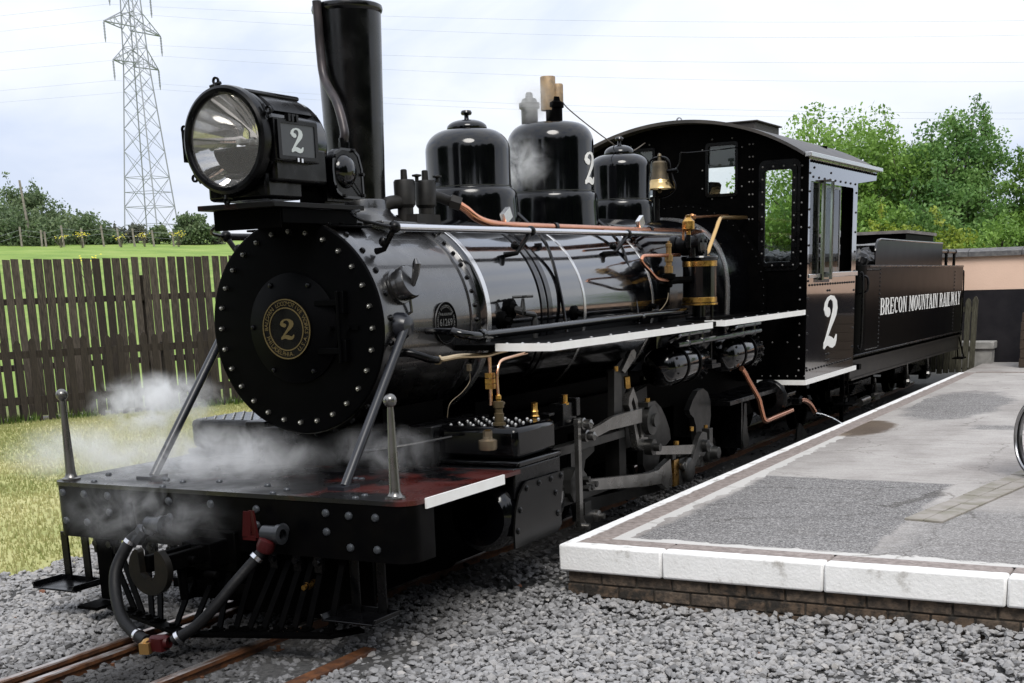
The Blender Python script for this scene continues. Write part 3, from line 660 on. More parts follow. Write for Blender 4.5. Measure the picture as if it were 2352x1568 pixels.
for z in (.145, -.13): m.b2(.19, .345, -.085, -.06, z-.018, z+.018); m.b2(.345, .39, -.075, -.03, z-.065, z+.065)
m.cyl((.355,-.085,.21), (.355,-.085,-.2), .010); m.build('door_hinge', M['front'], dr, bevel=.004)
m = MB().cyl((.30,-.07,.0), (.30,-.11,.0), .014).cyl((.40,-.03,.0), (.40,-.065,.0), .013).b2(.41, .46, -.045, -.03, -.012, .012); m.build('door_catch', M['front'], dr)
pl = MB().lathe((0,0,0), (0,-1,0), [(.174,.10),(.174,.113),(1e-3,.113)], 64).build('number_plate', M['black'], dr)
pm_ = lambda o, s=1: axes(o, (1,0,0), (0,0,1))
m = MB().lathe((0,0,0), (0,-1,0), [(.174,.110),(.174,.117),(.167,.117),(.167,.110)], 64).lathe((0,0,0), (0,-1,0), [(.126,.110),(.126,.117),(.119,.117),(.119,.110)], 64)
def ring_text(mb, s, c, rad, size, a_start, a_end, mk, flip=False):
    k = len(s)
    for i, ch in enumerate(s):
        if ch == ' ': continue
        a = a_start + (a_end-a_start)*i/(k-1); ar = R(a)
        rot = R(a-90) if not flip else R(a+90)
        mb.text(ch, size, mk @ Matrix.Translation((c[0]+rad*math.cos(ar), c[1]+rad*math.sin(ar), 0)) @ Matrix.Rotation(rot, 4, 'Z'), .002)
mk = axes((0,-.115,0), (1,0,0), (0,0,1))
ring_text(m, 'BALDWIN LOCOMOTIVE WORKS', (0,0), .146, .036, 180, -8, mk)
ring_text(m, 'PHILADELPHIA.  U.S.A.', (0,0), .146, .036, 200, 344, mk, True)
put_two(m, axes((-.045,-.114,-.060), (1,0,0), (0,0,1)), .120); m.build('gold_lettering', M['gold'], dr, False)
# boiler cladding
m = MB().lathe((0,0,0), Yv, [(.60,1.09),(.612,1.10),(.640,1.12),(.657,1.125),(.660,1.9),(.662,2.6),(.700,3.83),(.705,3.95),(.60,3.96)], 128); boil = m.build('boiler', M['boilerpaint'], loco)
for nme, y, w, r, mt in (('silver_band', 1.155, .055, .6605, 'silver'), ('silver_band', 2.60, .04, .6655, 'silver'), ('silver_band', 3.83, .04, .7035, 'silver'), ('black_band', 1.925, .07, .668, 'gloss'), ('black_band', 2.025, .07, .668, 'gloss')):
    MB().lathe((0,0,0), Yv, [(r-.006, y-w/2),(r, y-w/2+.003),(r, y+w/2-.003),(r-.006, y+w/2)], 128).build(nme, M[mt], boil)
# firebox: rounded shoulders, drawn in below
def fb_loop(a, bq, p, zlo):
    o = []
    for i in range(41):
        tq = PI*i/40; c, s_ = math.cos(tq), math.sin(tq)
        o.append((a*math.copysign(abs(c)**(2/p), c), bq*abs(s_)**(2/p)))
    return [(a*.97, zlo)] + o + [(-a*.97, zlo)]
def fb(mb, secs):
    k = None; o = len(mb.v)
    for y, a, bq, p in secs:
        lp = fb_loop(a, bq, p, -.62); k = len(lp); mb.v += [(x, y, z) for x, z in lp]
    for i in range(len(secs)-1):
        for j in range(k-1): q = o+i*k+j; mb.f.append((q, q+1, q+1+k, q+k))
    return mb
fb(MB(), [(3.9,.60,.60,2.2),(3.95,.69,.69,2.3),(4.05,.715,.715,2.45),(6.25,.735,.735,2.6)]).build('firebox', M['gloss'], loco)
fb(MB(), [(5.55,.725,.73,2.55),(5.552,.745,.752,2.55),(5.60,.746,.753,2.55),(5.602,.726,.73,2.55)]).build('silver_band', M['silver'], boil)
m = MB().lathe((0,0,0), Yv, [(.72,6.20),(.89,6.215),(.90,6.23),(.90,6.262),(.72,6.262)], 72); fl = m.build('firebox_flange', M['dull'], loco)
m = MB(); rivets(m, [(.873*math.cos(R(a)), 6.214, .873*math.sin(R(a))) for a in range(-20, 201, 5)], (0,-1,0), .011); m.build('rivets', M['black'], fl, kind='stuff')
# chimney
m = MB().lathe((0,.70,0), Zv, [(.172,.72),(.176,.9),(.204,1.835),(.212,1.845),(.216,1.86),(.212,1.878),(.200,1.885),(.186,1.88),(.186,1.2)], 72); ch = m.build('chimney', mat('chimney_paint', (.001,.001,.0013), .20, spec=.5, nscale=4, rvar=.12), loco)
MB().lathe((0,.70,0), Zv, [(.176,.752),(.192,.750),(.196,.742),(.197,.70),(.205,.675),(.23,.652),(.265,.628),(.30,.60),(.30,.5)], 64).build('chimney_saddle', M['smoke'], ch)
m = MB().b2(-.33,.33,.47,.97,.585,.612); m.build('saddle_flange', M['smoke'], ch, bevel=.008)
MB().smooth_tube([(.17,.34,1.0),(.172,.34,1.07),(.175,.345,1.13),(.11,.38,1.287),(-.02,.45,1.446),(-.052,.472,1.609),(-.056,.474,1.75),(-.06,.476,1.885)], .027, 14).build('exhaust_pipe', mat('purplish_iron', (.030,.026,.028), .38, .4, col2=(.055,.044,.044), nscale=8), ch)
m = MB().cyl((.17,.34,.99), (.17,.34,1.06), .034, n=8).cyl((.17,.34,1.06), (.17,.34,1.085), .029, n=12); m.build('pipe_union', M['black'], ch)
# domes
def dome(y, prof, seam_z, seam_r):
    d = MB().lathe((0,y,0), Zv, prof, 80).build('dome', M['gloss'], loco, ang=50)
    MB().lathe((0,y,0), Zv, [(seam_r-.002,seam_z-.004),(seam_r+.004,seam_z-.003),(seam_r+.004,seam_z+.003),(seam_r-.002,seam_z+.004)], 80).build('seam_bead', mat('seam_bead', (.03,.032,.03), .3), d)
    return d
def arcpro(r0, z0, r1, z1, n=10):  # quarter ellipse from (r0,z0) vertical to (r1,z1) horizontal
    return [(r1+(r0-r1)*math.cos(PI/2*i/n), z0+(z1-z0)*math.sin(PI/2*i/n)) for i in range(n+1)]
def base_pro(rb, r, zb, zs, zt):
    return [(rb+.02,.50),(rb+.01,.62),(rb+.004,.70)] + [(r+.006+(rb-r-.006)*math.cos(PI/2*i/8)**.8 if i < 8 else r+.004, zb+(zs-zb)*math.sin(PI/2*i/8)) for i in range(9)]
knob = lambda z, s=1: [(.016*s,z-.035),(.016*s,z-.018),(.034*s,z-.014),(.040*s,z),(.034*s,z+.014),(.018*s,z+.018),(1e-3,z+.019)]
d1 = dome(2.10, base_pro(.348,.302,.775,.872,.9) + [(.302,.885)] + arcpro(.302,1.13,.135,1.278) + [(.132,1.279)], .885, .302)
MB().lathe((0,2.10,0), Zv, [(.10,1.27),(.136,1.272),(.142,1.285)] + arcpro(.142,1.29,.02,1.345,8) + knob(1.392), 48).build('dome_cap', M['gloss'], d1)
d2 = dome(3.42, base_pro(.372,.342,.80,.885,.9) + [(.342,.90)] + arcpro(.342,1.27,.19,1.425) + [(.0,1.43)], .90, .342)
d3 = dome(4.78, base_pro(.300,.268,.775,.875,.9) + [(.268,.888)] + arcpro(.268,1.16,.13,1.272) + [(.128,1.273)], .888, .268)
MB().lathe((0,4.78,0), Zv, [(.10,1.265),(.126,1.267),(.133,1.28)] + arcpro(.133,1.285,.02,1.352,8) + knob(1.405, .95), 48).build('dome_cap', M['gloss'], d3)
m = MB()
tmp = MB(); put_two(tmp, Matrix.Identity(4), .245, .003, 1.25)
bmx = bmesh.new(); me = bpy.data.meshes.new('t'); me.from_pydata(tmp.v, [], tmp.f); bmx.from_mesh(me)
bmesh.ops.triangulate(bmx, faces=bmx.faces); bmesh.ops.subdivide_edges(bmx, edges=[e for e in bmx.edges if e.calc_length() > .02], cuts=2, use_grid_fill=False); bmesh.ops.triangulate(bmx, faces=bmx.faces)
bmx.verts.ensure_lookup_table()
vv = [((.3455+v.co.z)*math.cos((v.co.x-.085)/.342), 3.42+(.3455+v.co.z)*math.sin((v.co.x-.085)/.342), .945+v.co.y) for v in bmx.verts]
m.add(vv, [tuple(v.index for v in f.verts) for f in bmx.faces]); bmx.free(); m.build('painted_number', M['letter'], d2)
# safety valve and whistle on the middle dome
m = MB().lathe((-.2,3.46,0), Zv, [(.066,1.36),(.066,1.55),(.082,1.56),(.082,1.60),(.066,1.605),(.055,1.63),(.030,1.64),(.028,1.67),(.020,1.68),(1e-3,1.682)], 28); m.build('safety_valve', mat('valve_iron', (.05,.048,.048), .5, .5), d2)
m = MB().lathe((0,3.50,0), Zv, [(.072,1.37),(.066,1.40),(.066,1.545),(.078,1.55),(.078,1.585),(.055,1.60),(.05,1.63),(.02,1.635)], 28); m.build('whistle_base', M['dull'], d2)
m = MB().lathe((0,3.50,0), Zv, [(.0648,1.62),(.066,1.62),(.066,1.775),(1e-3,1.785)], 28, R(-150), R(100)).lathe((0,3.50,0), Zv, [(.064,1.56),(.064,1.75),(1e-3,1.752)], 28).b2(-.088,.0,3.46,3.54,1.57,1.79)
MB().lathe((-.035,3.47,0), Zv, [(.058,1.53),(.060,1.54),(.060,1.778),(.056,1.784),(1e-3,1.784)], 28).lathe((.02,3.53,0), Zv, [(.045,1.58),(.045,1.72),(.04,1.73),(1e-3,1.73)], 20).build('whistle', M['sidegrey'], d2)
MB().smooth_tube([(.05,3.53,1.64),(.02,3.60,1.62),(0,3.80,1.555),(-.02,4.55,1.39),(-.1,5.2,1.33),(-.344,6.2,1.494)], .005, 6).build('whistle_cord', mat('cord', (.12,.10,.08), .8), d2)
# pipework elbows and valve chest on the smokebox top
m = MB()
for (x, y) in ((.22,.90),(.27,1.07)):
    m.lathe((x,y,0), Zv, [(.05,.55),(.05,.70),(.066,.72),(.068,.86),(.060,.872),(.022,.875),(.02,.93),(.014,.935),(1e-3,.935)], 24)
for (x, y) in ((.29,.94),(.33,1.12)): m.lathe((x,y,0), Zv, [(.03,.86),(.012,.862),(.012,.885),(.03,.89),(.03,.90),(1e-3,.905)], 12)
m.b2(.17,.33,.86,1.14,.60,.66); m.smooth_tube([(.22,.90,.74),(.18,.78,.73),(.15,.72,.69),(.15,.70,.62)], .042, 12); m.smooth_tube([(.27,1.07,.78),(.30,1.16,.775),(.33,1.24,.752),(.36,1.27,.74)], .035, 12)
m.cyl((.345,1.245,.748),(.40,1.285,.725), .048, n=6); m.build('valve_chest', mat('warm_iron', (.008,.0077,.0073), .55, .1, spec=.3, col2=(.018,.0165,.015), nscale=12), loco)
m = MB().smooth_tube([(.38,1.27,.733),(.43,1.31,.69),(.47,1.36,.64),(.50,1.48,.607),(.50,1.75,.598),(.50,2.4,.597),(.50,3.77,.597),(.50,4.6,.597),(.48,5.6,.60)], .026, 12).tube([(.545,3.2,.578),(.545,5.2,.585)], .014, 8); cop = m.build('copper_pipe', M['copper'], loco)
m = MB()
for y in (2.45, 4.25): m.lathe((.5,y,.597), Yv, [(.028,-.02),(.034,-.02),(.034,.02),(.028,.02)], 12).b2(.44,.5,y-.015,y+.015,.55,.6)
m.build('pipe_clip', M['black'], cop)
# handrails
for s in (1, -1):
    hr = MB().tube([(.62*s,.151,.553),(.62*s,4.2,.561),(.62*s,4.85,.564)], .0225, 14).build('handrail', M['polish'] if s > 0 else M['black'], loco)
    m = MB().smooth_tube([(.62*s,.151,.553),(.60*s,-.0,.57),(.52*s,-.06,.60),(.42*s,.02,.64),(.36*s,.18,.66)], .010, 8)
    for y, fx, fy, fz in ((.151,.475,.165,.425),(1.843,.535,1.606,.40),(3.504,.552,3.181,.405)):
        m.ball((.62*s,y,.555), .036); m.tube([(.62*s,y,.553),(fx*s*1.12+.0*s,(fy*.75+y*.25),fz+.01),(fx*s,fy,fz)], [.018,.016,.02], 10)
        mid = Vector((.62*s,y,.553)).lerp(Vector((fx*s,fy,fz)), .6); m.ball(mid, .030, 10)
    m.build('handrail_stanchion', M['black'], hr)
m = MB()
for y in (1.72, 4.05): m.box((.50,y,.66), (.035,.10,.075), (R(30),0,0))
m.build('sand_pipe_bracket', M['silver'], boil)
for y in (2.1, 3.42):
    m = MB().smooth_tube([(.30,y+.1,.72),(.47,y+.12,.56),(.57,y+.12,.42),(.665,y+.1,.1),(.70,y+.1,-.14)], .013, 8); m.build('sand_pipe', M['gloss'], boil)
# builder's plate on the smokebox side
bpl = MB().lathe((.617,.66,-.005), Xv, [(.125,0),(.125,.016),(.118,.018),(.112,.012),(1e-3,.012)], 48).build('builders_plate', M['dull'], loco)
mk = axes((.6295,.66,-.005), (0,1,0), (0,0,1)); m = MB()
m.text('61269', .062, mk); m.text('PHILADELPHIA', .022, mk @ Matrix.Translation((0,.05,0))); m.text('U.S.A.', .030, mk @ Matrix.Translation((0,-.05,0)))
ring_text(m, 'BALDWIN LOCOMOTIVE WORKS', (0,0), .098, .026, 200, -20, mk)
m.lathe((.629,.66,-.005), Xv, [(.125,-.006),(.126,.004),(.117,.004),(.117,-.006)], 48); m.build('raised_lettering', mat('plate_letter', (.13,.13,.13), .4, .6), bpl, False)
# clean-out cap, stay bracket
nrm = Vector((.945,0,.33)).normalized(); c = Vector((.575,.20,.215))
m = MB().lathe(c, nrm, [(.105,-.04),(.105,.03),(.092,.034),(.088,.06),(.098,.064),(.098,.105),(.09,.118),(1e-3,.122)], 40)
u = Vector((0,1,0)); q = c+nrm*.125
m.smooth_tube([q-Vector((0,.02,-.0)), q+nrm*.03+Vector((0,.0,.04)), q+nrm*.035+Vector((0,.0,.085)), q+nrm*.02+Vector((0,.01,.12))], [.012]*19, 8) if False else m.tube([q-Vector((0,.0,.03)), q+nrm*.025+Vector((0,.0,.03)), q+nrm*.035+Vector((0,0,.08)), q+nrm*.03+Vector((0,0,.11))], [.014,.022,.026,.010], 10)
m.tube([c+nrm*.06+Vector((0,.06,-.09)), c+nrm*.06+Vector((0,.07,-.16)), c+nrm*.03+Vector((0,.05,-.17))], .009, 8)
m.build('cleanout_cap', M['smoke'], loco)
# black pipe and boiler clacks above the running board
m = MB().smooth_tube([(.80,.44,-.05),(.86,.46,-.068),(.90,.55,-.083),(.90,.70,-.083),(.90,1.4,-.08),(.90,3.0,-.067),(.90,4.05,-.066)], .027, 12)
for y in (.62, 3.08): m.lathe((.90,y,-.078), Yv, [(.028,-.025),(.036,-.02),(.036,.02),(.028,.025)], 12)
m.tube([(.62,.44,-.045),(.80,.44,-.05)], .02, 8); m.build('injector_pipe', M['gloss'], loco)
m = MB()
for y, z, s in ((1.32,-.02,1),(2.41,-.014,.9),(3.81,-.01,.9)):
    m.lathe((.645,y,z), Xv, [(.06*s,0),(.06*s,.03),(.045*s,.035),(.032*s,.05)], 18); m.cyl((.69,y,z), (.73,y,z-.01), .026*s, n=6)
m.lathe((.645,1.44,.05), Xv, [(.068,0),(.068,.03),(.05,.035),(.03,.06)], 20); m.build('boiler_plug', M['dull'], boil)
m = MB().tube([(.70,1.44,.045),(.76,1.44,.03)], .026, 10).tube([(.75,1.445,.03),(.75,1.452,.115)], [.022,.010], 10).smooth_tube([(.75,1.46,.02),(.755,1.53,.012),(.755,1.60,-.0),(.755,1.602,-.05),(.755,1.60,-.155)], .018, 10)
m.tube([(.70,1.40,.125),(.80,1.50,.127)], .009, 8).tube([(.70,1.50,.125),(.80,1.40,.127)], .009, 8).cyl((.755,1.602,-.03), (.755,1.602,-.065), .025, n=6); m.build('blowdown_tap', mat('tap_iron', (.03,.03,.03), .45, .4), boil)
# running boards
def board(x0, x1, y0, y1, z, name='running_board'):
    bo = MB().b2(x0, x1-.004, y0+.004, y1, z-.035, z-.002).build(name, M['dull'], loco)
    MB().b2(x1-.005, x1+.004, y0, y1, z-.047, z).build('white_edge', M['white'], bo)
    MB().b2(x0, x1-.0055, y0, y0+.0042, z-.047, z+.0005).build('white_edge', M['white'], bo)
    m = MB(); rivets(m, [(x1-.06, y, z-.003) for y in np.arange(y0+.08, y1, .31)] + [(x, y0+.06, z-.003) for x in np.arange(x0+.05, x1-.1, .11)], Zv, .013, .007, 8); m.build('rivets', M['brightnut'], bo, kind='stuff')
    return bo
bd = board(.89, 1.28, .80, 3.64, -.142); board(1.10, 1.275, 3.95, 6.255, -.142)
MB().b2(.55, .889, .80, 6.26, -.185, -.150).b2(.8895, 1.2, 3.64, 3.95, -.185, -.150).build('inner_board', M['dull'], bd)
MB().b2(-1.28, -.60, .80, 6.26, -.185, -.145).build('running_board', M['dull'], loco)
# air pump
ap = MB().lathe((.95,4.24,0), Zv, [(.12,-.02),(.145,-.018),(.147,-.005),(.140,.0),(.140,.33),(.152,.345),(.156,.36),(.150,.372),(.06,.378),(1e-3,.38)], 48).build('air_pump', M['gloss'], loco)
MB().lathe((.95,4.24,0), Zv, [(.141,-.002),(.1445,.0),(.1445,.037),(.141,.04)], 48).lathe((.95,4.24,0), Zv, [(.141,.288),(.1445,.29),(.1445,.332),(.141,.335)], 48).lathe((.95,4.24,0), Zv, [(.10,-.024),(.152,-.022),(.152,-.008),(.10,-.006)], 48).build('brass_band', M['brass'], ap)
m = MB().cyl((.95,4.24,-.02), (.95,4.24,-.145), .05).b2(.86,1.04,4.15,4.33,-.142,-.12)
for dx, dy in ((.09,.05),(-.08,.08),(.04,-.1)): m.cyl((.95+dx,4.24+dy,-.14), (.95+dx,4.24+dy,0), .013, n=8)
m.build('pump_stand', M['black'], ap)
m = MB().lathe((.72,4.18,.465), Xv, [(.05,0),(.082,.01),(.084,.06),(.07,.065),(.07,.10),(.088,.105),(.088,.15),(.074,.155),(.074,.21),(.088,.215),(.092,.27),(.08,.285),(1e-3,.29)], 28)
m.b2(.90,.98,4.12,4.30,.36,.47).cyl((.95,4.08,.36), (.95,4.08,.44), .022).cyl((.95,4.34,.37), (.95,4.34,.42), .03)
for a in (30,150,270): m.cyl((1.0,4.18+.06*math.cos(R(a)),.465+.06*math.sin(R(a))), (1.02,4.18+.06*math.cos(R(a)),.465+.06*math.sin(R(a))), .018, n=6)
m.build('pump_valve_gear', M['black'], ap)
m = MB().lathe((.95,3.98,0), Zv, [(.018,.53),(.018,.57),(.045,.578),(.052,.585),(.052,.645),(.03,.668),(.022,.675),(.022,.695),(1e-3,.70)], 12); m.build('lubricator_cup', M['brass'], ap)
MB().cyl((.95,3.98,.44), (.95,3.98,.54), .02).tube([(.95,3.98,.55),(.99,4.05,.60)], .008, 6).build('cup_stem', M['black'], ap)
MB().smooth_tube([(.68,6.25,.738),(.80,5.4,.715),(.88,4.98,.70),(.90,4.86,.675),(.90,4.78,.60),(.90,4.62,.45),(.90,4.56,.40),(.90,4.40,.388)], .017, 10).build('brass_pipe', mat('yellow_brass_pipe', (.62,.40,.17), .3, 1.0), ap)
MB().smooth_tube([(.90,3.99,.50),(.90,4.0,.58),(.90,4.03,.645),(.88,4.14,.688),(.8,4.6,.70),(.495,6.25,.77)], .010, 8).lathe((.855,4.30,.693), (-.2,1,.02), [(.012,0),(.026,.01),(.026,.05),(.018,.055),(.018,.09),(.024,.095),(.024,.12),(.01,.13)], 8).build('steam_pipe', mat('dark_copper', (.36,.17,.08), .35, 1.0), ap)
m = MB().lathe((.85,3.80,0), Zv, [(.02,.24),(.036,.245),(.036,.30),(.024,.305),(.024,.33),(.034,.335),(.034,.385),(.022,.39),(.022,.445),(.026,.45),(.026,.475),(.012,.48),(.012,.495),(1e-3,.497)], 16); m.build('check_valve', mat('dirty_brass', (.30,.19,.08), .4, .9), ap)
m = MB().lathe((.85,3.80,0), Zv, [(.02,.13),(.03,.14),(.03,.19),(.055,.20),(.055,.235),(.03,.24)], 16).tube([(.85,3.80,.18),(.85,3.96,.185),(.92,4.1,.185)], .03, 10).tube([(.85,3.80,.15),(.78,3.76,.165)], .02, 8).tube([(.85,3.80,.14),(.85,3.79,.09)], .012, 8); m.build('check_valve_body', M['dull'], ap)
MB().smooth_tube([(.85,4.04,.385),(.85,3.6,.383),(.85,3.33,.382),(.85,3.26,.372),(.85,3.235,.345),(.85,3.28,.315),(.85,3.38,.275),(.85,3.52,.215),(.85,3.62,.195),(.85,3.77,.186)], .0145, 10).build('copper_pipe', M['copper'], ap)
MB().smooth_tube([(.85,3.79,.1),(.85,3.76,.03),(.83,3.70,-.03),(.8,3.66,-.06)], .004, 6).build('drain_pipe', M['bronze'], ap)
# air tanks under the board
for y0, y1 in ((3.02, 3.80), (4.40, 5.20)):
    tk = MB().lathe((1.07,0,-.455), Yv, [(1e-3,y0-.05),(.07,y0-.045),(.125,y0-.01),(.145,y0+.03),(.145,y1-.03),(.125,y1+.01),(.07,y1+.045),(1e-3,y1+.05)], 40).build('air_tank', M['gloss'], loco)
    m = MB()
    for y in (y0+.27, y1-.24): m.lathe((1.07,0,-.455), Yv, [(.143,y-.02),(.153,y-.018),(.153,y+.018),(.143,y+.02)], 40)
    m.build('tank_strap', M['dull'], tk)
    m = MB()
    for y in (y0+.05, y1-.05): rivets(m, [(1.07+.147*math.cos(R(a)), y, -.455+.147*math.sin(R(a))) for a in range(-60, 80, 22)], Xv, .013, .012)
    m.build('rivets', M['black'], tk, kind='stuff')
m = MB().tube([(1.25,2.95,-.28),(1.25,4.93,-.27)], .022, 10)
for y in (2.95, 4.24):
    m.tube([(1.25,y+.05,-.21),(1.25,y+.68,-.207)], .018, 10); m.smooth_tube([(1.25,y+.06,-.21),(1.25,y,-.22),(1.2,y-.02,-.25)], .018, 8)
    for k in (.22, .52): m.tube([(1.25,y+k,-.20),(1.25,y+k,-.29)], .016, 8); m.ball((1.25,y+k,-.209), .026, 8); m.ball((1.25,y+k,-.277), .03, 8)
m.build('air_pipe', M['gloss'], loco)
MB().tube([(1.2,3.83,-.20),(1.2,3.83,-.48)], .008, 6).b2(1.15,1.25,3.72,3.92,-.51,-.48).b2(1.17,1.23,3.77,3.87,-.48,-.45).build('tank_bracket', M['black'], loco)
# headlamp
hl = MB().lathe((0,0,1.025), Yv, [(.262,-.50),(.262,-.44),(.25,-.435),(.25,.05),(.24,.075),(.18,.085),(1e-3,.09)], 64).build('headlamp', M['gloss'], loco)
MB().b2(-.25,.25,-.43,.05,.80,1.0).b2(-.21,.21,-.46,-.14,.715,.86).b2(-.11,.11,-.46,.02,1.262,1.29).build('lamp_casing', M['black'], hl, bevel=.02)
MB().lathe((0,0,1.025), Yv, [(.236,-.50),(.236,-.535),(.245,-.548),(.265,-.55),(.280,-.54),(.284,-.52),(.284,-.485),(.276,-.475),(.262,-.47)], 72).lathe((0,0,1.025), Yv, [(.262,-.45),(.270,-.447),(.270,-.42),(.262,-.417)], 64).build('lamp_rim', M['black'], hl)
MB().lathe((0,0,1.025), Yv, [(.237, -.515+0)] + [(max(1e-3,.237*math.sqrt(1-i/16)), -.515+.19*i/16) for i in range(1,17)], 64).build('reflector', M['mirror'], hl)
MB().lathe((0,0,1.025), Yv, [(1e-3,-.528),(.240,-.528),(.240,-.524),(1e-3,-.524)], 48).build('lamp_glass', M['lens'], hl)
MB().lathe((0,-.38,1.025), Yv, [(1e-3,-.05),(.014,-.045),(.02,-.01),(.014,.03),(.02,.035),(.02,.06)], 12).build('bulb', mat('bulb_glass', (.5,.5,.48), .1), hl)
m = MB()
for a, L in ((100,.05),(165,.05),(215,.05),(262,.03),(25,.03)):
    d = Vector((math.cos(R(a)),0,math.sin(R(a)))); p = Vector((0,-.50,1.025))+d*.285; tq = Vector((-d.z,0,d.x))
    m.tube([p-d*.02+tq*.0, p+d*.02], .014, 8); m.tube([p+d*.012-tq*.03, p+d*.012+tq*.045], .009, 8)
    m.lathe(p+d*(.03)+Vector((0,-.0,0)), Yv, [(.012,-.006),(.022,-.006),(.022,.006),(.012,.006),(.012,-.006)], 12)
m.b2(-.302,-.276,-.53,-.46,.93,1.1); m.build('rim_catch', M['black'], hl)
nb = MB().b2(.22,.298,-.475,-.09,.905,1.128).build('number_box', M['black'], hl, bevel=.006)
mk = axes((.300,-.282,1.0165), (0,1,0), (0,0,1)); MB().plate([rrect(-.177,.177,-.102,.102,.008), rrect(-.150,.150,-.083,.083,.006)], .016, mk).build('number_frame', M['black'], hl)
MB().plate([rrect(-.152,.152,-.085,.085,.004)], .006, mk).build('number_glass', M['boardpaint'], hl)
m = MB(); put_two(m, axes((.3045,-.347,.954), (0,1,0), (0,0,1)), .128); m.build('painted_number', M['greydigit'], hl, False)
m = MB()
for y in (-.36,-.33,-.29): m.b2(.29,.318,y-.012,y+.006,1.112,1.15)
m.b2(.29,.315,-.37,-.28,1.14,1.15); m.build('box_hinge', M['black'], hl)
MB().b2(.305,.315,-.31,-.295,.905,.925).b2(.305,.315,-.275,-.26,.903,.923).build('box_clip', M['polish'], hl)
m = MB(); rivets(m, [(.252*math.cos(R(a)), -.40+.0*k, 1.025+.252*math.sin(R(a))) for k in range(1) for a in range(35,150,9)] + [(.252*math.cos(R(38)), y, 1.025+.252*math.sin(R(38))) for y in np.arange(-.38,.05,.07)], (0,0,1), .006, .006, 6); m.build('rivets', M['black'], hl, kind='stuff')
MB().lathe((0,0,1.025), Yv, [(.2505,-.36),(.262,-.355),(.262,-.02),(.2505,-.015)], 10, R(-75), R(-35)).build('vent_louvre', M['black'], hl)
sh = MB().b2(-.27,.27,-.49,.37,.668,.697).build('lamp_shelf', M['redblack'], hl, bevel=.004)
m = MB().b2(-.235,.235,-.40,-.385,.56,.667).b2(.225,.24,-.385,.33,.585,.667).b2(-.24,-.225,-.385,.33,.585,.667).b2(-.225,.225,-.385,-.05,.59,.60)
m.b2(.24,.335,.0,.35,.565,.578).b2(-.335,-.24,.0,.35,.565,.578).cyl((.29,.1,.575),(.29,.1,.595),.016,n=6).cyl((.29,.28,.575),(.29,.28,.595),.016,n=6); m.build('shelf_bracket', M['dull'], hl, bevel=.004)
# turbo-generator behind the lamp
dy = MB().lathe((-.05,.24,.885), Xv, [(1e-3,0),(.10,.01),(.12,.03),(.12,.24),(.10,.25)], 40).b2(-.0,.20,.10,.36,.72,.80).b2(-.05,.15,.14,.34,.695,.725).lathe((.10,.10,.90), Yv, [(.085,-.08),(.085,.06)], 24).build('dynamo', M['black'], loco)
mk = axes((.235,.24,.875), (0,1,0), (0,0,1)); sil = [(-.155,.02),(-.15,.07),(-.12,.115),(-.06,.14),(.075,.14),(.12,.11),(.15,.03),(.155,-.13),(.14,-.142),(-.06,-.14),(-.12,-.11),(-.15,-.05)]
MB().plate([sil], .04, mk).build('dynamo_cover', M['black'], dy, bevel=.006)
MB().plate([[(x*1.0,y*1.0) for x, y in sil], [(x*.90, y*.90) for x, y in sil]], .05, mk).lathe((.25,.215,.885), Xv, [(.098,0),(.095,.012),(.07,.038),(.03,.052),(1e-3,.055)], 36).build('dynamo_dome', M['gloss'], dy)
m = MB()
for x, y in ((-.125,.09),(.06,.13),(.14,.0),(.14,-.12),(-.05,-.128),(-.13,-.08)): m.cyl(mk @ Vector((x,y,.02)), mk @ Vector((x,y,.038)), .011, n=6)
m.tube([(.27,.28,.82),(.265,.37,.745)], .004, 6).cyl((.1,.10,.98),(.1,.10,1.03),.028,n=6); m.build('dynamo_bolts', M['black'], dy)
# bell
bl = MB().lathe((.11,5.45,0), Zv, [(.03,1.252),(.055,1.25),(.068,1.235),(.070,1.20),(.078,1.13),(.088,1.085)], 40).build('bell', M['bronze'], loco)
MB().lathe((.11,5.45,0), Zv, [(.088,1.086),(.093,1.075),(.094,1.062),(.099,1.055),(.110,1.04),(.128,1.018),(.134,1.005),(.128,1.004),(.10,1.03)], 40).build('bell_lip', mat('polished_bell', (.50,.36,.17), .28, 1.0), bl)
m = MB().smooth_tube([(.01,5.45,1.15),(.005,5.45,1.22),(.03,5.45,1.268),(.11,5.45,1.285),(.18,5.45,1.268),(.208,5.45,1.22),(.208,5.45,1.158)], .011, 8)
m.lathe((.16,5.45,1.158), Xv, [(.018,0),(.018,.10),(.024,.105),(.024,.125),(1e-3,.126)], 12).smooth_tube([(.262,5.45,1.158),(.30,5.46,1.22),(.312,5.46,1.31)], .008, 8).tube([(.312,5.46,1.312),(.37,5.5,1.31),(.55,6.0,1.36),(.60,6.25,1.39)], .005, 6)
m.smooth_tube([(.225,5.45,1.15),(.24,5.45,1.09),(.262,5.45,1.03),(.25,5.45,.98),(.17,5.45,.935),(.05,5.45,.93),(-.03,5.45,.95),(-.03,5.45,1.16)], .010, 8).cyl((.08,5.45,.93),(.08,5.45,.70),.03); m.build('bell_yoke', M['black'], bl)
MB().lathe((.11,5.45,0), Zv, [(.02,1.25),(.016,1.285),(.022,1.295),(.014,1.315),(1e-3,1.32)], 12).tube([(.11,5.45,1.2),(.11,5.45,.985)], .01, 6).ball((.11,5.45,.985), .022, 8).build('bell_clapper', M['bronze'], bl)

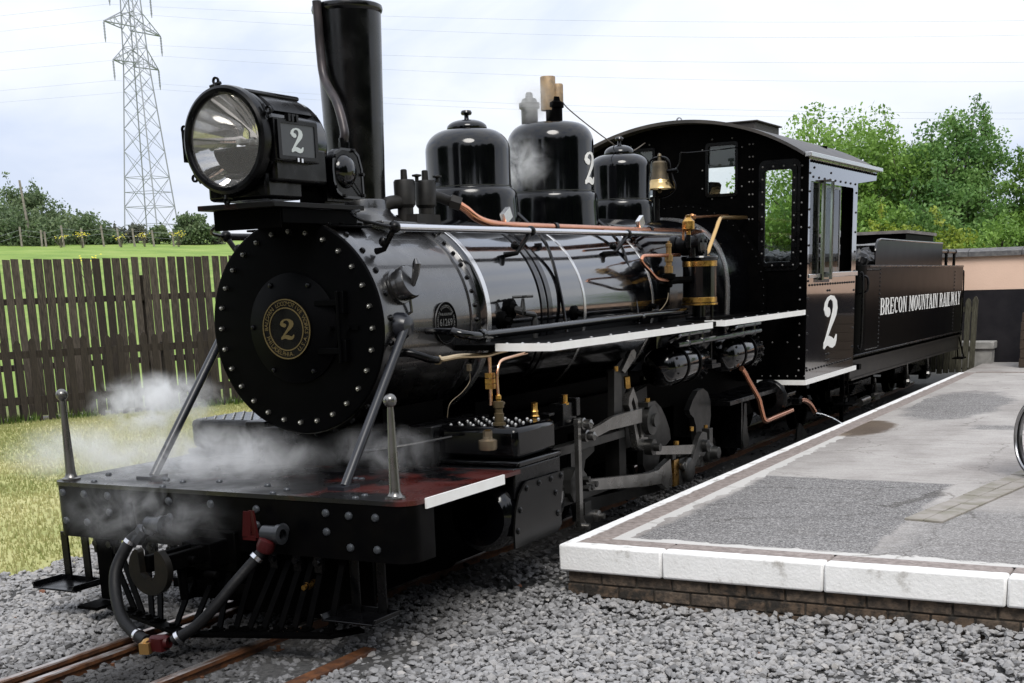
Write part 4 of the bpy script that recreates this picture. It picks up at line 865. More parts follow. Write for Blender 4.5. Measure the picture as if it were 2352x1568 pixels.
# ---- cab
cabp = MB(); YC = 6.27
mk = axes((0, YC+.006, 0), (1,0,0), (0,0,1))
RC, ZC = 2.355, -.687
def roof_arc(rad, hw, n=36): a0 = math.asin(hw/rad); return [(rad*math.sin(-a0+2*a0*i/n), ZC+rad*math.cos(-a0+2*a0*i/n)) for i in range(n+1)]
front = [(-1.28,-.81)] + roof_arc(RC-.03, 1.28) + [(1.28,-.81)]
holes = [rrect(.282,.570,.966,1.428,.02), rrect(.858,1.131,.302,1.163,.03), rrect(-.570,-.282,.966,1.428,.02), rrect(-1.131,-.858,.302,1.163,.03), fb_loop(.70,.70,2.5,-.62)]
cab = MB().plate([front[::-1]]+holes, .012, mk).build('cab', M['dull'], loco, False)
MB().plate([rrect(.823,1.172,.270,1.215,.05), rrect(.862,1.127,.306,1.159,.03)], .03, axes((0,YC-.012,0),(1,0,0),(0,0,1))).plate([rrect(.797,1.203,.23,1.25,.06), rrect(.83,1.165,.277,1.208,.05)], .012, axes((0,YC-.004,0),(1,0,0),(0,0,1))).plate([rrect(-1.172,-.823,.270,1.215,.05), rrect(-1.127,-.862,.306,1.159,.03)], .03, axes((0,YC-.012,0),(1,0,0),(0,0,1))).plate([rrect(.262,.59,.946,1.448,.03), rrect(.29,.562,.974,1.42,.02)], .022, axes((0,YC-.008,0),(1,0,0),(0,0,1))).plate([rrect(-.59,-.262,.946,1.448,.03), rrect(-.562,-.29,.974,1.42,.02)], .022, axes((0,YC-.008,0),(1,0,0),(0,0,1))).build('window_frame', M['black'], cab, False, bevel=.003)
for x0, x1, z0, z1 in ((.858,1.131,.302,1.163),(-1.131,-.858,.302,1.163),(.282,.570,.966,1.428),(-.570,-.282,.966,1.428)):
    MB().b2(x0,x1,YC+.004,YC+.008,z0,z1).build('window_glass', M['glass'], cab, False)
MB().b2(.285,.567,YC+.018,YC+.03,1.22,1.425).b2(-.567,-.285,YC+.018,YC+.03,1.05,1.425).build('window_blind', mat('grey_blind', (.10,.11,.10), .8), cab)
m = MB()
fy = YC-.001
for x in (1.215,): rivets(m, [(x, fy, z) for z in np.arange(-.72,1.22,.112)], (0,-1,0), .011)
for x in (.70,.735): rivets(m, [(x, fy, z) for z in np.arange(.72,1.42,.115)], (0,-1,0), .010)
for cx, cz, hw, hh, nx_, nz_ in ((.995,.735,.155,.455,3,8),(-.995,.735,.155,.455,3,8)):
    for i in range(nz_+1): rivets(m, [(cx-hw, fy-.028, cz-hh+2*hh*i/nz_), (cx+hw, fy-.028, cz-hh+2*hh*i/nz_)], (0,-1,0), .010)
    for i in range(1, nx_): rivets(m, [(cx-hw+2*hw*i/nx_, fy-.028, cz+hh), (cx-hw+2*hw*i/nx_, fy-.028, cz-hh)], (0,-1,0), .010)
for cx in (.426,-.426):
    for dx in (-.1,.1): rivets(m, [(cx+dx, fy, 1.48),(cx+dx, fy, .93)], (0,-1,0), .010)
    for z in (1.39,1.2,1.03): rivets(m, [(cx-.2, fy, z),(cx+.2, fy, z)], (0,-1,0), .010)
rivets(m, [(x, fy, -.775) for x in np.arange(.85,1.28,.085)] + [(x, fy, -.45) for x in (.95,1.1)], (0,-1,0), .010)
m.build('front_rivets', mat('dull_rivet', (.16,.155,.15), .45, .5), cab, kind='stuff')
# side sheets with window opening
for s in (1, -1):
    mk = axes((1.28*s-.006*s, 0, 0), (0,1,0), (0,0,1))
    sheet = [(6.276,-.81),(8.13,-.81),(8.13,1.10),(8.95,1.165),(8.97,1.245),(6.276,1.25)]
    cs = MB().plate([sheet, rrect(6.33,7.95,.185,1.045,.03)], .012, mk).build('cab_side', M['panel'], cab, False)
    if s < 0: continue
    m = MB()
    rivets(m, [(1.28,y,-.725) for y in np.arange(6.33,8.1,.105)] + [(1.28,y,.085) for y in np.arange(6.36,8.1,.095)] + [(1.28,y,1.085) for y in np.arange(6.42,8.1,.20)], Xv, .013, .011)
    rivets(m, [(1.28,6.315,z) for z in np.arange(-.7,1.2,.165)] + [(1.28,8.075,z) for z in np.arange(-.6,1.05,.20)], Xv, .013, .011)
    rivets(m, [(1.28,y,z) for y in (7.02,7.11) for z in (-.615,-.675)] + [(1.28,7.02,.02),(1.28,7.10,.02),(1.28,6.45,1.17),(1.28,7.05,1.15)], Xv, .013, .011)
    m.build('side_rivets', M['black'], cab, kind='stuff')
    m = MB(); rivets(m, [(1.283,y,1.225) for y in np.arange(6.35,8.93,.088)], Xv, .015, .013); m.build('eave_rivets', M['dull'], cab, kind='stuff')
    m = MB(); put_two(m, axes((1.2815,6.90,-.555), (0,1,0), (0,0,1)), .525, .003, 1.75); m.build('painted_number', M['letter'], cab, False)
    MB().b2(1.255,1.272,6.335,6.66,.19,1.04).build('sliding_glass', M['glass'], cab, False)
    MB().plate([rrect(6.335,6.70,.19,1.04,.004), rrect(6.365,6.655,.225,.995,.004)], .016, axes((1.263,0,0),(0,1,0),(0,0,1))).plate([rrect(6.98,7.56,.20,1.035,.004), rrect(7.0,7.53,.245,1.01,.004)], .016, axes((1.243,0,0),(0,1,0),(0,0,1))).build('sliding_sash', M['steel'], cab, False)
    MB().b2(1.240,1.246,7.0,7.53,.24,1.01).build('sliding_glass', M['glass'], cab, False)
    MB().box((1.325,6.80,.595), (.10,.030,.92), (0,0,R(38))).build('wind_deflector', M['glass'], cab, False)
    MB().box((1.355,6.845,.595), (.016,.045,.93), (0,0,R(38))).box((1.29,6.76,.595), (.02,.05,.94), (0,0,R(38))).b2(1.28,1.36,6.78,6.87,.105,.135).b2(1.28,1.36,6.78,6.86,1.055,1.075).build('deflector_frame', M['polish'], cab, False)
    MB().b2(1.272,1.315,6.95,8.09,.150,.198).b2(1.278,1.292,6.33,6.70,.152,.188).build('arm_rest', M['silver'], cab, bevel=.005)
    MB().b2(1.272,1.292,6.262,8.235,-.86,-.813).b2(.80,1.272,6.262,6.276,-.86,-.813).build('white_edge', M['white'], cab)
# roof
m = MB(); lp = roof_arc(RC, 1.272, 40); o = 0; k = len(lp)
outer = [(x, 6.10, z) for x, z in lp] + [(x, 8.99, z) for x, z in lp] + [(x, 6.10, z-.03) for x, z in lp] + [(x, 8.99, z-.03) for x, z in lp]
m.v = outer
for i in range(k-1):
    m.f += [(i, i+1, i+1+k, i+k), (2*k+i, 3*k+i, 3*k+i+1, 2*k+i+1), (i, 2*k+i, 2*k+i+1, i+1), (k+i, k+i+1, 3*k+i+1, 3*k+i)]
m.f += [(0, k, 3*k, 2*k), (k-1, 3*k-1, 4*k-1, 2*k-1)]
rf = m.build('roof', mat('roof_grey', (.030,.027,.025), .5, col2=(.055,.047,.041), nscale=5), cab)
MB().b2(1.28,1.345,6.13,8.97,1.252,1.292).build('eave_strip', M['silver'], cab, bevel=.004)
MB().b2(-1.33,-1.28,6.13,8.97,1.252,1.292).build('eave_strip', M['black'], cab)
MB().b2(.08,.53,6.95,7.75,1.45,1.685).b2(.05,.56,6.93,7.77,1.685,1.70).build('roof_vent', mat('vent_brown', (.035,.031,.029), .7), cab, bevel=.006)
MB().lathe((.013,6.2,1.675), Yv, [(.020,-.008),(.029,-.008),(.029,.008),(.020,.008),(.020,-.008)], 20).b2(.0,.026,6.19,6.21,1.64,1.655).build('lifting_eye', M['galv'], cab)
for s in (1, -1): MB().b2(1.12*s,1.27*s,8.09,8.105,-.81,1.19).build('rear_post', M['dull'], cab, False)
MB().b2(-.95,.95,8.09,8.105,1.40,1.50).build('rear_header', M['dull'], cab, False)
MB().b2(-1.26,1.26,6.29,8.12,-.83,-.655).b2(-1.12,-.55,7.4,8.0,-.78,-.2).b2(-.60,.60,6.285,6.75,-.60,.66).build('cab_floor', M['dull'], cab, False)
MB().smooth_tube([(.80,8.02,-.2),(.80,8.02,.36),(.83,8.02,.45),(.90,8.02,.48),(1.0,8.02,.47)], .022, 8).build('grab_rail', M['galv'], cab)

# ---- footplate and buffer beam
dk = MB().plate([[(-1.285,1.15),(1.283,1.15)] + rrect(-1.285,1.283,-.86,.5,.11)[12:] ] if False else [[(1.283,.345),(-1.285,.345)] + [(-1.285+.11-.11*math.cos(R(a)), -.75-.11*math.sin(R(a))) for a in range(0,91,9)] + [(1.283-.11+.11*math.sin(R(a)), -.75-.11*math.cos(R(a))) for a in range(0,91,9)]], .024, Matrix.Translation((0,0,-.857))).build('footplate', M['deck'], loco)
m = MB(); prof = [(-1.279,-.62),(-1.279,-.75)] + [(-1.279+.105-.105*math.cos(R(a)), -.75-.105*math.sin(R(a))) for a in range(10,91,10)] + [(1.277-.105+.105*math.sin(R(a)), -.75-.105*math.cos(R(a))) for a in range(0,91,10)] + [(1.277,-.62)]
inner = [(x*.985, y+.022) for x, y in prof]
k = len(prof); m.v = [(x,y,-1.172) for x,y in prof] + [(x,y,-.8695) for x,y in prof] + [(x,y,-1.172) for x,y in inner] + [(x,y,-.8695) for x,y in inner]
for i in range(k-1): m.f += [(i,i+1,i+1+k,i+k),(2*k+i,3*k+i,3*k+i+1,2*k+i+1),(i,2*k+i,2*k+i+1,i+1),(k+i,k+i+1,3*k+i+1,3*k+i)]
m.f += [(0,k,3*k,2*k),(k-1,3*k-1,4*k-1,2*k-1)]
bb = m.build('buffer_beam', mat('beam_paint', (.0009,.0009,.0012), .34, spec=.05, col2=(.0019,.0017,.0017), nscale=6, rvar=.15), loco)
MB().b2(1.2835,1.296,-.715,.13,-.898,-.843).build('white_edge', M['white'], dk)
BB = [(-1.179,-.908),(-1.005,-.909),(-.816,-.91),(-.813,-1.008),(-1.174,-1.077),(-1.002,-1.078),(-.344,-.918),(-.346,-1.01),(-.036,-.918),(.285,-.931),(.751,-.927),(.899,-.934),(1.066,-.935),(.749,-1.028),(.281,-1.019),(.898,-1.104),(1.067,-1.105)]
BEAMBOLT = dot_mesh('bolt', .023, .018, mat('worn_bolt', (.05,.055,.062), .35, .4), 10)
for x, z in BB: link('bolt', BEAMBOLT, bb, (x,-.855,z), (R(90),0,0))
for x, y in ((-.977,-.794),(-.409,-.827),(-.42,-.647),(-.21,-.571),(.171,-.606),(.379,-.699),(.378,-.82),(.923,-.82),(.926,-.739),(-1.121,-.534),(-.592,-.179),(-.56,-.18),(.527,-.246),(.57,-.25),(-.62,-.58),(-.585,-.60)):
    link('bolt', BEAMBOLT, dk, (x,y,-.846), (0,0,0), .85)
# ball topped posts
for s in (-1, 1):
    x = 1.165*s-.03
    po = MB().lathe((x,-.765,0), Zv, [(.055,-.845),(.055,-.835),(.040,-.828),(.033,-.815),(.030,-.80),(.018,-.40),(.016,-.37),(.015,-.36)], 20).ball((x,-.765,-.338), .036, 18).build('guide_post', M['steel'], loco)
    for v in po.data.vertices: v.co.x += 0
    st = MB().tube([(.70*s-.03,-.56,-.835),(.672*s,.13,-.01)], .027, 12).box((.70*s-.03,-.57,-.836), (.11,.15,.022)).lathe((.64*s,.14,-.0), (s,0,0), [(.08,-.05),(.075,.02),(.055,.05),(.02,.06),(1e-3,.062)], 24).build('smokebox_stay', mat('blue_black_stay', (.010,.011,.015), .3), loco)
# guard irons, pilot (cowcatcher)
pi_ = MB(); ya = [(-.80,-.97),(.05,-1.30),(.85,-1.03),(.95,-.85)]
for a, c in zip(ya[:-1], ya[1:]):
    A, C = Vector((*a,-1.565)), Vector((*c,-1.565)); d = (C-A); w = Vector((d.y,-d.x,0)).normalized()*-.05
    pi_.add([A, C, C+w*1.6, A+w*1.6, A+Vector((0,0,.018)), C+Vector((0,0,.018)), C+w*1.6+Vector((0,0,.018)), A+w*1.6+Vector((0,0,.018))], [(0,3,2,1),(4,5,6,7),(0,1,5,4),(1,2,6,5),(2,3,7,6),(3,0,4,7)])
pil = pi_.build('pilot', M['dull'], loco, False)
for xb, yb, xt, zt in ((-.46,-1.08,-.84,-1.19),(-.25,-1.16,-.40,-1.36),(-.08,-1.22,-.16,-1.36),(.055,-1.24,-.02,-1.36),(.20,-1.19,.05,-1.20),(.355,-1.13,.37,-1.20),(.517,-1.07,.53,-1.20),(.661,-1.01,.67,-1.20),(.80,-1.0,.80,-1.20),(.43,-1.10,.45,-1.20),(.59,-1.04,.60,-1.20),(.28,-1.15,.22,-1.20),(-.35,-1.12,-.60,-1.20),(-.57,-1.03,-.92,-1.20)):
    b0 = Vector((xb, yb+.05, -1.545)); t0 = Vector((xt, -.80 if zt > -1.3 else -.93, zt)); dvec = (t0-b0); m = MB()
    m.box((b0+t0)/2, (.036,.012,dvec.length), rot_to(dvec)); m.box(b0+Vector((0,-.02,0)), (.055,.075,.012)); m.cyl(b0+Vector((0,-.03,.0)), b0+Vector((0,-.03,.022)), .018, n=8)
    m.cyl(t0+Vector((0,-.012,0)), t0+Vector((0,.01,0)), .032, n=12); m.build('pilot_bar', M['dull'], pil)
for x, w in ((-.95,.06),(-.84,.06),(-.52,.05),(-.37,.05),(.05,.05),(.37,.05),(.53,.05),(.67,.05)):
    m = MB().b2(x-w/2,x+w/2,-.85,-.82,-1.26,-1.14).cyl((x,-.85,-1.20),(x,-.872,-1.20),.02,n=8); m.build('pilot_bracket', M['black'], pil)
MB().b2(.02,.92,-.70,-.68,-1.56,-1.16).build('pilot_shade_plate', M['dull'], pil)  # dark plate added to black out the space behind the pilot bars
MB().b2(-.95,-.83,-.86,-.84,-1.54,-1.17).box((-.90,-.93,-1.555),(.16,.2,.018)).b2(-.3,.25,-.93,-.915,-1.395,-1.345).build('pilot_strap', M['dull'], pil)
# steps
for cx in (-1.20, .95):
    m = MB().box((cx,-.88,-1.475), (.34,.24,.012)).box((cx-.165,-.88,-1.46), (.012,.24,.04), (0,R(-25),0)).box((cx+.165,-.88,-1.46), (.012,.24,.04), (0,R(25),0)).box((cx,-.762,-1.46), (.33,.012,.04))
    for dx in (-.09,.08): m.b2(cx+dx-.028,cx+dx+.028,-.79,-.775,-1.475,-1.165)
    m.build('foot_step', M['black'], loco, bevel=.004)
# coupler
cp = MB(); mk = axes((0,-1.40,-1.175), (1,0,0), (0,0,1))
face = circ(0,0,.135,28,125,415) + [(.055,.10),(.045,-.02),(.02,-.05),(-.03,-.05),(-.055,-.02),(-.06,.10)]
cp.plate([face], .045, mk); cou = cp.build('coupler', mat('coupler_iron', (.005,.0045,.0038), .45, .1, spec=.2, col2=(.011,.009,.0065), nscale=10), loco, bevel=.012)
m = MB().b2(-.07,-.03,-1.38,-.95,-1.20,-1.11).b2(.03,.07,-1.38,-.95,-1.20,-1.11).b2(-.10,.10,-1.05,-.86,-1.24,-1.10).b2(-.15,.15,-.90,-.855,-1.29,-1.06).cyl((-.11,-1.18,-1.16),(.11,-1.18,-1.16),.02,n=10).cyl((.12,-1.12,-1.25),(.2,-1.12,-1.25),.02).tube([(.02,-1.2,-1.2),(.03,-1.2,-1.38)],.025,8)
m.build('coupler_bar', M['dull'], cou, bevel=.006)
# brake hoses
L = [(-.394,-1.0,-1.06),(-.49,-1.02,-1.115),(-.53,-1.06,-1.19),(-.545,-1.12,-1.29),(-.50,-1.18,-1.40),(-.40,-1.25,-1.51),(-.25,-1.31,-1.575),(-.13,-1.35,-1.592)]
Rr = [(.05,-1.34,-1.575),(.16,-1.28,-1.50),(.25,-1.22,-1.40),(.32,-1.14,-1.29),(.37,-1.07,-1.21),(.42,-1.02,-1.14),(.45,-1.0,-1.09)]
hs = MB().smooth_tube(L, .034, 14).smooth_tube(Rr, .030, 14).build('brake_hose', M['rubber'], loco)
hs.name = 'brake_hose'
m = MB()
for a, c in ((L[1],L[2]),(L[-2],L[-1]),(Rr[-2],Rr[-3]),(Rr[0],Rr[1])):
    A, C = Vector(a), Vector(c); d = (C-A).normalized(); m.lathe(A.lerp(C,.25), d, [(.033,-.012),(.0385,-.011),(.0385,.011),(.033,.012)], 18)
m.build('hose_clamp', M['polish'], hs)
m = MB().lathe((-.43,-1.005,-1.08), (-.55,-.1,-.6), [(.02,-.05),(.045,-.03),(.045,.0),(.036,.005),(.042,.03),(.042,.06),(.03,.065)], 8)
for x in (-.36,.47): m.tube([(x,-.86,-1.03),(x,-.98,-1.035)], .035, 12); m.lathe((x-.06,-.97,-1.035), Xv, [(.03,0),(.045,.01),(.045,.10),(.055,.105),(.055,.13),(.03,.135)], 16); m.tube([(x,-.97,-1.04),(x-.03,-.99,-1.085)], .028, 10)
m.build('hose_cock', mat('blue_black_iron', (.028,.03,.034), .3, .3), hs)
m = MB().lathe((.455,-1.0,-1.085), (-.3,-.15,-.8), [(.02,-.03),(.048,-.02),(.05,.02),(.042,.045),(.03,.05)], 14).lathe((-.09,-1.36,-1.595), (1,.1,.1), [(.03,0),(.042,.01),(.045,.09),(.03,.12)], 14).box((-.02,-1.37,-1.592),(.07,.06,.07)); m.build('hose_coupling', mat('red_coupling', (.036,.0045,.005), .4, spec=.25), hs)
MB().box((-.085,-1.41,-1.61),(.055,.05,.06),(0,0,R(20))).lathe((-.10,-1.385,-1.60),(1,-.3,0),[(.03,0),(.04,.005),(.04,.02),(.03,.025)],12).build('brass_fitting', mat('dull_brass', (.42,.25,.09), .4, .8), hs)
for x, mt in ((.285,'redpaint'),(-.60,'dull')):
    m = MB().box((x-.012,-.93,-1.0), (.045,.012,.14), (R(6),R(8),R(25))).box((x+.028,-.925,-1.0), (.05,.012,.15), (R(4),R(-4),R(-20))).b2(x-.05,x+.04,-.93,-.86,-1.09,-1.065); m.build('cock_handle', M[mt], hs)
MB().cyl((.60,-.80,-1.33),(.60,-.87,-1.335),.022).cyl((.60,-.87,-1.335),(.60,-.90,-1.337),.014).build('drain_cock', M['brass'], hs)
# deck strap, lever under the smokebox
MB().tube([(-.58,.20,-.845),(-.56,.20,-.835),(-.50,.19,-.77),(-.44,.17,-.70),(-.38,.16,-.672),(-.28,.16,-.668)], .006, 6).add([(-.63,.16,-.843),(-.52,.16,-.843),(-.52,.2,-.83),(-.46,.2,-.75),(-.40,.18,-.69),(-.27,.16,-.665),(-.27,.27,-.665),(-.36,.27,-.67),(-.52,.28,-.72),(-.57,.28,-.80),(-.63,.26,-.843)], [tuple(range(11))]).lathe((-.27,.16,-.67), Xv, [(.035,0),(.05,.005),(.05,.025),(.035,.03)], 16).lathe((-.2,.16,-.67), Xv, [(.02,0),(.045,.005),(.045,.02),(.02,.025)], 16).build('deck_strap', M['black'], loco)
MB().b2(-.66,.66,.37,1.2,-.87,-.845).build('rear_footplate', M['dull'], loco)
for s in (1, -1): MB().b2(.50*s-.02,.50*s+.02,-.62,1.45,-1.56,-1.20).build('truck_light_block_plate', M['dull'], loco, False)  # truck sides added as solid plates to block light from the far side
MB().b2(-.48,.48,-.55,-.50,-1.56,-1.2).b2(-.48,.48,1.2,1.25,-1.56,-1.2).build('truck_crossmember', M['dull'], loco, False)
MB().b2(-.45,.45,.15,1.0,-1.05,-.62).b2(-.40,.40,.25,.95,-.70,-.50).build('smokebox_saddle', M['dull'], loco)
MB().smooth_tube([(.4,-.05,-.72),(.6,.05,-.70),(.85,.3,-.66)], .010, 6).build('drain_rod', M['black'], loco)

# ---- cylinders and valve chests (both sides)
for s in (1, -1):
    X = lambda a: a*s
    def bx(mb, x0, x1, *r): return mb.b2(min(X(x0),X(x1)), max(X(x0),X(x1)), *r)
    vc = bx(MB(), .68, 1.25, .37, .90, -.80, -.605).build('valve_chest_cover', M['chest'], loco, bevel=.035)
    bx(MB(), .66, 1.275, .35, .92, -.835, -.803).build('cover_ledge', M['chest'], vc, bevel=.010)
    bx(bx(MB(), .70, 1.268, .30, .905, -1.02, -.836), .55, .72, .3, 1.0, -1.1, -.6).build('cylinder_block', M['black'], vc, bevel=.01)
    m = MB()
    studs = [(xx, yy) for xx in np.arange(.77,1.22,.078) for yy in np.arange(.43,.86,.10)]
    rivets(m, [(X(a), c, -.6045) for a, c in studs], Zv, .0115, .010, 7)
    m.build('chest_studs', M['brightnut'], vc, kind='stuff')
    cy = MB().lathe((X(1.06),0,-1.125), Yv, [(.06,.22),(.17,.225),(.20,.25),(.215,.28),(.215,.87),(.205,.875),(.205,.96),(.19,.985),(.08,1.0),(.05,1.06),(1e-3,1.06)], 48).build('cylinder', M['gloss'], vc)
    if s > 0:
        mk = axes((1.286,0,0),(0,1,0),(0,0,1))
        cvp = [(.375,-.94),(.41,-.925),(.90,-.93),(.905,-.96),(.87,-1.05),(.85,-1.15),(.86,-1.26),(.80,-1.30),(.24,-1.30),(.235,-1.20),(.26,-1.08),(.31,-.99)]
        cc = MB().plate([cvp], .012, mk).build('cylinder_cover', mat('cover_iron', (.0018,.0018,.0017), .32, .0, spec=.22, col2=(.0045,.0044,.0042), nscale=5), loco, False, bevel=.004)
        for y, z in ((.40,-.965),(.56,-.955),(.72,-.955),(.86,-.955),(.31,-1.08),(.275,-1.20),(.78,-1.05),(.80,-1.18)): link('bolt', DBOLT, cc, (1.291,y,z), (0,R(90),0), .8)
        MB().tube([(1.00,.351,-1.019),(1.05,.43,-1.09),(1.08,.50,-1.135),(1.10,.62,-1.136)], [.02,.045,.055,.05], 12).build('cylinder_cock', mat('bluish_iron', (.03,.034,.04), .25), vc)
        MB().lathe((1.13,.24,0), Zv, [(.05,-.72),(.055,-.71),(.055,-.665),(.03,-.655),(.028,-.64)], 18).cyl((1.13,.24,-.645),(1.13,.24,-.61),.028,n=6).build('relief_valve', mat('valve_bronze', (.20,.16,.11), .4, .8), vc)
        m = MB().lathe((1.1,.44,0), Zv, [(.040,-.60),(.040,-.585),(.028,-.58),(.030,-.53),(.024,-.525),(.024,-.50),(.032,-.495),(.032,-.46),(.022,-.455)], 16).tube([(1.1,.44,-.48),(1.1,.50,-.475)], .012, 8); m.build('lubricator_body', mat('dark_brass', (.10,.075,.04), .45, .7), vc)
        m = MB().lathe((1.1,.44,0), Zv, [(.026,-.495),(.026,-.48),(.014,-.475),(.014,-.45),(.018,-.445),(.018,-.425),(.008,-.415)], 12).lathe((1.08,.94,0), Zv, [(.03,-.60),(.022,-.59),(.022,-.575),(.026,-.57),(.02,-.56),(.02,-.52),(.024,-.515),(1e-3,-.51)], 8).lathe((1.1,1.33,0), Zv, [(.028,-.566),(.028,-.552),(.02,-.548),(.02,-.505),(.024,-.50),(1e-3,-.50)], 8).lathe((1.13,.24,0), Zv, [(1e-3,-.605),(.026,-.605)], 6)
        for z in (-.305,-.338,-.37): m.box((1.06,.42,z), (.045,.045,.028))
        m.build('oil_cup', M['brass'], vc)
        MB().smooth_tube([(1.1,.44,-.42),(1.1,.435,-.35),(1.1,.44,-.29),(1.1,.46,-.245),(1.1,.50,-.222),(1.1,.60,-.212),(1.1,.82,-.20)], .0085, 8).tube([(1.06,.42,-.48),(1.06,.42,-.20)], .012, 8).build('copper_pipe', mat('pale_copper', (.72,.45,.30), .25, 1.0), vc)
        MB().smooth_tube([(.60,.14,-.155),(.68,.17,-.16),(.75,.25,-.197),(.75,.345,-.209)], .024, 12).build('elbow', M['black'], loco)
        MB().cyl((.75,.335,-.209),(.75,.355,-.2095),.030,n=6).smooth_tube([(.75,.355,-.2095),(.75,.43,-.210),(.75,.58,-.206),(.75,.75,-.214),(.75,.93,-.221),(.75,1.05,-.212),(.75,1.2,-.205)], .0175, 10).build('brass_pipe', mat('pale_brass', (.70,.54,.33), .3, 1.0), loco)
        MB().smooth_tube([(.92,.42,-.28),(.92,.42,-.34),(.90,.36,-.40),(.86,.28,-.46),(.85,.26,-.54)], .003, 6).box((.92,.42,-.26),(.022,.022,.04)).build('oil_pipe', M['bronze'], loco)
        # valve spindle guide
        m = MB().b2(1.02,1.12,1.26,1.46,-.70,-.555).b2(1.0,1.14,1.42,1.48,-.65,-.53).cyl((1.06,.9,-.70),(1.06,1.5,-.70),.022).b2(1.02,1.10,1.10,1.18,-.62,-.60).cyl((1.0,1.0,-.70),(1.0,1.06,-.70),.045); m.build('valve_spindle', M['black'], vc, bevel=.005)
# ---- frames, wheels
for s in (1, -1):
    m = MB().b2(.56*s-.02,.56*s+.02,.2,8.0,-1.20,-.66).b2(.56*s-.02,.56*s+.02,-.7,.2,-1.20,-.90)
    for y in (2.55,3.50,4.45): m.b2(.52*s-.06,.52*s+.06,y-.13,y+.13,-1.30,-.9)
    m.build('frame', M['dull'], loco, False)
MB().b2(-.5,.5,1.2,6.2,-.66,-.55).b2(-.5,.5,4.0,6.2,-1.30,-.60).b2(-.52,.52,-.7,-.6,-1.2,-.88).build('frame_stretcher', M['dull'], loco, False)
def wheel(x, y, r, parent, spokes=10):
    s = 1 if x > 0 else -1
    w = MB().lathe((x,y,-1.64+r), (s,0,0), [(r-.05,-.05),(r+.018,-.05),(r+.018,-.03),(r,-.026),(r-.004,.05),(r-.05,.05),(r-.05,-.05)], 40).lathe((x,y,-1.64+r), (s,0,0), [(.0,-.05),(.07,-.05),(.07,.06),(1e-3,.06)], 18)
    for k in range(spokes):
        a = 2*PI*k/spokes; w.tube([(x,y+.06*math.cos(a),-1.64+r+.06*math.sin(a)),(x,y+(r-.04)*math.cos(a),-1.64+r+(r-.04)*math.sin(a))], [.025,.018], 6)
    return w.build('wheel', M['dull'], parent)
for y in (2.55,3.50,4.45):
    for x in (-.34,.34): wheel(x, y, .42, loco)
    MB().cyl((-1.0,y,-1.22),(1.0,y,-1.22),.06).build('axle', M['dull'], loco)
for y in (-.25,.95):
    for x in (-.34,.34): wheel(x, y, .22, loco, 8)
for x in (-.34,.34): wheel(x, 6.75, .28, loco, 8)
# ---- valve gear and rods on the platform side, plain copies on the far side
def slab(name, pts, th, x, m, parent=loco, holes=(), bevel=.004):
    return MB().plate([pts]+list(holes), th, axes((x,0,0),(0,1,0),(0,0,1))).build(name, m, parent, False, bevel=bevel)
GS, SS = M['greysteel'], M['steel']
cr_ = slab('crank_web', [(3.05,-.84),(3.10,-.76),(3.18,-.725),(3.27,-.735),(3.38,-.79),(3.48,-.88),(3.56,-.98),(3.59,-1.07),(3.50,-1.10),(3.40,-1.115),(3.37,-1.15),(3.30,-1.26),(3.10,-1.32),(3.0,-1.2),(3.02,-1.0)], .05, .92, GS)
slab('crank_web', [(4.01,-.88),(4.10,-.80),(4.22,-.735),(4.34,-.725),(4.46,-.77),(4.53,-.86),(4.54,-.98),(4.48,-1.14),(4.30,-1.22),(4.20,-1.17),(4.17,-1.03),(4.12,-.955),(4.04,-.915)], .05, .92, GS)
ml = slab('main_rod', [(1.50,-1.085),(2.6,-1.20),(2.80,-1.205),(2.90,-1.18),(3.05,-1.15),(3.10,-1.36),(2.98,-1.375),(2.86,-1.315),(2.55,-1.29),(1.56,-1.165)], .05, 1.13, SS)
MB().b2(1.10,1.165,3.10,3.20,-1.375,-1.17).build('rod_bearing', M['brass'], ml)
m = MB().b2(1.09,1.175,3.20,3.42,-1.38,-1.17).lathe((1.17,3.33,-1.275), Xv, [(.10,0),(.10,.04),(.085,.05),(.05,.052),(1e-3,.052)], 24).cyl((1.17,3.22,-1.23),(1.21,3.22,-1.23),.035,n=8).b2(1.10,1.16,3.08,3.16,-1.17,-1.07).cyl((1.12,3.26,-1.17),(1.12,3.26,-1.08),.035); m.build('big_end', GS, ml, bevel=.008)
MB().cyl((1.12,3.26,-1.08),(1.12,3.26,-1.04),.022,n=8).cyl((1.12,3.60,-1.0),(1.12,3.60,-.965),.018,n=8).cyl((1.10,3.98,-1.03),(1.10,3.98,-.995),.018,n=8).build('oil_cup', M['brass'], ml)
slab('side_rod', [(3.40,-1.245),(3.80,-1.22),(3.90,-1.205),(3.98,-1.23),(3.99,-1.30),(3.90,-1.335),(3.80,-1.30),(3.42,-1.315)], .05, 1.08, SS)
slab('side_rod', [(1.60,-1.28),(1.78,-1.25),(1.90,-1.27),(2.9,-1.33),(3.2,-1.34),(3.2,-1.42),(2.0,-1.36),(1.8,-1.40),(1.62,-1.40)], .045, 1.02, GS)
rc = slab('return_crank', [(3.30,-1.30),(3.36,-1.33),(3.45,-1.22),(3.70,-1.10),(3.68,-1.02),(3.58,-1.0),(3.50,-1.04),(3.35,-1.2)], .04, 1.20, GS)
m = MB().lathe((1.16,3.62,-1.12), Xv, [(.09,0),(.09,.05),(.05,.055),(.05,.10),(.025,.105),(1e-3,.12)], 20).lathe((1.10,3.98,-1.225), Xv, [(.085,0),(.085,.05),(.06,.06),(.05,.12),(1e-3,.125)], 20).b2(1.08,1.15,3.94,4.02,-1.20,-1.02); m.build('crank_pin', GS, rc, bevel=.004)
slab('eccentric_rod', [(2.62,-1.0),(3.50,-1.095),(3.60,-1.06),(3.68,-1.10),(3.66,-1.18),(3.55,-1.20),(3.46,-1.165),(2.62,-1.06)], .035, 1.19, SS)
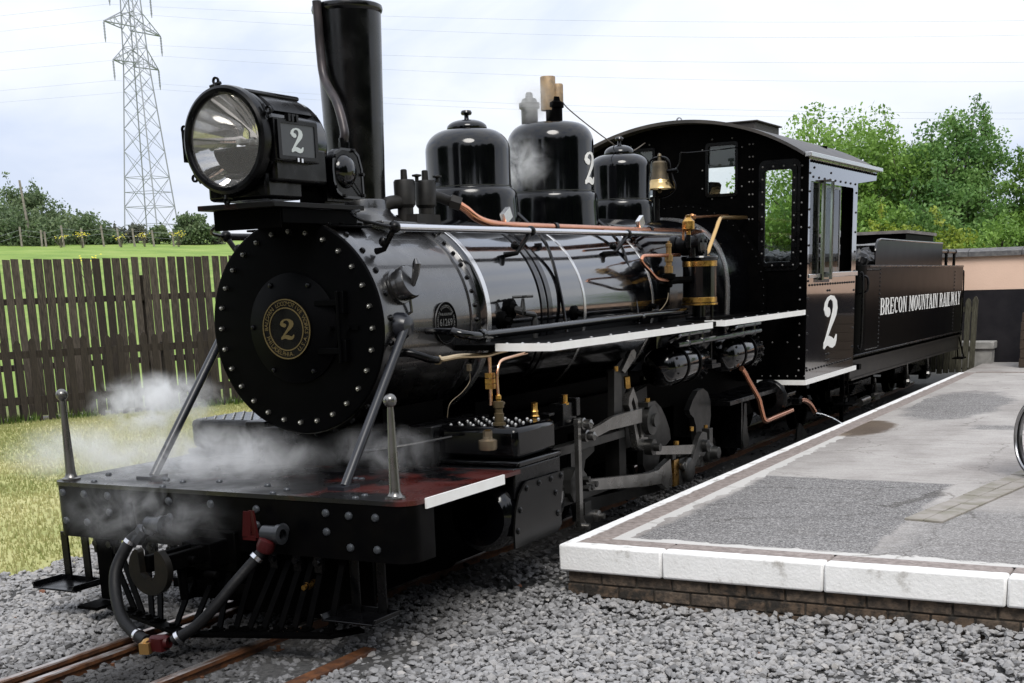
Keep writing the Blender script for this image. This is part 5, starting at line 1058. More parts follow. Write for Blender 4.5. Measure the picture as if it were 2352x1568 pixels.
li = slab('expansion_link', [(2.335,-.54),(2.26,-.61),(2.25,-.66),(2.32,-.75),(2.41,-.985),(2.50,-1.015),(2.62,-1.01),(2.60,-.93),(2.52,-.92),(2.50,-.80),(2.42,-.68),(2.42,-.645)], .05, 1.13, SS, holes=[[(2.335,-.61),(2.30,-.65),(2.36,-.74),(2.44,-.93),(2.48,-.915),(2.43,-.78),(2.37,-.66)]])
m = MB().lathe((1.16,2.58,-.80), Xv, [(.11,0),(.11,.045),(.085,.05),(.05,.055),(.05,.075),(1e-3,.075)], 28).lathe((1.15,2.585,-1.0), Xv, [(.06,0),(.06,.06),(.03,.065),(.03,.11),(1e-3,.11)], 16).b2(1.12,1.2,2.50,2.64,-.70,-.665); m.build('link_trunnion', GS, li)
MB().cyl((1.13,2.29,-.54),(1.13,2.275,-.46),.024,n=8).cyl((1.16,2.58,-.69),(1.16,2.58,-.64),.02,n=8).cyl((1.12,2.11,-.41),(1.12,2.11,-.375),.018,n=8).build('oil_cup', M['brass'], li)
slab('radius_rod', [(1.48,-.755),(1.70,-.735),(1.90,-.705),(2.10,-.70),(2.42,-.70),(2.42,-.80),(2.10,-.795),(1.85,-.79),(1.55,-.82)], .03, 1.17, SS)
slab('link_bracket', [(2.075,-.40),(2.16,-.40),(2.20,-.46),(2.20,-.72),(2.06,-.72)], .05, 1.10, M['greysteel'])
slab('lifting_arm', [(2.14,-.405),(2.19,-.43),(2.38,-.335),(2.395,-.30),(2.36,-.275),(2.31,-.28)], .03, 1.14, SS)
slab('motion_plate', [(2.20,-.42),(2.42,-.34),(2.50,-.44),(2.52,-.62),(2.86,-.58),(2.90,-1.0),(2.4,-1.0),(2.3,-.7)], .04, 1.02, M['darksteel'])
cl = slab('combination_lever', [(1.345,-.66),(1.385,-.66),(1.40,-1.30),(1.42,-1.37),(1.38,-1.40),(1.35,-1.34)], .03, 1.17, SS)
m = MB()
for y, z in ((1.43,-.70),(1.48,-.785)): m.lathe((1.13,y,z), Xv, [(.04,0),(.04,.06),(.03,.065),(.03,.11),(.018,.115),(1e-3,.13)], 16)
for y, z in ((1.42,-1.385),(1.66,-1.355)): m.lathe((1.12,y,z), Xv, [(.04,0),(.04,.06),(.02,.065),(.02,.10),(1e-3,.10)], 14)
m.build('lever_pin', SS, cl)
slab('union_link', [(1.40,-1.34),(1.60,-1.31),(1.70,-1.32),(1.70,-1.39),(1.62,-1.39),(1.42,-1.43)], .03, 1.14, GS)
sbr = MB().b2(1.02,1.10,.95,2.3,-.895,-.835).b2(1.02,1.10,.95,2.3,-1.235,-1.18).build('slide_bar', GS, loco, bevel=.004)
MB().b2(.98,1.09,2.22,2.34,-1.25,-.8).build('slide_bar_bracket', M['darksteel'], loco)
slab('crosshead', [(1.33,-1.06),(1.40,-1.0),(1.50,-1.0),(1.58,-1.06),(1.60,-1.15),(1.52,-1.22),(1.38,-1.22),(1.32,-1.15)], .10, 1.08, GS)
m = MB().cyl((1.06,.95,-1.12),(1.06,1.4,-1.12),.028); 
for y, z in ((1.50,-1.08),(1.56,-1.14),(1.50,-1.14),(1.62,-1.13)): m.cyl((1.14,y,z),(1.19,y,z),.022,n=6)
m.b2(1.10,1.15,1.50,1.60,-1.36,-1.24); m.build('piston_rod', GS, loco)
slab('hanger_plate', [(1.62,-.90),(2.0,-.90),(2.0,-.96),(1.85,-1.0),(1.80,-1.12),(1.62,-1.10)], .03, .98, GS)
# copper injector pipes and rear fittings
MB().smooth_tube([(1.2,4.60,-.575),(1.2,4.70,-.63),(1.2,4.78,-.685),(1.2,5.06,-.865),(1.2,5.13,-.94),(1.2,5.19,-1.02),(1.2,5.25,-1.085),(1.2,5.34,-1.105),(1.2,5.5,-1.102),(1.2,6.12,-1.09)], .024, 12).build('copper_pipe', M['copper'], loco)
MB().smooth_tube([(1.2,6.40,-1.02),(1.2,6.55,-1.035),(1.2,6.75,-1.09),(1.2,6.93,-1.185)], .026, 12).build('overflow_pipe', M['copper'], loco)
m = MB().lathe((1.0,6.0,-.97), Yv, [(.10,-.05),(.17,-.03),(.19,.0),(.17,.03),(.06,.05),(.06,.30),(1e-3,.3)], 24).lathe((1.0,6.25,-1.0), Yv, [(1e-3,0),(.10,.0),(.105,.02),(.105,.32),(1e-3,.33)], 20).lathe((1.12,6.42,-1.02), Xv, [(.05,0),(.05,.08),(.035,.1)],14)
for k in range(3): m.b2(1.05,1.11,6.27,6.56,-.96-.045*k,-.94-.045*k)
m.b2(.6,1.0,5.2,5.24,-1.35,-.9).b2(.7,1.1,4.6,6.2,-.90,-.86); m.build('injector', M['black'], loco, bevel=.004)
slab('brake_hanger', [(5.30,-.95),(5.36,-.95),(5.40,-1.22),(5.46,-1.30),(5.40,-1.36),(5.30,-1.36),(5.26,-1.28)], .03, .98, GS)
slab('rail_guard', [(8.0,-1.62),(8.02,-1.50),(8.08,-1.44),(8.16,-1.46),(8.42,-1.60),(8.40,-1.63)], .02, .70, GS)
m = MB()
for y in (8.05,8.22): m.tube([(1.2,y-.02,-.87),(1.2,y+.08,-1.22)], .009, 6)
m.box((1.2,8.2,-1.235), (.22,.30,.02)).b2(1.1,1.14,8.3,8.34,-1.45,-.9); m.build('cab_step', M['dull'], loco)
# water running from the overflow
wm = bpy.data.materials.new('water'); wm.use_nodes = True; b = wm.node_tree.nodes['Principled BSDF']; b.inputs['Base Color'].default_value = (.9,.95,1,1); b.inputs['Roughness'].default_value = .08; b.inputs['Transmission Weight'].default_value = .6; b.inputs['IOR'].default_value = 1.33
M['water'] = wm
pts = [(1.21,6.94,-1.20),(1.25,6.97,-1.225),(1.31,7.0,-1.26),(1.38,7.02,-1.30),(1.44,7.035,-1.335)]
pts = [Vector((1.2+.27*t_, 6.94+.09*t_, -1.20-.03*t_-.09*t_*t_)) for t_ in np.linspace(0,1,14)]
o = MB().tube([p + Vector((random.uniform(-.003,.003), random.uniform(-.004,.004), 0)) for p in pts], [random.uniform(.003,.0065) for _ in pts], 8).build('water_jet', M['water'])
tag(o, 'thin jet of water running from the copper overflow pipe onto the platform edge', 'water')

# ================================================================== TENDER
ten = thing('locomotive_tender', 'black riveted tender with a line of white serif lettering behind the cab', 'tender', (0, 11.7, -1.64))
TZ = lambda y: -.0088*(y-8.4)
def tilt(o):   # the tender sits slightly tail-down
    for q in SIB.get(o.name, [o]):
        for v in q.data.vertices: v.co.z += TZ(v.co.y)
    return o
XT = 1.20
tk = tilt(MB().plate([[(-XT,8.62),(-XT,15.1),(XT,15.1),(XT,9.0)] + [(XT-.38+.38*math.cos(R(a)), 9.0-.38*math.sin(R(a))) for a in range(10,91,10)]], .975, Matrix.Translation((0,0,-.228))).build('tank', M['tpanel'], ten, ang=25))
tilt(MB().b2(-XT-.02,XT+.02,8.4,15.12,-.735,-.715).b2(-XT-.006,XT+.006,9.1,15.11,.235,.262).build('tank_beading', M['black'], tk, bevel=.005))
mp_ = MB(); prof = [(9.42,.255),(9.42,.42),(9.46,.50),(9.55,.545),(9.68,.555),(13.45,.565),(13.45,.255)]
mp_.plate([prof], .012, axes((XT-.02,0,0),(0,1,0),(0,0,1))); cm_ = tilt(mp_.build('coaming', M['tpanel'], ten, False))
tilt(MB().tube([(XT-.02,9.42,.42),(XT-.02,9.46,.50),(XT-.02,9.55,.545),(XT-.02,9.68,.556),(XT-.02,13.45,.566)], .012, 8).build('coaming_bead', M['gloss'], cm_))
m = MB()
rivets(m, [(XT+.001,9.62,z) for z in np.arange(-.68,.22,.047)] + [(XT+.001,14.40,z) for z in np.arange(-.68,.20,.05)], Xv, .014, .010, 6)
rivets(m, [(XT+.001,y,.21) for y in np.arange(9.0,9.6,.06)] + [(XT+.001,y,-.69) for y in np.arange(9.0,9.6,.06)], Xv, .012, .010, 6)
tilt(m.build('rivets', M['black'], tk, kind='stuff'))
# lettering
m = MB(); s_ = 'BRECON MOUNTAIN RAILWAY'; x = 0; items = []
for chx in s_:
    P, w = glyph(chx); items.append((x, P)); x += w + .055
tot = x-.055; y0, y1 = 9.68, 14.93; H = .195
for x, P in items:
    for i, pl_ in enumerate(P):
        kx = (y1-y0)/tot
        mt = Matrix(((0,0,1,XT+.003+.0003*i),(kx,0,0,y0+x*kx),(0,H,0,-.305+TZ(y0)),(0,0,0,1)))
        m.plate([pl_], .003, mt)
for i, v in enumerate(m.v): m.v[i] = (v[0], v[1], v[2]+TZ(v[1]))
m.build('painted_lettering', M['letter'], tk, False)
m = MB().b2(XT-.06,XT-.02,8.40,15.1,-.98,-.78).b2(XT-.10,XT-.0,8.40,15.1,-.80,-.775).b2(XT-.10,XT-.0,8.40,15.1,-.995,-.975).b2(-XT,-XT+.06,8.4,15.1,-.98,-.78).b2(-1.15,1.15,8.42,8.47,-.98,-.78).b2(-1.15,1.15,15.0,15.05,-1.0,-.75)
tilt(m.build('tender_frame', mat('grimy_frame', (.004,.0036,.003), .40, spec=.3, col2=(.014,.012,.009), nscale=6), ten, False))
MB().b2(XT-.01,XT+.03,8.62,8.72,-.89,-.83).build('frame_bracket', M['dull'], ten)
m = MB().smooth_tube([(XT+.02,8.55,.14),(XT+.06,8.55,.12),(XT+.06,8.55,-.6),(XT+.02,8.55,-.62)], .013, 8).smooth_tube([(XT-.02,8.80,.14),(XT+.05,8.80,.12),(XT+.05,8.80,-.02),(XT-.04,8.80,-.05)], .013, 8).smooth_tube([(XT-.02,15.12,.13),(XT+.0,15.17,.12),(XT+.0,15.17,-.72),(XT-.02,15.12,-.74)], .012, 8)
tilt(m.build('grab_iron', M['black'], ten))
m = MB()
for y in (13.55, 14.0, 14.62): m.tube([(XT-.06,y,.235),(XT-.06,y,.46)], .022, 8)
m.tube([(XT-.06,13.42,.46),(XT-.06,14.65,.462)], .028, 8); m.ball((XT-.06,14.64,.462), .04, 10); m.ball((XT-.06,14.0,.462), .04, 10); m.tube([(-.6,14.62,.46),(XT-.06,14.62,.462)], .02, 8)
tilt(m.build('rear_rail', M['black'], ten))
m = MB().b2(-.95,.70,13.3,15.3,.22,.72); bk = tilt(m.build('coal_bunker', M['dull'], ten, bevel=.01)); tilt(MB().b2(-.98,.735,13.26,15.34,.722,.765).build('bunker_lid', mat('lid_grey', (.20,.185,.175), .8, col2=(.12,.11,.105), nscale=6), bk))
tilt(MB().b2(.1,1.0,8.75,9.3,.26,.33).b2(.85,1.1,8.62,8.8,.26,.38).build('tool_box', M['black'], ten, bevel=.01))
m = MB().tube([(.95,8.5,.47),(1.1,10.2,.50)], .018, 6).tube([(.80,8.4,.43),(1.0,10.4,.52)], .02, 6).tube([(.9,8.5,.42),(.95,8.46,.47),(1.0,8.42,.48)], .016, 6).tube([(.7,9.6,.68),(.95,9.2,.40)], .02, 6)
tilt(m.build('fire_iron', M['steel'], ten))
# coal heap: one lumpy pile
cx_ = region(420, -.9, 1.0, 9.6, 13.2); cz_ = .28 + .16*np.exp(-(cx_[:,0]/.7)**2)*rng.uniform(.3, 1, 420)
co_ = MB()
for (a, c), z in zip(cx_, cz_):
    q = Euler(rng.uniform(0, 6, 3)).to_matrix(); r_ = rng.uniform(.05,.11); co_.add([q @ Vector(v)*r_ + Vector((a,c,z)) for v in ICO_V*(1+rng.uniform(-.25,.25,(len(ICO_V),1)))], [tuple(f) for f in ICO_F])
co_.build('coal', M['coal'], ten, False, kind='stuff')
def tbogie(yc):
    for y in (yc-.75, yc+.75):
        for x in (-.34,.34): wheel(x, y, .30, ten, 8)
        MB().cyl((-.95,y,-1.34),(.95,y,-1.34),.045).build('axle', M['dull'], ten)
    for s in (1,-1):
        m = MB().b2(.78*s-.03,.78*s+.03,yc-1.0,yc+1.0,-1.30,-1.16)
        for y in (yc-.75, yc+.75): m.b2(.86*s-.06,.86*s+.06,y-.1,y+.1,-1.44,-1.24).lathe((.92*s,y,-1.34),(s,0,0),[(.08,0),(.08,.03),(.03,.045),(1e-3,.05)],14)
        for k in range(5): m.b2(.86*s-.035,.86*s+.035,yc-.40+.06*k,yc+.40-.06*k,-1.28+.022*k,-1.262+.022*k)
        m.build('bogie_frame', M['black'], ten, bevel=.006)
tbogie(10.0); tbogie(13.4)
m = MB().cyl((1.0,9.62,-1.36),(1.02,9.95,-1.35),.05).tube([(1.0,10.35,-1.12),(1.0,10.5,-1.33)],.02,8).tube([(1.0,10.3,-1.33),(1.0,10.85,-1.36)],.025,8).cyl((1.0,10.5,-1.33),(1.0,10.5,-1.40),.05,n=8)
for y in (12.2,13.6): m.tube([(1.0,y,-1.05),(1.0,y+.1,-1.33)],.022,8).ball((1.0,y+.1,-1.33),.05,8)
m.build('brake_gear', M['steel'], ten)
MB().b2(1.12,1.28,14.95,15.25,-1.205,-1.185).tube([(1.15,15.05,-.75),(1.18,15.1,-1.19)],.012,6).tube([(1.15,15.1,-.75),(1.25,15.2,-1.19)],.012,6).build('rear_step', M['dull'], ten)

# ================================================================== DRIVER (in the cab)
def person(name, joints, edges, radii, root, m, **kw):
    me = bpy.data.meshes.new(name); me.from_pydata(joints, edges, []); me.update()
    o = bpy.data.objects.new(name, me); COL.objects.link(o)
    sk = o.modifiers.new('skin', 'SKIN'); sk.use_smooth_shade = True
    for i, r_ in enumerate(radii): me.skin_vertices[0].data[i].radius = (r_, r_*kw.get('fl', .85))
    for i in range(len(joints)): me.skin_vertices[0].data[i].use_root = (i == root)
    o.modifiers.new('sub', 'SUBSURF').levels = 1; o.modifiers['sub'].render_levels = 2; me.materials.append(m); return o
hx, hy, fz = .05, 7.05, -.645
J = [(hx,hy,fz+.92),(hx,hy,fz+1.10),(hx,hy-.01,fz+1.36),(hx,hy-.02,fz+1.48),(hx,hy-.035,fz+1.56),(hx,hy-.05,fz+1.66),(hx,hy-.045,fz+1.745),
     (hx-.20,hy,fz+1.40),(hx-.27,hy-.03,fz+1.12),(hx-.22,hy-.24,fz+1.02),(hx-.19,hy-.33,fz+1.03),(hx+.20,hy,fz+1.40),(hx+.27,hy-.03,fz+1.12),(hx+.22,hy-.24,fz+1.02),(hx+.19,hy-.33,fz+1.03),
     (hx-.10,hy,fz+.84),(hx-.11,hy-.02,fz+.47),(hx-.11,hy+.02,fz+.08),(hx-.12,hy-.12,fz+.04),(hx+.10,hy,fz+.84),(hx+.11,hy-.02,fz+.47),(hx+.11,hy+.02,fz+.08),(hx+.12,hy-.12,fz+.04)]
Eg = [(0,1),(1,2),(2,3),(3,4),(4,5),(5,6),(2,7),(7,8),(8,9),(9,10),(2,11),(11,12),(12,13),(13,14),(0,15),(15,16),(16,17),(17,18),(0,19),(19,20),(20,21),(21,22)]
Rd = [.15,.15,.16,.075,.062,.095,.08,.075,.055,.042,.038,.075,.055,.042,.038,.105,.075,.05,.045,.105,.075,.05,.045]
dv = person('person', J, Eg, Rd, 0, M['cloth']); tag(dv, 'person in dark overalls and cap standing inside the cab behind the front window', 'person')
hd = MB().lathe((hx,hy-.05,fz+1.655), Zv, [(max(1e-3,.086*math.sin(PI*i/10)), -.115*math.cos(PI*i/10)) for i in range(11)], 18).lathe((hx,hy-.135,fz+1.645),(0,-1,-.3),[(.018,-.01),(.014,.015),(1e-3,.022)],8).lathe((hx-.085,hy-.045,fz+1.65),(-1,0,0),[(.03,-.005),(.028,.006),(1e-3,.01)],10).lathe((hx+.085,hy-.045,fz+1.65),(1,0,0),[(.03,-.005),(.028,.006),(1e-3,.01)],10).build('head', M['skin'], dv)
MB().lathe((hx-.032,hy-.125,fz+1.665),(0,-1,0),[(.012,-.004),(.008,.004),(1e-3,.006)],8).lathe((hx+.032,hy-.125,fz+1.665),(0,-1,0),[(.012,-.004),(.008,.004),(1e-3,.006)],8).box((hx,hy-.128,fz+1.60),(.045,.01,.010)).build('face', M['cloth'], hd)
MB().lathe((hx,hy-.045,fz+1.70), Zv, [(.094,-.02),(.100,.02),(.105,.05),(.085,.075),(1e-3,.085)], 20).plate([circ(0,0,.085,14,180,360)], .008, Matrix.Translation((hx,hy-.11,fz+1.70))).build('cap', M['cloth'], dv)
m = MB()
for s in (-1, 1):
    hb = Vector((hx+.19*s, hy-.33, fz+1.03)); m.box(hb+Vector((0,-.045,0)), (.07,.08,.03))
    for j, L_ in enumerate((.06,.07,.065,.05)): a = hb+Vector((-.028+.0185*j, -.08, 0)); m.tube([a, a+Vector((0,-L_*.55,-.005)), a+Vector((0,-L_*.75,-.03))], [.010,.009,.007], 6)
    a = hb+Vector((-.035*s,-.03,.0)); m.tube([a, a+Vector((-.02*s,-.03,-.01)), a+Vector((-.015*s,-.055,-.015))], [.012,.010,.008], 6)
m.build('hand', M['skin'], dv)

# ================================================================== FENCES
def fence_frame(o, d, n):  # s along d, t along n, z up
    o = Vector((*o, 0)); d = Vector((*d, 0)); n = Vector((*n, 0)); return lambda s, t, z: o + d*s + n*t + Vector((0, 0, z))
ang = math.atan2(FD[1], FD[0])
pk = thing('picket_fence', 'low dark picket fence with pointed tops in front of the tall slatted fence', 'fence', (F0[0]+FD[0]*2, F0[1]+FD[1]*2, ZG))
F = fence_frame(F0, FD, FN)
def picket_mesh(w, h, t, m, pointed=True):
    b = MB(); o = [(-w/2,0),(w/2,0),(w/2,h-.06),(w*.22,h-.012),(0,h),(-w*.22,h-.012),(-w/2,h-.06)] if pointed else [(-w/2,0),(w/2,0),(w/2*.98,h),(-w/2*.97,h+.006)]
    return b.plate([o], t, Matrix(((1,0,0,0),(0,0,-1,0),(0,1,0,0),(0,0,0,1)))).mesh('picket', m, False)
PM = [picket_mesh(.108, 1.29, .022, M['wood2']), picket_mesh(.103, 1.27, .022, M['wood2'])]
s = -5.0
while s < 8.4:
    link('picket', random.choice(PM), pk, F(s, -.03, ZG-.02+random.uniform(-.02,.015)), (R(random.uniform(-1.2,1.2)), R(random.uniform(-1.3,1.3)), ang)); s += .2+random.uniform(-.008,.008)
for z in (-.68, -1.39):
    MB().box((0,0,0), (13.6,.05,.11)).mesh('rail', M['wood2'])
    link('rail', MB().box((0,0,0), (13.6,.05,.115)).mesh('rail', M['wood2'], False), pk, F(1.7,.015,z), (0,0,ang))
for s in (-4.4,-2.0,.4,2.8,5.2,7.6): link('post', MB().box((0,0,.55), (.1,.1,1.2)).mesh('post', M['wood2'], False), pk, F(s,.10,ZG-.05), (0,0,ang))
tf = thing('slat_fence', 'tall weathered fence of flat topped vertical boards behind the low pickets', 'fence', (F0[0]+FD[0]*2+FN[0]*.8, F0[1]+FD[1]*2+FN[1]*.8, ZG))
SM = [picket_mesh(.136, 2.5, .022, M['wood'], False), picket_mesh(.124, 2.5, .02, M['wood'], False), picket_mesh(.134, 2.50, .022, M['wood2'], False), picket_mesh(.131, 2.495, .02, M['wood3'], False), picket_mesh(.120, 2.505, .02, M['wood3'], False)]
s = -5.6; i = 0
while s < 9.5:
    link('board', SM[random.choice((0,0,1,1,2,3,4))], tf, F(s, .80, ZG-.01+random.uniform(-.008,.006)), (R(random.uniform(-.5,.5)), R(random.uniform(-.45,.45)), ang)); s += .162+random.uniform(-.009,.009)
for z in (.13, -.92, -1.47): link('rail', MB().box((0,0,0), (15.2,.05,.10)).mesh('rail', M['wood2'], False), tf, F(1.9,.84,z), (0,0,ang))
for s in (-5,-2.4,.2,2.8,5.4,8): link('post', MB().box((0,0,1.15), (.1,.1,2.3)).mesh('post', M['wood2'], False), tf, F(s,.93,ZG-.1), (0,0,ang))
# fence at the end of the track
ef = thing('picket_fence', 'short run of mossy grey pickets behind the tender at the end of the platform', 'fence', (1.4, 14.1, ZP))
EM = [picket_mesh(.083, 1.17, .02, M['woodgreen']), picket_mesh(.083, 1.14, .02, M['woodgreen'])]
a0, a1 = Vector((1.335,15.42,-1.45)), Vector((-2.4,15.6,-1.45)); dd = a1-a0; n_ = int(dd.length/.098)
for i in range(n_): link('picket', EM[i % 2], ef, a0+dd*(i/n_)+Vector((0,0,random.uniform(-.02,.02))), (0, R(random.uniform(-1,1)), math.atan2(dd.y, dd.x)))
for z in (-.47,-1.08): link('rail', MB().box((0,0,0),(dd.length,.04,.08)).mesh('rail', M['woodgreen'], False), ef, (a0+a1)/2+Vector((.03,.035,z+1.45)), (0,0,math.atan2(dd.y,dd.x)))

# ================================================================== WALL, BENCH, PLANTER
wl = thing('boundary_wall', 'peach rendered wall with dark painted base and slate coping behind the tender', 'wall', (4, 16.2, ZP))
MB().b2(-7,12,16.14,16.4,-.19,.335).build('render', M['peach'], wl, False)
MB().b2(-7,12,16.125,16.41,-1.45,-.192).build('plinth', M['plinth'], wl, False)
CS = MB().b2(-.4,.4,0,.40,0,.075).add([(-.4,0,.075),(.4,0,.075),(.4,.2,.13),(-.4,.2,.13),(-.4,.4,.075),(.4,.4,.075)], [(0,1,2,3),(3,2,5,4),(0,3,4),(1,5,2)]).mesh('coping_stone', M['slate'], False)
for i in range(23): link('coping_stone', CS, wl, (-6.6+.81*i, 16.07+random.uniform(-.004,.004), .336+random.uniform(-.004,.004)))
bn = thing('concrete_bench', 'pale concrete block bench standing against the dark base of the wall', 'bench', (1.35, 15.9, -1.38))
MB().b2(1.0,1.61,15.72,16.09,-1.105,-.985).build('seat', M['concrete'], bn, bevel=.015); MB().b2(1.05,1.58,15.76,16.06,-1.40,-1.107).build('pedestal', M['concrete'], bn, bevel=.01)
pp = thing('planter_box', 'dark brown timber planter at the right edge in front of the wall', 'planter', (2.7, 15.2, -1.33))
for k in range(6):
    MB().b2(2.11+random.uniform(-.006,.006),3.4,14.9,15.5,-1.325+.136*k,-1.325+.136*k+.131).build('plank', M['sleeper'], pp, False, bevel=.008)
MB().b2(2.16,3.35,14.95,15.45,-.515,-.50).build('soil', M['coal'], pp)

# station building ahead of the engine, behind the photographer (seen only as reflections in paint and lamp)
stb = thing('station_building', 'long peach rendered station building with white windows behind the photographer', 'building', (9, -25, ZG))
MB().b2(-8,26,-27.5,-23.5,-.4,1.9).build('wall', M['peach'], stb, False); MB().b2(-8.02,26.02,-27.52,-23.48,-1.75,-.402).build('plinth', M['plinth'], stb, False)
MB().add([(-8.4,-23.1,1.9),(26.4,-23.1,1.9),(26.4,-25.5,3.4),(-8.4,-25.5,3.4),(-8.4,-27.9,1.9),(26.4,-27.9,1.9)], [(0,1,2,3),(3,2,5,4),(0,3,4),(1,5,2),(0,4,5,1)]).build('roof', M['slate'], stb, False)
for x in np.arange(-6, 25, 3.4):
    w = MB().b2(x-.55,x+.55,-23.49,-23.44,-.2,1.2).build('window', M['white'], stb, False); MB().b2(x-.47,x+.47,-23.439,-23.42,-.12,1.12).build('pane', M['boardpaint'], w, False)

# ================================================================== WHEELCHAIR at the right edge
wc = thing('wheelchair', 'empty wheelchair with chrome handrim half out of frame at the right edge', 'wheelchair', (4.0, 3.95, ZP))
hn = Vector((-.795,-.606,0)); hf = Vector((.606,-.795,0)); c0 = Vector((3.735,3.78,-1.01))
def big_wheel(c):
    w = MB().lathe(c, hn, [(.272,-.016),(.290,-.019),(.306,-.010),(.310,0),(.306,.010),(.290,.019),(.272,.016),(.272,-.016)], 56).build('wheel', M['rubber'], wc)
    m = MB().lathe(c, hn, [(.262,-.010),(.273,-.014),(.273,.014),(.262,.010),(.262,-.010)], 48).cyl(c-hn*.04, c+hn*.04, .03)
    u = hn.cross(Vector((0,0,1)))
    for k in range(18): a = 2*PI*k/18; m.tube([c+(u*math.cos(a)+Vector((0,0,1))*math.sin(a))*.03, c+(u*math.cos(a)+Vector((0,0,1))*math.sin(a))*.264], .002, 4)
    m.build('rim', M['chrome'], w); return w
for k in (0, 1):
    c = c0 - hn*(.56*k); w = big_wheel(c); sgn = 1 if k == 0 else -1
    cc_ = c+hn*(.045*sgn)
    MB().lathe(cc_, hn, [(.258,-.008),(.266,-.011),(.277,-.008),(.280,0),(.277,.008),(.266,.011),(.258,.008),(.255,0),(.258,-.008)], 48).build('handrim', M['chrome'], w)
P_ = lambda a, b_, z: c0 - hn*b_ + hf*a + Vector((0,0,z))
m = MB()
for b_ in (.07,.49):
    m.smooth_tube([P_(-.03,b_,.62),(P_(-.02,b_,.60)),P_(.0,b_,.15),P_(.03,b_,-.12)], .013, 8).tube([P_(0,b_,.15),P_(.42,b_,.17),P_(.5,b_,-.15),P_(.6,b_,-.2)], .013, 8).tube([P_(.0,b_,.36),P_(.3,b_,.36),P_(.32,b_,.16)], .013, 8).tube([P_(.02,b_,-.1),P_(.42,b_,-.12),P_(.42,b_,.17)], .012, 8).tube([P_(-.03,b_,.62),P_(-.14,b_,.61)], .017, 8)
m.build('frame', M['chrome'], wc)
MB().tube([P_(.05,.07,.385),P_(.3,.07,.385)], .028, 8).tube([P_(.05,.49,.385),P_(.3,.49,.385)], .028, 8).build('armrest', M['seatcloth'], wc)
q = [P_(.02,.06,.18),P_(.42,.06,.19),P_(.42,.50,.19),P_(.02,.50,.18)]; MB().add(q+[v+Vector((0,0,.05)) for v in q], [(3,2,1,0),(4,5,6,7),(0,1,5,4),(1,2,6,5),(2,3,7,6),(3,0,4,7)]).build('seat', M['seatcloth'], wc, bevel=.01)
q = [P_(.0,.06,.2),P_(.0,.50,.2),P_(-.03,.50,.58),P_(-.03,.06,.58)]; MB().add(q+[v-hf*.03 for v in q], [(0,1,2,3),(7,6,5,4),(0,4,5,1),(1,5,6,2),(2,6,7,3),(3,7,4,0)]).build('backrest', M['seatcloth'], wc, bevel=.008)
for b_ in (.08,.48):
    m = MB().lathe(P_(.46,b_,-.22), hn, [(.06,-.014),(.085,-.016),(.09,0),(.085,.016),(.06,.014),(.06,-.014)], 24).tube([P_(.46,b_,-.22),P_(.44,b_,-.10)], .01, 6); m.build('caster', M['rubber'], wc)

# ================================================================== TREES
def leaf_cloud(name, pts, size, m, parent, seed, tint0=None, up=.25, aspect=.55):
    r = np.random.default_rng(seed); n = len(pts)
    nv = r.normal(size=(n,3)); nv[:,2] += up; nv /= np.linalg.norm(nv,axis=1)[:,None]
    a = r.normal(size=(n,3)); u = a - nv*(a*nv).sum(1)[:,None]; u /= np.linalg.norm(u,axis=1)[:,None]; w = np.cross(nv,u)
    L = size*r.uniform(.6,1.35,n)[:,None]
    v = np.stack([pts-u*L*.5, pts+w*L*aspect*.5+nv*L*.06, pts+u*L*.5, pts-w*L*aspect*.5+nv*L*.06], 1)
    me = bpy.data.meshes.new(name); me.vertices.add(n*4); me.vertices.foreach_set('co', v.reshape(-1).astype(np.float32))
    me.loops.add(n*4); me.loops.foreach_set('vertex_index', np.arange(n*4,dtype=np.int32)); me.polygons.add(n); me.polygons.foreach_set('loop_start', np.arange(0,n*4,4,dtype=np.int32)); me.update(calc_edges=True)
    at = me.attributes.new('tint','FLOAT','FACE'); t0 = r.normal(.5,.2,n) if tint0 is None else tint0+r.normal(0,.13,n); at.data.foreach_set('value', np.clip(t0,0,1).astype(np.float32)); me.materials.append(m)
    return link(name, me, parent)
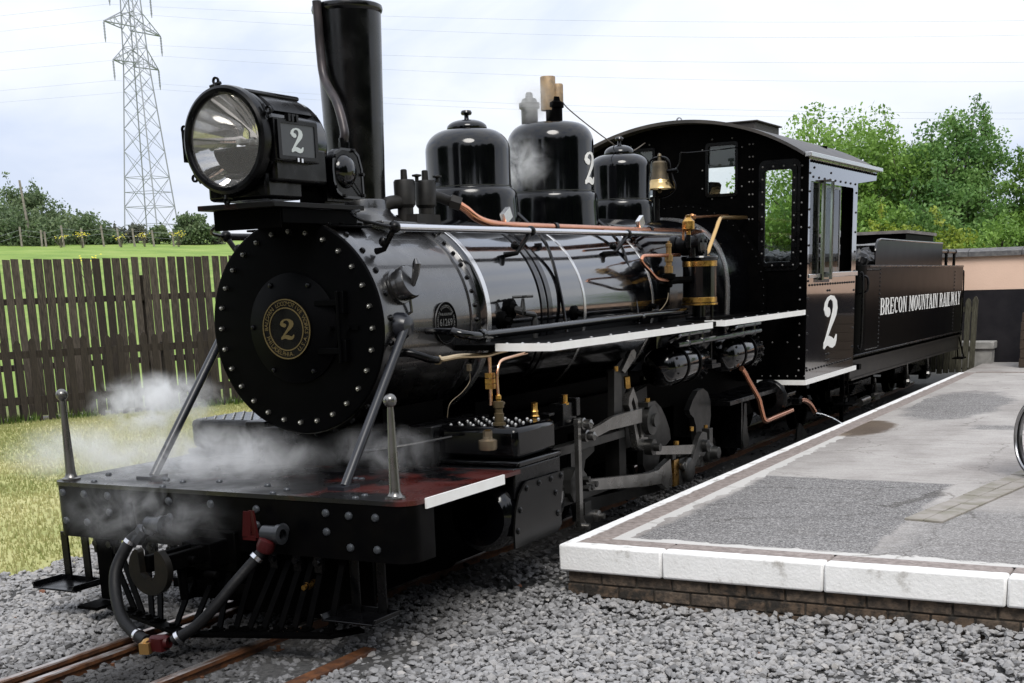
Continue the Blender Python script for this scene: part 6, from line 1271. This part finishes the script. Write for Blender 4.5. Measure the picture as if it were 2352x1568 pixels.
def tree(name, label, x, y, zb, h, rad, m, seed, nleaf=9000, leaf=.10, crown_lo=.25, spread=1.0, group=None, limbs=16, clump=.36, trunk_r=.09, lean=(0,0), sprigs=10, low=False):
    r = np.random.default_rng(seed); root = thing(name, label, 'shrub' if h < 3.2 else 'tree', (x, y, zb), group)
    m1 = MB(); top = Vector((x+lean[0]*.5, y+lean[1]*.5, zb+h*.62)); fork = Vector((x+lean[0]*.2, y+lean[1]*.2, zb+h*.28))
    m1.tube([(x,y,zb-.2),fork,top], [trunk_r,trunk_r*.8,trunk_r*.35], 8)
    tips = []
    for i in range(limbs):
        az = 2*PI*i/limbs*2.4+r.uniform(-.4,.4); el = r.uniform(-.55 if low else -.15,1.35); rr = rad*r.uniform(.55,1.0)*(1.0-.25*abs(el-.5))
        zc = zb+h*(crown_lo+(.62-crown_lo)*.5); c = Vector((x+lean[0], y+lean[1], zb+h*(crown_lo+.28)))
        e_ = c + Vector((math.cos(az)*math.cos(el)*rr*spread, math.sin(az)*math.cos(el)*rr*spread, math.sin(el)*h*(.98-crown_lo-.28)*r.uniform(.75,1.02)))
        s0 = fork.lerp(top, r.uniform(0,.95)); mid = s0.lerp(e_,.55)+Vector((0,0,.08*rad)); m1.tube([s0,mid,e_], [trunk_r*.42,trunk_r*.25,trunk_r*.08], 5)
        tips += [(mid,.85),(e_,1.0)]
        for j in range(3):
            q = mid.lerp(e_, r.uniform(.2,.95)) + Vector(r.normal(0,rad*.20,3)); m1.tube([mid.lerp(e_,.3),q], [trunk_r*.14,trunk_r*.05], 4); tips.append((q,.75))
    for i in range(sprigs):   # thin shoots that break the outline
        az = r.uniform(0,2*PI); el = r.uniform(.2,1.5); b0, _ = tips[r.integers(len(tips))]
        d = Vector((math.cos(az)*math.cos(el), math.sin(az)*math.cos(el), math.sin(el)))*rad*r.uniform(.35,.6)
        m1.tube([b0,b0+d*.5,b0+d], [trunk_r*.10,trunk_r*.07,.006], 4)
        for k in (.5,.75,1.0): tips.append((b0+d*k, .30))
    m1.build('trunk', M['bark'], root)
    W = np.array([s for _, s in tips]); C = np.array([t_[:] for t_, _ in tips]); pr = W**2/(W**2).sum()
    idx = r.choice(len(tips), nleaf, p=pr); off = r.normal(size=(nleaf,3)); off /= np.linalg.norm(off,axis=1)[:,None]
    off *= (r.uniform(0,1,nleaf)**.55)[:,None]*rad*clump*W[idx][:,None]*np.array([1,1,.72]); P = C[idx]+off
    ct = r.normal(.5,.16,len(tips)); leaf_cloud('crown', P, leaf, m, root, seed, tint0=ct[idx])
    return root
A_ = M['leaf_mid']; D_ = M['leaf_dark']; Yw = M['leaf_yel']
GT = 'trees and bushes behind the boundary wall'
tree('broadleaf_tree', 'tall loose leafy tree rising behind the cab roof', -3.25, 24.0, -1.7, 5.25, 2.45, A_, 11, 34000, 0.092, .25, 1.0, GT, 18, .34, .11, (0,0), 5)
tree('broadleaf_tree', 'pale green tree seen through the cab door window', -4.8, 25.5, -1.7, 3.9, 1.7, A_, 12, 17100, 0.092, .2, 1.0, GT)
tree('broadleaf_tree', 'dark dense tree with a tall leading shoot right of the cab', -.60, 24.0, -1.7, 5.0, 1.5, D_, 13, 22800, 0.088, .15, 1.0, GT, 18, .36, .11, (.1,0), 14)
tree('broadleaf_tree', 'thin open topped tree between the loose tree and the dark one', -1.55, 25.5, -1.7, 4.9, 1.5, A_, 14, 15000, 0.088, .3, 1.0, GT, 14, .26, .08)
tree('broadleaf_tree', 'mid green tree at the right edge of the photo', 1.15, 24.5, -1.7, 4.2, 1.35, A_, 15, 17100, 0.092, .15, 1.0, GT)
tree('bushy_tree', 'broad dark bush low behind the wall below the tall loose tree', -1.9, 21.8, -1.7, 3.3, 1.25, A_, 16, 17100, 0.088, .1, 1.1, GT)
tree('bushy_tree', 'dark green bush left of centre behind the coal bunker', -2.9, 22.4, -1.7, 3.4, 1.3, D_, 17, 15200, 0.088, .1, 1.1, GT)
tree('bushy_tree', 'yellow green bush just above the wall coping', -.35, 20.3, -1.7, 2.9, 1.05, Yw, 18, 15200, 0.075, .12, 1.15, GT, 14, .34, .06, (0,0), 14)
tree('bushy_tree', 'yellow green bush beside the tender hand rail', -1.15, 21.0, -1.7, 2.85, .95, Yw, 19, 11400, 0.075, .12, 1.1, GT)
tree('bushy_tree', 'mid green bush at the far right over the wall', .75, 21.0, -1.7, 2.8, 1.15, A_, 20, 15200, 0.079, .1, 1.15, GT)
tree('bushy_tree', 'dark bush under the dark tree right of the cab', -.5, 22.5, -1.7, 3.7, 1.35, D_, 21, 17100, 0.088, .08, 1.1, GT)
tree('bushy_tree', 'mid green bush visible through the cab side window', -5.6, 23.0, -1.7, 3.2, 1.4, A_, 22, 11400, 0.088, .08, 1.1, GT)
tree('broadleaf_tree', 'distant tree filling the gap behind the cab windows', -7.6, 27.0, -1.7, 3.3, 1.7, D_, 23, 9500, 0.106, .15, 1.0, GT)

# ---- hedgerow in the field, pylon, wires
CAMP = Vector((4.881,-6.373,0.252))
def fieldpt(px, D):  # azimuth by position along the hedge (px = share of the hedge line), distance D
    return px
def at_az(az_deg, D): return CAMP.x + D*math.sin(R(az_deg)), CAMP.y + D*math.cos(R(az_deg))
def az_of(x, _o=50):
    x = x + _o
    return -28.729 + math.degrees(math.atan((x-1176)/2998.361/ .985))
GH = 'wind blown hedge trees at the far side of the field'
hedge = [('wide low hawthorn at the far left of the hedge',5,102,3.4,3.2,'leaf_far',2600),('tall tree with bare lower trunk above the left hedge',96,103,5.1,2.6,'leaf_far',2200),('dark hawthorn below the tall hedge tree',70,100,3.3,2.8,'leaf_far',2600),('rounded green hedge tree right of the tall one',165,104,3.9,2.6,'leaf_far',2600),('hawthorn left of the pylon in the hedge',222,101,2.3,2.2,'leaf_far',2200),('low dark hawthorn sloping down towards the pylon',262,101,1.8,1.5,'leaf_far',1500),('thin greyish bush under the left pylon leg',300,103,2.1,1.0,'leaf_dry',500),('thin greyish bush between the pylon legs',338,103,2.2,1.0,'leaf_dry',500),('dark small hawthorn by the right pylon leg',385,101,2.0,.9,'leaf_far',1300),('rounded hawthorn standing alone right of the pylon',456,100,3.2,1.7,'leaf_far',2400),('bare grey twiggy bush beside the lone hawthorn',503,101,2.1,.9,'leaf_dry',800),('low bush at the far left edge of the field',-40,100,3.2,2.5,'leaf_far',1800),('dark low bush left of the pole',120,99,2.6,2.2,'leaf_far',1800)]
for i, (lb, px, D, h, rd, m_, nl) in enumerate(hedge):
    az = az_of(px); x, y = at_az(az, D); zb = float(terrain(np.array(x), np.array(y)))
    h = h*(.74 if h > 5 else .56); rd = rd*.86
    tree('hedge_tree', lb, x, y, zb, h, rd, M[m_], 40+i, int(nl*2.2), .24, .0 if h < 5 else .4, 1.25, GH, 16, .48, .06, (-.2,.1), 8, h < 5)
x, y = at_az(az_of(168/1.0-62), 98); zb = float(terrain(np.array(x), np.array(y)))
o = MB().tube([(x,y,zb-.3),(x-.25,y-.2,zb+4.3)], [.10,.07], 8).build('wooden_pole', M['greypost']); tag(o, 'pale leaning wooden pole in front of the left hedge', 'pole')
wf = thing('wire_fence', 'old post and wire fence along the far hedge', 'fence', (*at_az(az_of(250), 97), 3.2))
posts = []
for px, h, ln in ((30,.7,.25),(84,1.3,.0),(128,1.1,.05),(137,1.0,-.03),(176,1.4,-.1),(218,1.2,-.05),(263,1.4,-.12),(298,1.2,-.15),(330,1.2,-.1),(372,1.1,-.1),(415,1.0,-.05)):
    x, y = at_az(az_of(px), 96.5); zb = float(terrain(np.array(x), np.array(y))); posts.append(Vector((x,y,zb+h*.85)))
    MB().tube([(x,y,zb-.2),(x+ln,y,zb+h)], .07, 6).build('post', M['greypost'], wf)
m = MB()
for dz in (0,-.35): m.tube([p+Vector((0,0,dz)) for p in posts], .007, 4)
m.build('wire', M['galv'], wf)
# yellow ragwort in the field
for lb, px, D, h, n_ in (('bright yellow ragwort clump at the foot of the hedge left of the pylon',216,94,1.0,34),('yellow ragwort below the right pylon leg',352,96,.9,24),('yellow ragwort beside the lone hawthorn',425,96,1.0,30),('small yellow ragwort by the fence posts',170,95,.8,16),('single tall ragwort standing nearer in the field',220,58,1.0,30),('low yellow ragwort near the middle of the hedge',300,95,.8,18)):
    x, y = at_az(az_of(px), D); zb = float(terrain(np.array(x), np.array(y))); rg = thing('ragwort', lb, 'wildflower', (x,y,zb)); r = np.random.default_rng(int(px))
    m = MB(); hd_ = []
    for k in range(9):
        d = Vector(r.normal(0,.25,3)); d.z = h*r.uniform(.7,1); m.tube([(x,y,zb-.1),Vector((x,y,zb))+d*Vector((1,1,1)) if False else Vector((x+d.x,y+d.y,zb+d.z))], .014, 4); hd_.append((x+d.x,y+d.y,zb+d.z))
    m.build('stem', M['bladegreen'] if False else M['bark'], rg)
    C = np.array(hd_); P = C[r.integers(0,9,n_)] + r.normal(0,.13,(n_,3))*np.array([1.2,1.2,.5]); f = MB()
    for p in P: f.lathe(p, (0,0,1), [(.045,0),(.03,.02),(1e-3,.03)], 5)
    f.build('flower', M['petal'], rg, kind='stuff')

def pylon(name, label, base, arm_deg, scale=1.0):
    bx, by, bz = base; t = thing(name, label, 'pylon', base, 'electricity pylons')
    a = math.radians(arm_deg); ax = Vector((math.cos(a),math.sin(a),0)); ay = Vector((-ax.y,ax.x,0)); O = Vector(base)
    def hw(z): return 1.68-(1.68-.74)*min(z/14.2,1) if z < 14.2 else .74-.34*(z-14.2)/10
    def C(i, z): s = ((1,1),(1,-1),(-1,-1),(-1,1))[i % 4]; w = hw(z); return O + (ax*s[0]*w + ay*s[1]*w + Vector((0,0,z)))*scale
    lv = [0,2.9,5.3,7.4,9.2,10.8,12.2,13.4,14.4,15.6,16.9,18.2,19.6,21.0,22.4,24.0]
    m = MB()
    for i in range(4): m.tube([C(i, z) for z in lv], .075*scale, 4)
    m.build('leg', M['galv'], t); m = MB()
    for k in range(len(lv)-1):
        for i in range(4):
            m.tube([C(i,lv[k]),C(i+1,lv[k+1])], .028*scale, 3).tube([C(i+1,lv[k]),C(i,lv[k+1])], .028*scale, 3)
            if k in (1,2,8,9,11,12,14): m.tube([C(i,lv[k]),C(i+1,lv[k])], .028*scale, 3)
            if k < 2: q = (C(i,lv[k])+C(i+1,lv[k+1]))/2; m.tube([C(i,(lv[k]+lv[k+1])/2), q], .028*scale, 3); q = (C(i+1,lv[k])+C(i,lv[k+1]))/2; m.tube([C(i+1,(lv[k]+lv[k+1])/2), q], .028*scale, 3)
    m.build('bracing', M['galv'], t)
    for z, L in ((14.25,3.2),(17.05,3.95),(19.95,2.9)):
        m = MB(); ins = []
        for s in (1,-1):
            tip = O + (ax*s*L + Vector((0,0,z)))*scale
            for d in (1,-1):
                r0 = O+(ax*s*hw(z)+ay*d*hw(z)+Vector((0,0,z)))*scale; r1 = O+(ax*s*hw(z+1.25)+ay*d*hw(z+1.25)+Vector((0,0,z+1.25)))*scale
                m.tube([r0,tip], .05*scale, 4).tube([r1,tip], .045*scale, 4).tube([r0.lerp(tip,.4),r1.lerp(tip,.4)], .03*scale, 3).tube([r0,r1.lerp(tip,.4)], .03*scale, 3).tube([r0.lerp(tip,.4),r1.lerp(tip,.7)], .03*scale, 3)
            ins.append(tip)
        m.build('cross_arm', M['galv'], t)
        for tip in ins: MB().lathe(tip, (0,0,-1), [(.03,0)]+[(.05 if k % 2 else .09, .15+.11*k) for k in range(12)]+[(.03,1.6)], 6).build('insulator', M['galv'], t)
    return t
pylon('electricity_pylon', 'steel lattice electricity pylon standing behind the hedge at the left', (-77.08, 81.28, 4.196), -81.0)
xx, yy = at_az(az_of(283), 620)
pylon('electricity_pylon', 'tiny distant pylon top showing over the hedge', (xx, yy, 3.5), -81.0)
WI = {'top left':[(-87.02,76.46,22.69),(-76.58,78.11,22.61),(-52.1,81.99,19.45),(-8.44,88.91,15.19)],'top right':[(-92.65,81.34,22.76),(-77.47,83.74,22.71),(-55.53,87.22,19.63),(-9.17,94.56,15.15)],'middle left':[(-86.45,75.5,19.68),(-76.41,77.09,19.59),(-51.64,81.02,16.56),(-8.15,87.9,12.53)],'middle right':[(-94.17,82.18,19.76),(-77.63,84.8,19.63),(-56.34,88.17,16.82),(-9.15,95.65,12.28)],'lower left':[(-87.71,76.16,16.89),(-76.54,77.92,16.84),(-52.32,81.76,13.7),(-8.1,88.76,9.54)],'lower right':[(-94.01,81.61,17.01),(-77.54,84.21,16.87),(-56.14,87.6,14.16),(-8.94,95.08,9.76)]}
for nm, p4 in WI.items():
    P = [Vector(p) for p in p4]; A = P[1]; dl = (P[0]-A); ln = dl.length
    m = MB(); L = [A + dl*(k/4.)*3.0 + Vector((0,0,-.012*(k/4.*3*ln)*0)) for k in range(5)]
    h = Vector((P[3].x-A.x, P[3].y-A.y, 0)); hl_ = h.length; h.normalize()
    s1 = math.hypot(P[2].x-A.x, P[2].y-A.y); q1, q2 = P[2].z-A.z, P[3].z-A.z
    # parabola through the three points to the right, continued past the frame
    b_ = (q1*hl_**2-q2*s1**2)/(s1*hl_**2-hl_*s1**2); a_ = (q1-b_*s1)/s1**2
    Rg = [A + h*s + Vector((0,0,a_*s*s+b_*s)) for s in np.linspace(0, hl_*1.6, 24)]
    m.tube(L[::-1]+Rg[1:], .0085, 4); o = m.build('power_line', M['wire']); tag(o, 'thin overhead power line hung from the %s insulator of the pylon' % nm, 'power line', 'overhead power lines')

# ================================================================== STEAM
def steam(name, label, c, r, dens, seed, scale=3.0, thresh=.5, rot=0, squash=1.0, soft=.11):
    m = bpy.data.materials.new(name); m.use_nodes = True; t = m.node_tree; t.nodes.clear()
    o = t.nodes.new('ShaderNodeOutputMaterial'); v = t.nodes.new('ShaderNodeVolumePrincipled')
    v.inputs['Color'].default_value = (.985,.99,1,1); v.inputs['Anisotropy'].default_value = .0
    tc = t.nodes.new('ShaderNodeTexCoord'); ln = t.nodes.new('ShaderNodeVectorMath'); ln.operation = 'LENGTH'; t.links.new(tc.outputs['Object'], ln.inputs[0])
    ad = t.nodes.new('ShaderNodeVectorMath'); ad.operation = 'ADD'; ad.inputs[1].default_value = (seed*3.7, seed*1.3, seed*2.1)
    g = t.nodes.new('ShaderNodeNewGeometry'); t.links.new(g.outputs['Position'], ad.inputs[0])
    n = t.nodes.new('ShaderNodeTexNoise'); n.inputs['Scale'].default_value = scale; n.inputs['Detail'].default_value = 6; n.inputs['Roughness'].default_value = .66; n.inputs['Distortion'].default_value = 1.1; t.links.new(ad.outputs[0], n.inputs[0])
    f = t.nodes.new('ShaderNodeMapRange'); f.inputs[1].default_value = .25; f.inputs[2].default_value = 1.0; f.inputs[3].default_value = 1; f.inputs[4].default_value = 0; f.interpolation_type = 'SMOOTHSTEP'; t.links.new(ln.outputs['Value'], f.inputs[0])
    nr = t.nodes.new('ShaderNodeMapRange'); nr.inputs[1].default_value = thresh-soft; nr.inputs[2].default_value = thresh+soft; nr.inputs[3].default_value = 0; nr.inputs[4].default_value = 1; t.links.new(n.outputs[0], nr.inputs[0])
    mu = t.nodes.new('ShaderNodeMath'); mu.operation = 'MULTIPLY'; t.links.new(f.outputs[0], mu.inputs[0]); t.links.new(nr.outputs[0], mu.inputs[1])
    m2 = t.nodes.new('ShaderNodeMath'); m2.operation = 'MULTIPLY'; m2.inputs[1].default_value = dens; t.links.new(mu.outputs[0], m2.inputs[0]); t.links.new(m2.outputs[0], v.inputs['Density'])
    t.links.new(v.outputs[0], o.inputs['Volume'])
    mb = MB().ball((0,0,0), 1.0, 20); me = mb.mesh(name, m)
    ob = link(name, me, None, c, (0,0,rot), r, kind='stuff'); ob['label'] = label; return ob
steam('steam', 'white steam drifting over the front footplate', (-.52,-.30,-.745), (.92,.60,.22), 5.0, 1, 4.6, .535)
steam('steam', 'thin steam in front of the buffer beam', (-.45,-1.02,-.97), (.80,.26,.24), 1.8, 2, 5.6, .56)
steam('steam', 'steam cloud blowing off to the left over the grass', (-1.45,.30,-.50), (.54,.5,.25), 9.0, 3, 5.6, .56)
steam('steam', 'thin haze of steam low over the left of the footplate', (-1.55,-.2,-.76), (.75,.6,.24), 3.0, 8, 3.0, .5)
steam('steam', 'wisp of steam beside the right stay', (.62,-.1,-.70), (.45,.35,.18), 2.0, 4, 5.6, .565)
steam('steam', 'steam escaping around the safety valve and whistle', (-.14,3.38,1.60), (.20,.20,.22), 5.0, 5, 6.0, .46)
steam('steam', 'wisp of steam against the middle dome', (-.02,2.85,1.10), (.34,.25,.24), 6.0, 6, 6.5, .55)

# woodland on the near side of the line, behind the photographer: it shows only as the dark skyline mirrored in the paint
ux = rng.uniform(0, 1, 26000)
arc = np.where(ux < .62, 0, 1)
wx = np.where(arc == 0, -55 + 95*ux/.62, 34 + rng.normal(0, 1.6, 26000)); wy = np.where(arc == 0, -31 + 2*np.sin(wx*.13) + rng.normal(0, 1.6, 26000), -31 + 43*(ux-.62)/.38)
sr = wx + wy*1.3; top = np.where((arc == 0) & (wx > -18) & (wx < 6), 4.5, 16.0) + 2.2*np.sin(sr*.35) + 1.5*np.sin(sr*.9+1)
wz = -1.7 + top*rng.uniform(0, 1, 26000)**.9
leaf_cloud('woodland', np.column_stack([wx, wy, wz]), 2.3, leafmat('woodland_leaf', (.02,.045,.012), (.04,.075,.02), (.07,.11,.03)), None, 77)['kind'] = 'stuff'
link('yard', gridmesh('yard', np.linspace(-40, 33, 24), np.linspace(-29, -9.05, 8), lambda x, y: np.where(x < -4, terrain(x, y)+.05, ZG+.01), mat('pale_yard', (.42,.39,.36), .9, col2=(.34,.32,.30), nscale=.6)), None, kind='structure')
GQ = 'trees to the right of the platform'
tree('broadleaf_tree', 'tree beyond the wall to the right of the platform', 7.6, 20.5, -1.7, 5.2, 1.9, A_, 31, 9500, 0.123, .2, 1.0, GQ)
